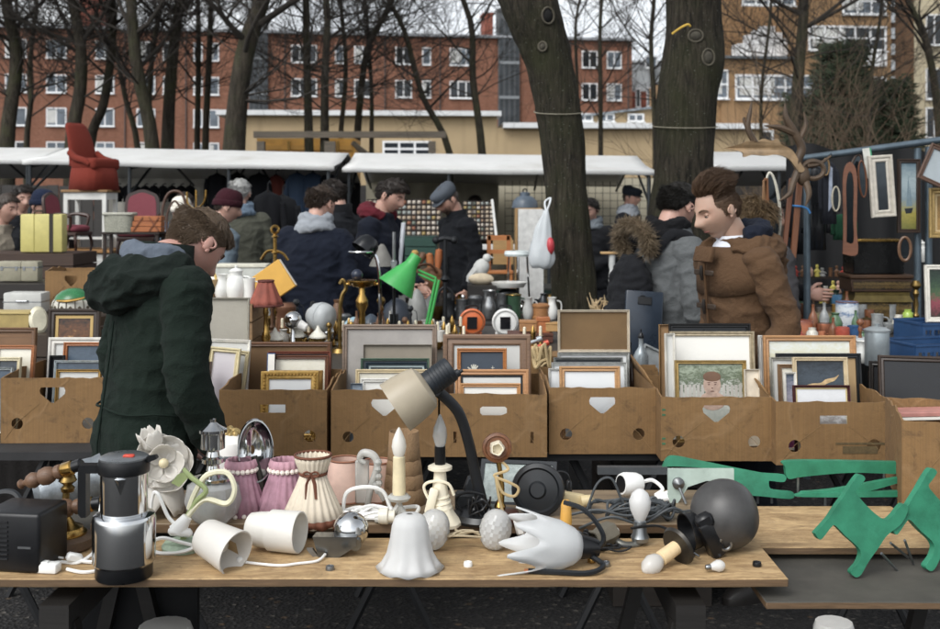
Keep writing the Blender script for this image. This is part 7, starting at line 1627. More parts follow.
# amber and leather things left of the capped man
for px, py, h, c, rt, lb in ((409, 258, 20, 'c19a3e', 20, 'yellow wooden club standing on the green drawers'), (417, 256, 16, '6a4a30', 25, 'brown wooden club beside the yellow one'), (432, 268, 26, 'b0662a', -6, 'orange wooden chair leg upright left of the capped man'), (437, 268, 30, 'a85c24', 4, 'second orange wooden chair leg nearest the capped man')):
    t, u = T('wooden_club', lb, 'wooden club', px, py+12, d=9.0, rot=(0, R(rt), 0)); b = MB(u); b.lathe([(0, 0), (2, 0), (3, 4), (2.4, h*.3), (4, h*.75), (3.4, h), (0, h+1.5)], 14); b.build('club', wood(c, .3, 14), t)
t, u = T('leather_bag', 'brown leather bag slumped behind the green lamp', 'bag', 424, 292, d=8.4); b = MB(u); b.ball((0, 0, 10), (20, 10, 13), 20); b.ball((8, 0, 17), (10, 8, 9), 16)
for v in b.bm.verts: v.co += V((1, 1, 1))*u*2*noise.noise(v.co*18)
b.build('body', M('7a4e26', .45, 0, .3, 14, .2), t); b = MB(u); b.tube([(-12, -8, 16), (-6, -9, 26), (6, -9, 28), (14, -8, 20)], 1.4, 7, smooth=4); b.build('handle', M('5a3418', .5), t)
t, u = T('red_case', 'dark red rolled case lying by the leather bag', 'case', 414, 296, d=8.1); b = MB(u); b.lathe([(0, 0), (4, 0), (5, 2), (5, 22), (4, 24), (0, 24)], 16, m=aim((-12, 0, 5), (12, -2, 6))); b.build('case', M('7a2f28', .5), t)
crate('low crate under the leather bag', -.6, -.2, 8.0, 8.6, .78, .93, '2f261e')
t, u = T('drawer_chest', 'dark green chest of drawers under the card rack', 'chest', 411, 262, d=10.3); b = MB(u); b.box((0, 0, 12), (52, 26, 28)); b.build('carcass', M('234038', .5, 0, .15), t)
for k in range(3): b = MB(u); b.box((0, -13.4, 2+k*9), (50, 1.4, 8), bev=.3); b.build('drawer', M('28493f', .5, 0, .1), t)
# statue, toy, chair, stool, tray
t, u = T('bird_statue', 'white plaster bird statue right of the capped man', 'statue', 481, 276, d=8.7); b = MB(u); b.ball((0, 0, 8), (8, 5, 10), 16, rot=(0, .5, 0)); b.ball((6, 0, 18), (4.4, 4, 4.4), 12); b.lathe([(1.6, 0), (.2, 4)], 8, m=aim((9, 0, 19), (13, -1, 18))); b.tube([(-4, 0, 6), (-11, 0, -2), (-13, 0, -6)], [5, 4, 2], 8); b.build('figure', M('b9bab6', .6), t)
t, u = T('rounded_cushion', 'cream stuffed cushion below the white bird statue', 'cushion', 481, 284, d=8.5); b = MB(u); b.ball((0, 0, 5), (13, 8, 6), 16); b.build('cover', M('c3b396', .9), t)
crate('small dark box under the bird statue', -.02, .2, 8.35, 8.8, .78, 1.0, '26221e')
t, u = T('wooden_chair', 'small orange wood chair between the bird statue and the white cupboard', 'chair', 500, 292, d=9.05); OW = wood('b86f2c', .3, 12)
b = MB(u); b.box((0, 0, 20), (26, 20, 3), bev=.6); b.build('seat', OW, t)
for x in (-11, 11):
    for y in (-8, 8): b = MB(u); b.tube([(x, y, 18), (x*1.1, y*1.1, -40)], 1.8, 7); b.build('leg', OW, t)
b = MB(u); b.box((-11, 8, 38), (4, 2, 36)); b.box((9, 8, 38), (4, 2, 36)); b.box((-1, 8, 54), (22, 2, 5)); b.box((-1, 8, 40), (18, 1.6, 4)); b.build('backrest', OW, t)
t, u = T('bar_stool', 'white round topped stool with chrome legs in front of the plastic bag', 'stool', 518, 292, d=8.75); b = MB(u); b.lathe([(0, 36), (13, 36), (14, 38), (13, 41), (0, 41)], 26); b.build('seat', M('c9d3d2', .35), t)
for a in (0, 1.6, 3.1, 4.7): b = MB(u); b.tube([(9*cos(a), 9*sin(a), 36), (12*cos(a), 12*sin(a), -20)], 1, 6); b.build('leg', CHROME, t)
t, u = T('round_tray', 'white round tray standing on the pewter table below the chair', 'tray', 509, 287, d=8.45); b = MB(u); b.lathe([(0, 0), (15, 0), (17, 3), (17.6, 5), (16, 5), (0, 3)], 30); b.build('tray', ENAM, t)
pot('tank', 'dark tin holding up the white round tray', 'tin', 509, 309, 20, 20, IRON, d=8.45)
# white cupboard and grey industrial shade
t, u = T('cupboard', 'white fronted wooden cupboard carrying a grey enamel shade', 'cupboard', 527, 330, d=9.9); b = MB(u); b.box((-11, 0, 60), (2, 26, 124)); b.box((13, 0, 60), (2, 26, 124)); b.box((1, 0, 121), (22, 26, 2)); b.box((1, 12, 60), (22, 1.5, 120)); b.build('carcass', wood('a8834e', .3, 8), t); b = MB(u); b.box((3, -13.4, 60), (25, 1.5, 122)); b.build('door', M('cfcfcb', .5), t)
t, u = T('industrial_lampshade', 'grey enamel industrial lampshade on top of the white cupboard', 'lampshade', 525, 208, d=9.9); b = MB(u); b.lathe([(0, 0), (13, 0), (13, 1.5), (12, 7), (8, 11), (5, 12), (5, 15), (3, 16), (0, 16)], 30); b.build('shade', M('4e5a66', .4, 0, .12), t); b = MB(u); b.torus((0, 0, 17), 2, .7, 12, 5, None, 'Y'); b.build('ring', IRON, t)
t = thing('shelf_board', 'low orange plywood shelf box left of the white cupboard', 'shelf', W(503, 246, 10.2)); u = 10.2/F; b = MB(u); b.box((0, 0, 7), (18, 14, 1.5)); b.box((0, 0, -6), (20, 16, 24)); b.build('box', wood('b08a50', .25, 8), t)
# card racks
def rack(label, px0, px1, py0, py1, d, nc, nr, lean, seed):
    u = d/F; w = px1-px0; h = py1-py0; t, _ = T('card_rack', label, 'card rack', (px0+px1)/2, py1, d=d, rot=(R(lean), 0, 0)); b = MB(u); b.box((0, 1.2, h/2), (w, 2, h)); b.build('board', M('2f211c', .7), t)
    r = random.Random(seed); cs = ['a4937c', '8a6f56', '8b918c', 'b0a698', '84553c', '6c7568', '8b8276', '96814a']; mts = [M(c, .6, 0, .25, 60) for c in cs]; b = MB(u); cw, ch = w/nc, h/nr
    for i in range(nc):
        for j in range(nr): b.mi = r.randrange(len(cs)) if r.random() > .4 else r.choice((0, 3)); b.box((-w/2+cw*(i+.5), -.2, ch*(j+.5)), (cw*.70, .5, ch*.66), rot=(R(-8), 0, 0))
    b.build('cards', mts, t, sharp=0); b = MB(u)
    for j in range(nr+1): b.box((0, -.5, ch*j), (w, .9, ch*.1))
    for x in (-.5, -.16, .16, .5): b.box((w*x, -.4, h/2), (1, 1.2, h))
    b.build('ledges', M('241916', .7), t)
rack('wide dark card rack full of small pictures behind the navy jacket', 367, 441, 199, 236, 11.0, 15, 7, -10, 1)
rack('narrow white edged card rack right of the capped man', 463, 494, 200, 240, 10.9, 7, 9, -14, 2)
t, u = T('rack_leg', 'white slanted edge board of the narrow card rack', 'board', 497, 244, d=10.85, rot=(R(-14), R(-6), 0)); b = MB(u); b.box((0, 0, 22), (2.4, 3, 48)); b.build('board', M('cfcfca', .6), t)
t = thing('white_counter', 'white counter shelf under the narrow card rack', 'counter', W(490, 247, 10.7)); u = 10.7/F; b = MB(u); b.box((0, 0, 0), (64, 12, 5), bev=.4); b.build('board', M('d2d2ce', .6), t)
# plastic bag on the tree
t, u = T('plastic_bag', 'white plastic carrier bag with red print hanging at the leaning trunk', 'bag', 541, 268, d=7.85); b = MB(u); rings = []
for i in range(15):
    f = i/14; z = f*58; wv = [9, 12, 13, 13, 12.4, 12, 11, 10, 9, 8, 7, 6, 5, 3.6, 2.2][i]; ring = []
    for j in range(30): a = 2*pi*j/30; k = 1+.14*noise.noise(V((cos(a)*2.2, sin(a)*2.2, f*3.5)))+.06*cos(7*a+f*4); ring.append((cos(a)*wv*k+f*f*5, sin(a)*wv*.55*k, z+2*noise.noise(V((cos(a)*2, sin(a)*2, f*4)))))
    rings.append(ring)
b.loft(rings); b.build('bag', frost('d2d8da', .3, .35), t, sharp=0); b = MB(u); b.tube([(5, 0, 57), (4, 2, 66), (9, 5, 70)], 1, 6, smooth=3); b.tube([(6, 0, 57), (9, 0, 66), (10, 5, 70)], 1, 6, smooth=3); b.build('bag_handle', M('cfd4d6', .4), t); b = MB(u); b.ball((9, -3, 22), (4.4, 5, 9), 12); b.build('red_print', M('b8303a', .4), t)
# right of the trunk
t, u = T('turned_leg_table', 'white turned table leg standing upright with a wooden top piece', 'table leg', 612, 304, d=7.4); b = MB(u); b.lathe([(0, 0), (3, 0), (3.4, 6), (2, 9), (3, 14), (3.4, 28), (2.4, 34), (3.2, 38), (3.2, 50), (0, 50)], 16); b.build('leg', M('b9bbb8', .5), t); b = MB(u); b.box((-3, 0, 51), (17, 10, 2.4), bev=.6); b.build('top_piece', wood('b08a52', .3), t)
crate('brown wooden box behind the turned table leg', 1.0, 1.2, 7.6, 7.85, .72, 1.18, '6b4a30', 'box', 'wooden_box'); 
t, u = T('dried_branches', 'pile of pale dried twigs and shells at the foot of the turned leg', 'ornament', 608, 318, d=7.15); b = MB(u); rnd = random.Random(6)
for k in range(60): a = rnd.uniform(0, 6.3); p = V((rnd.uniform(-16, 16), rnd.uniform(-6, 6), rnd.uniform(0, 14))); b.tube([p, p+V((cos(a)*5, sin(a)*3, rnd.uniform(2, 8))), p+V((cos(a)*8, sin(a)*4, rnd.uniform(4, 14)))], [1, .8, .2], 4)
b.build('twigs', M('b59c72', .8, 0, .3), t)
t, u = T('portfolio_case', 'dark blue plastic portfolio leaning behind the brown canvas back', 'case', 641, 367, .864, rot=(R(-8), R(4), 0)); b = MB(u); b.box((0, 0, 38), (38, 8, 76), bev=2, seg=2); b.build('case', M('222c38', .3, 0, .2), t); b = MB(u); b.box((0, -4.4, 66), (14, 1.4, 8), bev=.5); b.build('clasp', BLACKP, t)
pot('bottle', 'grey siphon bottle with black top behind the sixth box', 'bottle', 641, 378, 15, 40, M('8e979b', .3, .3), z=.864, lid=BLACKP)
pot('bottle', 'dark spray bottle left of the grey siphon', 'bottle', 630, 376, 9, 34, M('1e2226', .4), z=.864)
t, u = T('metal_tray', 'tilted grey metal tray behind the grey siphon bottle', 'tray', 652, 372, .864, rot=(R(-30), R(25), 0)); b = MB(u); b.prism([(-16, 0), (16, 0), (16, 26), (-16, 26)], 4, holes=[[(-14, 2), (14, 2), (14, 24), (-14, 24)]]); b.box((0, 3.4, 13), (30, 1, 24)); b.build('tray', M('9a9fa0', .4, .6), t)
t, u = T('carton', 'small open carton wedged between the fifth and sixth boxes', 'carton', 648, 392, .864); b = MB(u); b.prism([(-9, 0), (9, 0), (9, 22), (-9, 26)], .8, y0=-8); b.build('panel', CARD, t); b = MB(u); b.prism([(-9, 0), (9, 0), (9, 26), (-9, 26)], .8, y0=8); b.build('panel', CARD, t)
for x in (-8.6, 8.6): b = MB(u); b.box((x, .4, 12), (.8, 15.4, 24)); b.build('side', CARD, t)
t, u = T('glass_bottle', 'dark brown bottle beside the small open carton', 'bottle', 632, 392, .864); b = MB(u); b.lathe([(0, 0), (5, 0), (5, 20), (2, 27), (2, 34), (0, 34)], 16); b.build('body', M('2a1c14', .15), t)
crate('dark crate behind the sixth box under the grey siphon', .58, .98, 4.46, 5.24, 0, .862, '2a231d')
P_or = thing('orange_scarf', 'orange cloth hanging between the man in grey and the duffel coat', 'cloth', W(699, 278, 5.25)); b = MB(5.25/F); rings = []
for i in range(9): f = i/8; rings.append([(cos(2*pi*j/16)*(5+4*f*(1-f)*2)+sin(f*5)*1.5, sin(2*pi*j/16)*3, 30-f*30+1.2*noise.noise(V((j, f*4, 0)))) for j in range(16)])
b.loft(rings); b.build('cloth', cloth('c8482a'), P_or, sharp=0)
# ------------------------------------------------------------------ right hand stall: hanging frames, antlers, tins
t = thing('scaffold_rail', 'grey scaffold pipe rail carrying mirrors and frames on the right', 'rail', (0, 6.5, 0)); GP = M('5b6a74', .4, .6, .15)
b = MB(); p0, p1 = W(792, 160, 6.5), W(985, 134, 6.5); b.tube([p0-V((0, 6.5, 0)), p1-V((0, 6.5, 0))], .021, 12); b.build('pipe', GP, t)
for px in (808, 919, 930):
    b = MB(); x = (px-CX)*6.5/F; z = p0.z+(p1.z-p0.z)*(px-792)/193-.03; b.tube([(x, .02, 0), (x, .02, z)], .021, 10); b.build('upright', GP, t)
t = thing('tarpaulin', 'dark tarpaulin hanging behind the right hand stall', 'tarpaulin', (0, 7.75, 0)); b = MB(); n = 50; vs = []; x0, x1 = (786-CX)*7.75/F, (1010-CX)*7.75/F
for j in range(5):
    for i in range(n+1): vs.append((lerp(x0, x1, i/n), .05*sin(i*.8)*(.3+j*.2), 2.02-j*.45+.03*sin(i*.35)))
b.raw(vs, [(j*(n+1)+i, j*(n+1)+i+1, (j+1)*(n+1)+i+1, (j+1)*(n+1)+i) for j in range(4) for i in range(n)]); b.build('sheet', M('0e0f11', .8, 0, .3, 3), t, calc=False)
# hanging frames
frame(873, 897, 155, 6.4, 'white washed wood mirror frame hanging from the rail', 'b9b2a4', 7, M('4a5258', .08, .6, .3, 6), lean=0, py1=217, tilt=-4, woodk=False, th=.03, step=1, cat='mirror', name='framed_mirror')
def ship(t, iw, ih, m, h):
    y = .0125; b = MB(); b.prism([(-iw*.28, h*.33), (iw*.3, h*.34), (iw*.2, h*.27), (-iw*.18, h*.26)], .0008, y0=y); b.build('hull_image', M('20262c', .5), t); b = MB(); b.prism([(-iw*.16, h*.36), (iw*.02, h*.36), (iw*.0, h*.78), (-iw*.05, h*.7)], .0008, y0=y); b.prism([(iw*.04, h*.36), (iw*.26, h*.37), (iw*.06, h*.68)], .0008, y0=y); b.build('sail_image', M('6f858f', .5, 0, .15, 30), t)
frame(898, 921, 159, 6.45, 'dark framed painting of a sailing ship hanging from the rail', '33241a', 4, A_ship, lean=0, py1=233, figure=ship)
frame(916, 948, 146, 6.2, 'tilted brown frame hanging askew at the right edge', '5a4030', 4.5, M('9aa4a8', .2, 0, .2, 4), lean=0, py1=184, tilt=24)
frame(930, 962, 188, 6.3, 'gold frame with amber border cut off by the right edge', 'a98c50', 6, M('8a6a34', .6, 0, .3, 20), lean=0, py1=238, metal=2, matte=2, mcol='b9a070')
frame(926, 965, 265, 5.9, 'white frame with flower picture standing at the right edge', 'cfcabd', 5, A_flow, lean=4, py1=322, woodk=False)
t, u = T('small_plank', 'small green edged white plank hanging from the rail', 'plank', 870, 178, d=6.45, rot=(0, R(-8), 0)); b = MB(u); b.box((0, 0, 15), (7, 1.6, 30), bev=.3); b.build('board', M('c6c6bc', .6), t); b = MB(u); b.box((4, 0, 15), (1.4, 2, 30)); b.build('green_edge', M('2f8a62', .6), t)
# lyre shaped mirror frame
def hang_mirror(label, px, y0, y1, w, d, col, kind, rot=0):
    t, u = T('hanging_mirror', label, 'mirror', px, y1, d=d, rot=(0, R(rot), R(-10))); h = y1-y0; W_ = wood(col, .3, 12, .45) if kind != 'ivory' else M(col, .4)
    b = MB(u)
    if kind in ('oval', 'ivory'): 
        n = 40; b.loft([[(cos(2*pi*j/n)*(w/2-i), y, h/2+sin(2*pi*j/n)*(h/2-i)) for j in range(n)] for i, y in ((0, 1.4), (0, 0), (w*.1, -.8), (w*.2, 0), (w*.2, 1.4))], False, loop=True); b.build('frame', W_, t)
        b = MB(u); b.loft([[(cos(2*pi*j/n)*(w*.31), y, h/2+sin(2*pi*j/n)*(h/2-w*.19)) for j in range(n)] for y in (.6, 1.2)]); b.build('glass', M('3a4248', .06, .8, .2), t)
    else:
        o = curve2([(-w/2, 0), (w/2, 0), (w*.46, h*.3), (w/2, h*.75), (w*.38, h*.93), (0, h), (-w*.38, h*.93), (-w/2, h*.75), (-w*.46, h*.3)], 5); i_ = curve2([(-w*.24, h*.13), (w*.24, h*.13), (w*.22, h*.4), (w*.26, h*.72), (w*.16, h*.86), (0, h*.9), (-w*.16, h*.86), (-w*.26, h*.72), (-w*.22, h*.4)], 5)
        b.prism(o, 2.2, holes=[i_]); b.build('frame', W_, t, sharp=50); b = MB(u); b.box((0, 1.6, h*.5), (w*.5, .6, h*.76)); b.build('glass', M('2a3034', .06, .8, .2), t)
    return t
hang_mirror('tall lyre shaped orange wood mirror frame hanging from the rail', 850, 162, 254, 14, 6.4, '74452a', 'lyre')
hang_mirror('long ivory oval mirror hanging behind the antlers', 777, 171, 240, 15, 6.45, 'c9c5b4', 'ivory', -6)
hang_mirror('small dark oval mirror between the lyre frame and the green plank', 853, 153, 182, 12, 6.5, '4a3a30', 'oval', 12)
hang_mirror('brown oval mirror with pale glass right of the lyre frame', 864, 160, 198, 9, 6.42, '6e4228', 'oval', -4)
for px, y0, y1, w, c, rt, lb in ((763, 180, 228, 4, '8a6238', 2, 'narrow light wood frame leaning behind the duffel coat'), (768, 178, 236, 4, '8a5528', -2, 'second narrow wood frame beside the light one'), (784, 178, 252, 5, '70432a', 6, 'long reddish wood slat right of the ivory oval'), (793, 176, 258, 6, '7a4a2a', 5, 'long orange wood plank with blue tie')):
    t, u = T('plank', lb, 'wooden slat', px, y1, d=6.3, rot=(0, R(rt), 0)); b = MB(u); b.box((0, 0, (y1-y0)/2), (w, 3, y1-y0), bev=.5); b.build('slat', wood(c, .3, 10, .45, 2), t)
    if 'blue' in lb: b = MB(u); b.torus((0, 0, 52), 4.4, 1, 16, 6); b.tube([(4, -3, 52), (9, -4, 50), (12, -4, 46)], 1, 6, smooth=3); b.build('blue_tie', M('2f7fc0', .5), t)
# coats hanging from the rail
def garment(label, px, ytop, h, w, d, col, shiny=False, slv=.8, name='hanging_coat', cat='coat', lining=None, group=None):
    t, u = T(name, label, cat, px, ytop+h, d=d, group=group); rnd = random.Random(int(px*7)); b = MB(u); rings = []
    for f, a, e in ((0, .42, .22), (.3, .40, .20), (.6, .40, .2), (.85, .46, .18), (.95, .36, .14), (1, .12, .1)):
        rings.append([V((cos(2*pi*j/28)*w*a*(1+.05*noise.noise(V((j*.6, f*3, px)))), sin(2*pi*j/28)*w*e*(1+.3*cos(5*2*pi*j/28+px)*(1-f)), f*h)) for j in range(28)])
    b.loft(rings)
    for s in (-1, 1): b.tube([(s*w*.40, 0, h*.88), (s*w*.50, -w*.05, h*.6), (s*w*.48, -w*.10, h*(1-slv))], [w*.12, w*.11, w*.085], 10, smooth=4)
    for v in b.bm.verts: q = v.co/u; v.co += V((1, 1, 0))*u*w*.05*noise.noise(V((q.x*.15, q.y*.2, q.z*.05+px)))
    mt = M(col, .3, 0, .25, 10, .3, 20) if shiny else cloth(col); b.build('body', mt, t, sharp=0)
    b = MB(u); b.tube([(-w*.4, 0, h*.9), (0, 0, h*1.02), (w*.4, 0, h*.9)], .8, 6); b.tube([(0, 0, h*1.02), (0, 0, h*1.1), (2, 0, h*1.14), (3, 0, h*1.1)], .6, 6); b.build('hanger', IRON, t)
    if lining: b = MB(u); b.prism([(-w*.1, h*.2), (w*.1, h*.3), (w*.12, h*.9), (-w*.06, h*.95)], 1, y0=-w*.24); b.build('lining', M(lining, .5, 0, .3, 40), t)
    return t
garment('black leather coat hanging at the left end of the rail', 815, 166, 84, 26, 6.55, '1b1d20', True)
garment('black coat with grey patterned lining hanging beside the leather one', 829, 162, 62, 18, 6.4, '22242a', False, lining='8a93a4')
garment('dark green bag like jacket hanging low on the rail', 843, 214, 26, 24, 6.8, '1f4a34')
garment('dark coat hanging deep in the right hand stall', 800, 170, 84, 24, 7.1, '1d1e22')
person('person hidden among the hanging coats reaching a hand over the figurines', 752, 6.9, 62, 1.68, 4, (14, 0, 0), '191a1d', .8, 1.0, '1c1d22', ('1a1512', 'full'), 'b98d7a', seed=41, strands=300, arms=[((-.24, -.10, 1.16), (-.16, -.36, 1.16)), ((.24, .03, 1.13), (.2, -.08, .9))])
# antlers
t, u = T('antlers', 'mounted fallow deer antlers with broad palms tied to the rail', 'antlers', 801, 172, d=6.1); BONE = M('8d7350', .55, 0, .35, 14, .3, 40); BONED = M('4b3a28', .6, 0, .35, 14, .3, 40)
b = MB(u)
def palm(pts, y0, sl, mt=None):
    o = curve2([(x-801, 172-y) for x, y in pts], 4); n0 = len(b.bm.verts); b.prism(o, 4); 
    for v in list(b.bm.verts)[n0:]:
        q = v.co/u; v.co.y += u*(y0+sl*q.x+.006*q.x*q.x*.6)
palm([(726, 148), (740, 144), (748, 141), (757, 142), (762, 139), (770, 141), (776, 139), (780, 145), (790, 150), (798, 162), (803, 170), (797, 172), (788, 160), (776, 155), (764, 156), (752, 155), (744, 157), (742, 152)], -6, .1)
b.build('palm', BONE, t, sharp=50); b = MB(u)
b.tube([(0, 0, -2), (-4, -2, 10), (0, -2, 24), (-8, -3, 40), (-16, -4, 54), (-17, -4, 68)], [5, 4.6, 4.4, 4, 3, .8], 10, smooth=6); b.tube([(-6, -3, 38), (-22, -4, 44), (-38, -4, 46)], [4, 3, .6], 8, smooth=5); b.tube([(-3, -2, 30), (4, -2, 46), (2, -2, 60)], [3, 2.4, .5], 8, smooth=4)
b.tube([(-44, 4, 28), (-52, 4, 44), (-50, 4, 60), (-48, 4, 72)], [3.4, 3, 2, .5], 8, smooth=5); b.tube([(-30, 2, 20), (-44, 4, 28), (-56, 4, 52), (-54, 4, 54)], [3.4, 3.2, 1.6, .4], 8, smooth=5); b.build('beam', BONED, t); b = MB(u)
b.ball((2, 0, -4), (7, 6, 10), 16); b.tube([(-2, 0, 4), (-10, -6, -12), (-14, -8, -22), (-24, -8, -29)], [4, 3.4, 2.6, .6], 8, smooth=5); b.tube([(4, 0, -8), (6, -6, -22), (2, -8, -34)], [4, 3, .6], 8, smooth=5); b.torus((12, 0, 2), 11, 2.6, 24, 7, None, 'Y', .8); b.tube([(6, 0, 6), (18, 0, 8), (30, 0, 16)], [3, 2, 1], 7, smooth=4); b.build('skull_base', BONED, t)
# tins and caskets on the right table
BW = art('delft', [(0, '2f5a8a'), (.2, 'c9d0d4'), (.45, 'd2d6d8'), (.55, '4a72a0'), (.65, 'd0d5d8'), (.85, 'c9d0d4'), (1, '3a6496')], .32, 3.5)
FLO = art('floral_tin', [(0, '1c1814'), (.3, '6a7a3a'), (.5, 'a89a6a'), (.7, '4a3a2a'), (1, '1c1814')], .35, 14); ORN = art('orange_tin', [(0, '5a6a68'), (.4, 'b0663c'), (.7, 'a85c34'), (1, '7a3a24')], .25, 10)
for a in (('can', 'blue and white delft tin with brown rim', 'tin', 847, 330, 22, 28, BW, 6.35, M('6a4030', .4), None), ('can', 'floral dark tin left of the blue and white one', 'tin', 819, 324, 25, 19, FLO, 6.65, BLACKM, None), ('can', 'orange painted tin in front of the floral one', 'tin', 803, 338, 20, 17, ORN, 6.0, None, None), ('can', 'small copper tin right of the orange one', 'tin', 824, 340, 16, 15, COPP, 5.95, None, None), ('can', 'blue lidded tin standing behind the delft tin', 'tin', 842, 316, 20, 22, M('4a80a8', .4), 7.0, None, None),
          ('can', 'galvanised metal tin with lid behind the large dark frame', 'tin', 877, 374, 24, 34, M('9aa4a8', .4, .5, .15), 4.98, None, M('a4acae', .4, .5)), ('bowl', 'pink cup right of the copper tin', 'cup', 834, 344, 9, 7, M('c8405a', .4), 5.75, None, None), ('bowl', 'second pink cup beside the galvanised tin', 'cup', 852, 345, 11, 7, M('b8607a', .4), 5.7, None, None), ('candle', 'tall brass candlestick by the blue crates', 'candlestick', 916, 327, 13, 46, OLDBRASS, 6.5, None, None), ('jug', 'white jug beside the galvanised tin', 'jug', 862, 368, 16, 22, ENAM, 5.05, None, None), ('can', 'pale grey tin behind the white jug', 'tin', 856, 356, 22, 18, M('b0b6b8', .4), 5.3, None, None), ('vase', 'dark green vase left of the caskets', 'vase', 836, 312, 12, 26, M('24382c', .3), 7.1, None, None), ('jar', 'white lidded jar right of the caskets', 'jar', 922, 262, 12, 18, ENAM, 7.0, None, ENAM), ('jar', 'green yellow glass jar by the candlestick', 'jar', 908, 326, 12, 16, M('9ab83a', .2), 6.55, None, None)):
    k, lb, ct, px, py, w, h, mt, d, rim, lid = a; o = pot(k, lb, ct, px, py, w, h, mt, d=d, rim=rim, lid=lid); o.location.z = .902 if py > 300 else o.location.z
GOLDT = art('gilt_filigree', [(0, '1c150a'), (.35, '6a5222'), (.5, '2a2010'), (.65, '7a6230'), (1, '1c140a')], .6, 9, rough=.4)
t, u = T('casket', 'gilt filigree metal casket at the bottom of the stack', 'casket', 876, 320, d=6.85); b = MB(u); b.box((0, 0, 10), (58, 36, 18), bev=1); b.build('body', GOLDT, t); b = MB(u); b.box((0, 0, 23), (60, 38, 7), taper=.88); b.box((0, 0, 27.5), (54, 34, 3)); b.build('lid', M('6a5a28', .4, .5, .3, 30), t); 
for x in (-24, 24): b = MB(u); b.box((x, -15, .5), (4, 4, 2)); b.build('foot', OLDBRASS, t)
t, u = T('casket', 'brown wooden casket with brass band in the middle of the stack', 'casket', 875, 291, d=6.85); b = MB(u); b.box((0, 0, 7), (60, 36, 13), bev=.8); b.build('body', wood('4a3220', .3, 12), t); b = MB(u); b.box((0, -18.2, 7), (56, .6, 8)); b.build('brass_band', GOLDT, t); b = MB(u); b.box((0, 0, 15.5), (63, 39, 4), bev=1); b.build('lid', wood('54381f', .3, 12), t)
t, u = T('casket', 'tall black lacquer box with brass rim topmost of the stack', 'casket', 873, 273, d=6.85); b = MB(u); b.box((0, 0, 16), (50, 32, 32), bev=.6); b.build('body', M('121212', .25, 0, .3), t); b = MB(u); b.box((0, 0, 33), (51, 33, 2.6), bev=.5); b.build('brass_rim', BRASS, t)
rnd = random.Random(21); RC = [('a8452f', 'red'), ('c9c4b6', 'white'), ('7a4a2c', 'brown'), ('2f5580', 'blue'), ('3a3028', 'dark'), ('b08a3c', 'brass yellow'), ('4a6a4a', 'green'), ('b8704a', 'terracotta'), ('8a8d8c', 'grey')]
NR = ['left of the floral tin', 'in front of the floral tin', 'below the delft tin', 'before the casket stack', 'beside the galvanised tin', 'by the blue crates']
for i in range(46):
    px = 786+i*2.7+rnd.uniform(-2, 2); d = (5.25, 5.6, 6.1, 6.75)[i % 4]+rnd.uniform(-.08, .08); k = rnd.choice(['mug', 'jar', 'can', 'vase', 'bowl', 'bottle', 'candle', 'can']); c, cn = rnd.choice(RC); s = rnd.uniform(.75, 1.25)
    if 866 < px < 890 and d < 5.5 or px > 885 and d < 6: continue
    o = pot(k, f"{'tall' if s > 1.05 else 'mid sized' if s > .9 else 'tiny'} {cn} {KN.get(k, 'tin')} {NR[min(5, int((px-786)/22))]}, row {['nearest', 'second', 'third', 'rear'][i % 4]} to the camera", KN.get(k, 'tin'), px, 0, {'candle': 8, 'bottle': 8, 'bowl': 15}.get(k, 12)*s, {'candle': 30, 'bottle': 26, 'bowl': 9}.get(k, 17)*s, M(c, .35, 0, .3, 40), d=d, n=14, lid=OLDBRASS if i % 5 == 0 and k in ('can', 'jar') else None, handle=1 if k == 'mug' else None, group='small pots and tins on the right table'); o.location.z = .902
for px, y0, y1, w, c, lb in ((826, 158, 176, 8, '8a6a3a', 'small gilt oval frame hanging left of the lyre frame'), (905, 236, 262, 14, '6a4a30', 'small brown oval mirror hanging under the ship painting'), (836, 186, 212, 9, 'b8b09a', 'small ivory oval mirror hanging among the dark coats')): hang_mirror(lb, px, y0, y1, w, 6.36, c, 'oval')
# blue crates
def bluecrate(label, px, py, w, h, dp, d, rz):
    t, u = T('plastic_crate', label, 'crate', px, py, d=d, rot=(0, 0, R(rz)), group='blue plastic crates'); BL = M('22456e', .45, 0, .15); 
    for s, nm in ((-1, 'front_side'), (1, 'rear_side')):
        b = MB(u); b.prism([(-w/2, 0), (w/2, 0), (w/2, h), (-w/2, h)], 1.4, y0=s*dp/2-.7, holes=[[(-w/2+3+k*(w-6)/7, h*.2), (-w/2+3+(k+.7)*(w-6)/7, h*.2), (-w/2+3+(k+.7)*(w-6)/7, h*.7), (-w/2+3+k*(w-6)/7, h*.7)] for k in range(7)]); b.box((0, s*dp/2, h-1), (w+1, 3, 2)); b.build(nm, BL, t)
    for s in (-1, 1): b = MB(u); b.box((s*w/2, 0, h/2), (1.4, dp-1.6, h)); b.box((s*w/2, 0, h-1), (3, dp-3.2, 1.9)); b.build('end_side', BL, t)
    b = MB(u); b.box((0, 0, 1), (w-2, dp-2, 1.5)); b.build('bottom', BL, t)
bluecrate('blue plastic crate in front, cut off by the right edge', 930, 366, 74, 26, 56, 5.15, 14)
bluecrate('second blue plastic crate behind the first one', 940, 342, 70, 22, 50, 5.85, 10)
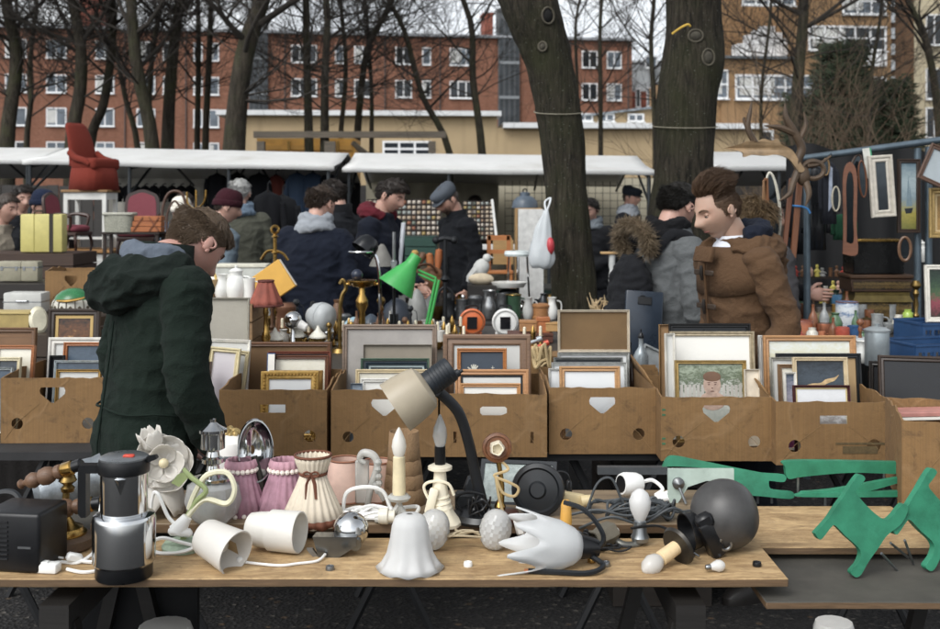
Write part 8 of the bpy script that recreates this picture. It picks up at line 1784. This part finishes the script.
# figurines on a tiered shelf
t = thing('tiered_shelf', 'three tier dark shelf of figurines beside the duffel coat', 'shelf', ((834-CX)*7.15/F, 7.2, .9)); u = 7.15/F
for k in range(3): b = MB(u); b.box((0, k*8, 4+k*16), (72, 12, 2)); b.build('tier', wood('2b211a', .3, 8), t)
b = MB(u); b.box((-35, 8, 18), (1.6, 26, 36)); b.box((35, 8, 18), (1.6, 26, 36)); b.build('end_panel', wood('2b211a', .3, 8), t)
rnd = random.Random(15); CC = [('a8382c', 'red'), ('d8d4ca', 'white'), ('c8742c', 'orange'), ('3a5a8a', 'blue'), ('c9a08a', 'pink'), ('6a4a30', 'brown'), ('d2c24a', 'yellow'), ('2f6a4a', 'green'), ('8a8a86', 'grey')]
OR = ['first', 'second', 'third', 'fourth', 'fifth', 'sixth', 'seventh', 'eighth', 'ninth', 'tenth']
for k in range(3):
    for i in range(10):
        c, cn = rnd.choice(CC); kd = rnd.choice(['figure', 'figure', 'mug', 'vase', 'jar']); base = t.location+V(((-31+i*6.9+rnd.uniform(-1, 1))*u, k*8*u, (5.2+k*16)*u)); lb = f"small {cn} china {'figurine' if kd == 'figure' else kd} {OR[i]} from the left on the {['bottom', 'middle', 'top'][k]} tier of the dark shelf"
        q = thing('figurine' if kd == 'figure' else kd, lb, 'figurine' if kd == 'figure' else kd, base, 0, 'small china on the tiered shelf'); b = MB(u); hh = rnd.uniform(8, 13); w = rnd.uniform(2.2, 3.2)
        if kd == 'figure': b.lathe([(0, 0), (w, 0), (w*1.1, 1), (w*.8, hh*.3), (w*.95, hh*.5), (w*.5, hh*.62), (w*.35, hh*.68), (w*.62, hh*.8), (w*.5, hh*.95), (0, hh)], 12); b.tube([(-w*.8, 0, hh*.5), (-w*1.1, -w*.5, hh*.36)], .7, 5); b.tube([(w*.8, 0, hh*.5), (w*1.1, -w*.5, hh*.36)], .7, 5); b.build('figure', M(c, .35, 0, .25, 60), q)
        else: b.shell([(r*w, z*hh*.8) for r, z in PR[kd]], .4, 14); b.build('body', M(c, .3, 0, .2, 60), q)
# ------------------------------------------------------------------ left: furniture and cases
crate('tall brown chest under the yellow suitcase', -3.75, -2.85, 7.9, 8.4, 0, 1.265, '3f2a1c', 'chest', 'wooden_chest')
t, u = T('suitcase', 'yellow green hard suitcase with dark band on the brown chest', 'suitcase', 44, 252, d=8.05); b = MB(u); b.box((0, 0, 19), (42, 15, 38), bev=1.6, seg=2); b.build('shell', M('bdb25e', .45, 0, .08), t); b = MB(u); b.box((10, 0, 19), (4, 15.6, 38.6)); b.build('band', M('2b2418', .5), t); b = MB(u); b.box((-7, 0, 19), (.7, 15.4, 38.2)); b.build('seam', M('8f852e', .6), t); b = MB(u); b.tube([(-10, 0, 38), (-9, 0, 41), (-2, 0, 41), (-1, 0, 38)], .9, 6); b.build('handle', M('2b2418', .5), t)
for px, w, lb in ((12, 24, 'beige instrument case at the far left with rounded lid'), (32, 17, 'beige box case with metal corners right of the rounded one')):
    t, u = T('carry_case', lb, 'case', px, 281, d=7.0); b = MB(u); b.box((0, 0, 10), (w, 14, 20), bev=1.5, seg=2); b.build('shell', M('8f8a74', .5, 0, .15), t); b = MB(u); b.box((0, 0, 14), (w+.5, 14.5, 1)); b.box((-w*.3, -7, 13), (2.4, 1, 4)); b.box((w*.3, -7, 13), (2.4, 1, 4)); b.build('latch', STEEL, t)
crate('dark cabinet under the beige cases', -3.15, -2.6, 6.8, 7.3, 0, 1.13, '241d18', 'cabinet', 'cabinet')
t, u = T('suitcase', 'pale grey suitcase lying left of the cardboard box with print', 'suitcase', 27, 312, d=6.0); b = MB(u); b.box((0, 0, 10), (38, 24, 20), bev=1.6, seg=2); b.build('shell', M('b4b4ae', .5, 0, .08), t); b = MB(u); b.tube([(-6, -12, 12), (-5, -14, 12), (5, -14, 12), (6, -12, 12)], .8, 6); b.box((0, 0, 11), (38.4, 24.4, .8)); b.build('handle', STEEL, t)
t, u = T('wooden_box', 'ochre painted box at the left edge over the orange frame', 'box', 12, 329, d=5.35); b = MB(u); b.box((0, 0, 8), (44, 24, 16), bev=.6); b.build('body', M('a08a4a', .6, 0, .15), t); b = MB(u); b.box((0, 0, 17), (46, 26, 2.4), bev=.6); b.build('lid', M('b09a5a', .6, 0, .12), t)
crate('crate under the ochre box and tiffany shade', -2.5, -1.86, 5.2, 5.62, .80, 1.012, '3a2c1e'); crate('crate under the pale suitcase and cardboard box', -2.72, -1.95, 5.7, 6.25, .80, 1.035, '33271c')
box(20, 45, 97, 271, 309.5, 'cardboard box with oval hand hole and green print behind the tiffany shade', 0, (0, 0), False, 0, 0, .3, mark='print', zb=1.037)
t, u = T('tiffany_lampshade', 'green and white leaded glass lampshade with a brass leaf handle', 'lampshade', 74, 312, d=5.45); b = MB(u); b.lathe([(21, 0), (22, 1), (21, 10), (19, 13)], 24); b.build('white_panels', frost('d6d2c4', .3, .3), t); b = MB(u); b.lathe([(19, 13), (17, 17), (12, 21), (6, 23.5), (0, 24)], 24, oval=.9); b.build('green_dome', M('1f6a3a', .25, 0, .2), t); b = MB(u)
for k in range(16): a = 2*pi*k/16; b.tube([(22.3*cos(a), 22.3*sin(a), .5), (21.3*cos(a), 21.3*sin(a), 10), (19.2*cos(a), 19.2*sin(a), 13)], .5, 5); b.box((22*cos(a+.19), 22*sin(a+.19), 6), (2.6, .8, 2.6), rot=(0, R(45), a+pi/2))
b.build('lead_lines', M('4a4030', .5), t); b = MB(u); b.tube([(-10, -19, 13), (2, -22, 13), (14, -20, 15), (19, -18, 17)], [1, 1.6, 1.4, .8], 7, smooth=4); b.build('handle', BRASS, t)
pot('mug', 'small white cup beside the tiffany shade', 'cup', 97, 312, 9, 7, ENAM, d=5.5)
t, u = T('plate', 'cream oval plate standing on edge left of the golden landscape', 'plate', 40, 332, d=5.3, rot=(R(-12), 0, R(40))); b = MB(u); b.lathe([(0, 0), (7, 0), (9, -2), (9.6, -2), (7, 1), (0, 1)], 24, m=tf((0, 0, 12)) @ Matrix.Rotation(pi/2, 4, 'X') @ Matrix.Scale(1.5, 4, (0, 1, 0))); b.build('plate', M('c9c3a8', .4), t)
# white tables with the red armchair
def wtable(label, px, py, w, h, dp, d, topcol):
    t, u = T('side_table', label, 'table', px, py, d=d); b = MB(u); b.box((0, 0, h-1.2), (w+4, dp+4, 2.4), bev=.4); b.build('top', wood(topcol, .3, 8), t); Wm = M('d2d2cc', .5, 0, .06)
    b = MB(u)
    for s in (-1, 1): b.box((0, s*(dp/2-1), h-6), (w-4, 1.4, 7.2)); b.box((s*(w/2-1), 0, h-6), (1.4, dp-4, 7.2))
    b.build('apron', Wm, t)
    for sx in (-1, 1):
        for sy in (-1, 1): b = MB(u); b.box((sx*(w/2-2), sy*(dp/2-2), (h-2.4)/2), (4, 4, h-2.4), bev=.4); b.build('leg', Wm, t)
    b = MB(u); b.box((0, 0, 10), (w-5, dp-5, 1.6)); b.build('stretcher_shelf', Wm, t); return t
wtable('white legged table with wooden top under the red armchair', 91, 248, 42, 58, 36, 10.4, '8f6a3a')
t = thing('white_cabinet', 'low white cabinet with wood top under the white legged table', 'cabinet', ((91-CX)*10.4/F, 10.4, 0)); u = 10.4/F; zt = H-48.5*u; b = MB(); b.box((0, 0, zt/2-.02), (.52, .5, zt-.04), bev=.005); b.build('carcass', M('cfcfc9', .5), t); b = MB(); b.box((0, 0, zt-.015), (.60, .56, .025)); b.build('top', wood('a8793e', .3, 6), t); b = MB(); b.box((0, -.255, zt-.2), (.4, .012, .2)); b.build('drawer', M('c3c3bd', .5), t)
t, u = T('slipper_chair', 'small red velvet chair with high back and pleated skirt on the white table', 'armchair', 94, 190.5, d=10.4, rot=(0, 0, R(62))); RV = cloth('702a1e', .25, .3)
b = MB(u); b.loft([ell((0, 0, z), a, c, 40, 3.2) for z, a, c in ((0, 21, 21), (12, 20, 20), (22, 19, 19))])
for v in b.bm.verts:
    if v.co.z/u < 20: a = atan2(v.co.y, v.co.x); v.co *= 1; f = 1+.03*cos(22*a); v.co.x *= f; v.co.y *= f
b.build('pleated_skirt', RV, t, sharp=0); b = MB(u); b.box((0, -2, 26), (36, 34, 12), bev=4, seg=3); b.build('seat', RV, t)
b = MB(u); n = 14; rings = []
for i in range(n): f = i/(n-1); z = 24+f*44; wv = 17*(1-.25*f**2); rings.append(ell((0, 15+f*f*12, z), wv*(1 if f < .97 else .8), 4.6*(1-.25*f), 24, 2.6))
b.loft(rings); b.build('backrest', RV, t, sharp=0); b = MB(u)
for s in (-1, 1): b.tube([(s*17, 15, 38), (s*18, 6, 32), (s*18, -6, 29), (s*17, -13, 25)], [3.4, 3.6, 3.4, 2.6], 10, smooth=4)
b.build('arms', RV, t, sharp=0)
# carved armchairs
def armchair(label, px, py, d, rz, wcol, fab, s=1.0, arms=True):
    t, u = T('carved_armchair', label, 'armchair', px, py, d=d, rot=(0, 0, R(rz))); u *= s; Wd = wood(wcol, .3, 12, .4); fb_ = cloth(fab, .2, .3)
    b = MB(u); b.loft([ell((0, 0, z), a, a*.92, 32, 3.6) for z, a in ((30, 20), (33, 22), (37, 21), (39, 15))]); b.build('seat', fb_, t, sharp=0)
    b = MB(u); b.box((0, 0, 27), (42, 38, 5), bev=1); b.build('seat_rail', Wd, t)
    for sx in (-1, 1): 
        b = MB(u); b.tube([(sx*18, -16, 26), (sx*20, -18, 14), (sx*18, -17, 0)], [2.6, 2, 1.5], 8, smooth=4); b.build('leg', Wd, t)
        b = MB(u); b.tube([(sx*17, 17, 26), (sx*17, 19, 12), (sx*17, 24, 0)], [2.6, 2.2, 1.6], 8, smooth=4); b.build('leg', Wd, t)
        if arms: b = MB(u); b.tube([(sx*20, 20, 52), (sx*23, 8, 54), (sx*24, -8, 52), (sx*22, -12, 48), (sx*20, -8, 30)], [2, 2.4, 2.8, 2, 1.8], 8, smooth=5); b.build('arm', Wd, t)
    b = MB(u); bp = [(-17, 40), (17, 40), (20, 60), (18, 78), (8, 84), (0, 86), (-8, 84), (-18, 78), (-20, 60)]; hp = [(x*.8, 62+(z-62)*.82) for x, z in bp]; m_ = tf((0, 17, 0), (R(-8), 0, 0)) @ Matrix.Translation((0, 4, 0))
    b.prism(curve2(bp, 5), 3.4, m_, [curve2(hp, 5)]); b.build('back_frame', Wd, t, sharp=50); b = MB(u); b.prism(curve2([(x*.82, 62+(z-62)*.84) for x, z in bp], 5), 3, m_, y0=-.8); b.build('back_cushion', fb_, t, sharp=50); return t
armchair('carved armchair with pink back facing the camera', 138, 262, 9.6, 8, '2e1a12', '7c4048', .86)
armchair('carved armchair with pink seat turned sideways behind the yellow suitcase', 72, 253, 8.9, 78, '3a2014', '7c3c46', .72)
t, u = T('small_table', 'small dark table under the wicker basket and sewing box', 'table', 134, 275, d=8.9); b = MB(u); b.box((0, 0, 42), (58, 26, 2.4), bev=.4); b.build('top', wood('2a1c14', .3), t)
for sx in (-1, 1):
    for sy in (-1, 1): b = MB(u); b.box((sx*26, sy*10, 20.5), (3, 3, 40.5)); b.build('leg', wood('2a1c14', .3), t)
crate('dark plinth under the small dark table and armchairs', -3.1, -2.2, 8.5, 9.9, 0, 1.04, '2a2019', 'plinth', 'plinth')
t, u = T('wicker_basket', 'grey white wicker basket with lid on the small dark table', 'basket', 120, 232, d=8.85); b = MB(u); rings = []
for i in range(12): z = i*1.5; rings.append([V((math.copysign(abs(cos(a))**.6, cos(a))*(14+i*.1)*(1+.02*cos(24*a+i*pi)), math.copysign(abs(sin(a))**.6, sin(a))*9*(1+.02*cos(24*a+i*pi)), z)) for a in [2*pi*j/48 for j in range(48)]])
b.loft(rings); b.build('weave', M('8f8f80', .8, 0, .3, 90, .5, 160), t, sharp=20); b = MB(u); b.box((0, 0, 18), (30, 19.5, 3), bev=1); b.build('lid', M('a3a294', .8, 0, .25, 90, .5, 160), t)
t, u = T('sewing_box', 'orange wood cantilever sewing box on the small dark table', 'sewing box', 148, 232, d=8.85); SW = wood('a85f26', .3, 14)
for k in range(3): b = MB(u); b.box((k*.8, 0, 2.7+k*5.4), (30-k*1.5, 14, 5), bev=.4); b.build('tray', SW, t)
b = MB(u); b.box((8, -7.4, 8), (1.2, .8, 17), rot=(0, R(35), 0)); b.box((8, -7.8, 8), (1.2, .8, 17), rot=(0, R(-35), 0)); b.box((-8, -7.4, 8), (1.2, .8, 17), rot=(0, R(35), 0)); b.build('hinge_arm', wood('7a4018', .3, 14), t)
t, u = T('bentwood_chair', 'bentwood chair back curving up beside the sewing box', 'chair', 171, 275, d=9.1); BWd = wood('4a2c1a', .3, 12)
b = MB(u); b.lathe([(0, 38), (15, 38), (16, 40), (15, 42), (0, 42)], 28); b.build('seat', BWd, t); b = MB(u); b.tube([(-11, 10, 41), (-12, 13, 66), (-6, 15, 82), (6, 15, 82), (12, 13, 66), (11, 10, 41)], 1.5, 8, smooth=6); b.tube([(-7, 10, 41), (-7, 13, 62), (0, 14, 74), (7, 13, 62), (7, 10, 41)], 1.1, 8, smooth=6); b.build('backrest', BWd, t)
for sx in (-1, 1):
    for sy in (-1, 1): b = MB(u); b.tube([(sx*10, sy*10, 38), (sx*13, sy*13, -20)], 1.6, 7); b.build('leg', BWd, t)
t, u = T('brass_candelabra', 'small brass candelabra in front of the woman in the cream hat', 'candelabra', 196, 212, d=9.2); b = MB(u); b.tube([(0, 0, -40), (0, 0, 22)], 1, 7); b.tube([(-9, 0, 20), (-8, 0, 8), (0, 0, 3), (8, 0, 10), (10, 0, 22)], 1, 7, smooth=5); b.lathe([(0, -40), (8, -40), (2, -36)], 14); b.build('stand', BRASS, t)
# clothes in the left stall
for i, (px, y0, h, w, c) in enumerate(((217, 165, 42, 22, '17181b'), (237, 164, 44, 20, '141518'), (259, 165, 44, 24, '1a1b1f'), (297, 164, 52, 22, '3a4a60'), (313, 164, 54, 22, '34445a'), (329, 165, 40, 18, '1d2026'), (276, 166, 40, 16, '5a2a22'))):
    y0 += 9; garment(['black jacket first from the left in the clothes stall', 'black jacket second from the left in the clothes stall', 'black broad jacket over the olive jacket man', 'blue denim jacket left of the other denim one', 'blue denim jacket hanging above the scarf man', 'dark small jacket at the right end of the clothes stall', 'dark jacket with red print behind the denim ones'][i], px, y0, h, w, 12.5, c, group='jackets hanging in the left stall')
for i in range(9): garment('small dark garment hanging in the row behind the red armchair', 118+i*9, 186, 16, 9, 13.6, '16171a', group='small dark garments hanging in a row')
garment('black coat hanging low beside the olive jacket man', 268, 192, 80, 34, 10.8, '131417'); garment('black coat with red lapel hanging behind the scarf man', 283, 196, 84, 34, 11.2, '17181b', lining='8a2a2a')
# ------------------------------------------------------------------ camera, sky, light
cam = bpy.data.cameras.new('camera'); co = bpy.data.objects.new('camera', cam); COL.objects.link(co)
co.location = (0, 0, H); co.rotation_euler = (R(90), 0, 0)
cam.sensor_width = 36; cam.lens = F/940*36; cam.shift_y = -(629/2-HY)/940; cam.clip_end = 2000; cam.clip_start = .05
cam.dof.use_dof = True; cam.dof.focus_distance = 3.3; cam.dof.aperture_fstop = 5.6
SC.camera = co
w = bpy.data.worlds.new('World'); SC.world = w; w.use_nodes = True
nt = w.node_tree; bg = nt.nodes['Background']
EL, AZ = 48, 215
sky = N(nt, 'ShaderNodeTexSky', sky_type='NISHITA', sun_disc=False, sun_elevation=R(EL), sun_rotation=R(AZ), dust_density=4.0, air_density=1.2, ozone_density=1.0)
hs = N(nt, 'ShaderNodeHueSaturation', Saturation=.12); nt.links.new(sky.outputs[0], hs.inputs['Color'])
tc = N(nt, 'ShaderNodeTexCoord')
cl = noi(nt, stretch(nt, tc.outputs['Generated'], (1, 1, 2.5)), 2.2, 6, .55)
cc = ramp(nt, cl, [(.3, (.86, .9, .96, 1)), (.7, (1.08, 1.08, 1.06, 1))])
sp = N(nt, 'ShaderNodeSeparateXYZ'); nt.links.new(tc.outputs['Generated'], sp.inputs[0])
gr = ramp(nt, sp.outputs[2], [(.0, (1.75, 1.77, 1.8, 1)), (.22, (1.5, 1.5, 1.52, 1)), (.8, (1, 1, 1, 1))])
mx = mix(nt, 1.0, mix(nt, 1.0, hs.outputs[0], cc, 'MULTIPLY'), gr, 'MULTIPLY')
nt.links.new(mx, bg.inputs[0]); bg.inputs[1].default_value = .13
sl = bpy.data.lights.new('sun', 'SUN'); so = bpy.data.objects.new('sun', sl); COL.objects.link(so)
sl.energy = 0.75; sl.angle = R(28); sl.color = (1, .97, .92)
dv = V((sin(R(AZ))*cos(R(EL)), cos(R(AZ))*cos(R(EL)), sin(R(EL))))
so.rotation_euler = dv.to_track_quat('Z', 'Y').to_euler(); so.location = dv*30
SC.view_settings.view_transform = 'Standard'; SC.view_settings.look = 'None'; SC.view_settings.gamma = 1
SC.view_settings.use_curve_mapping = False; SC.view_settings.exposure = 0.5
SC.cycles.max_bounces = 6; SC.cycles.transparent_max_bounces = 8
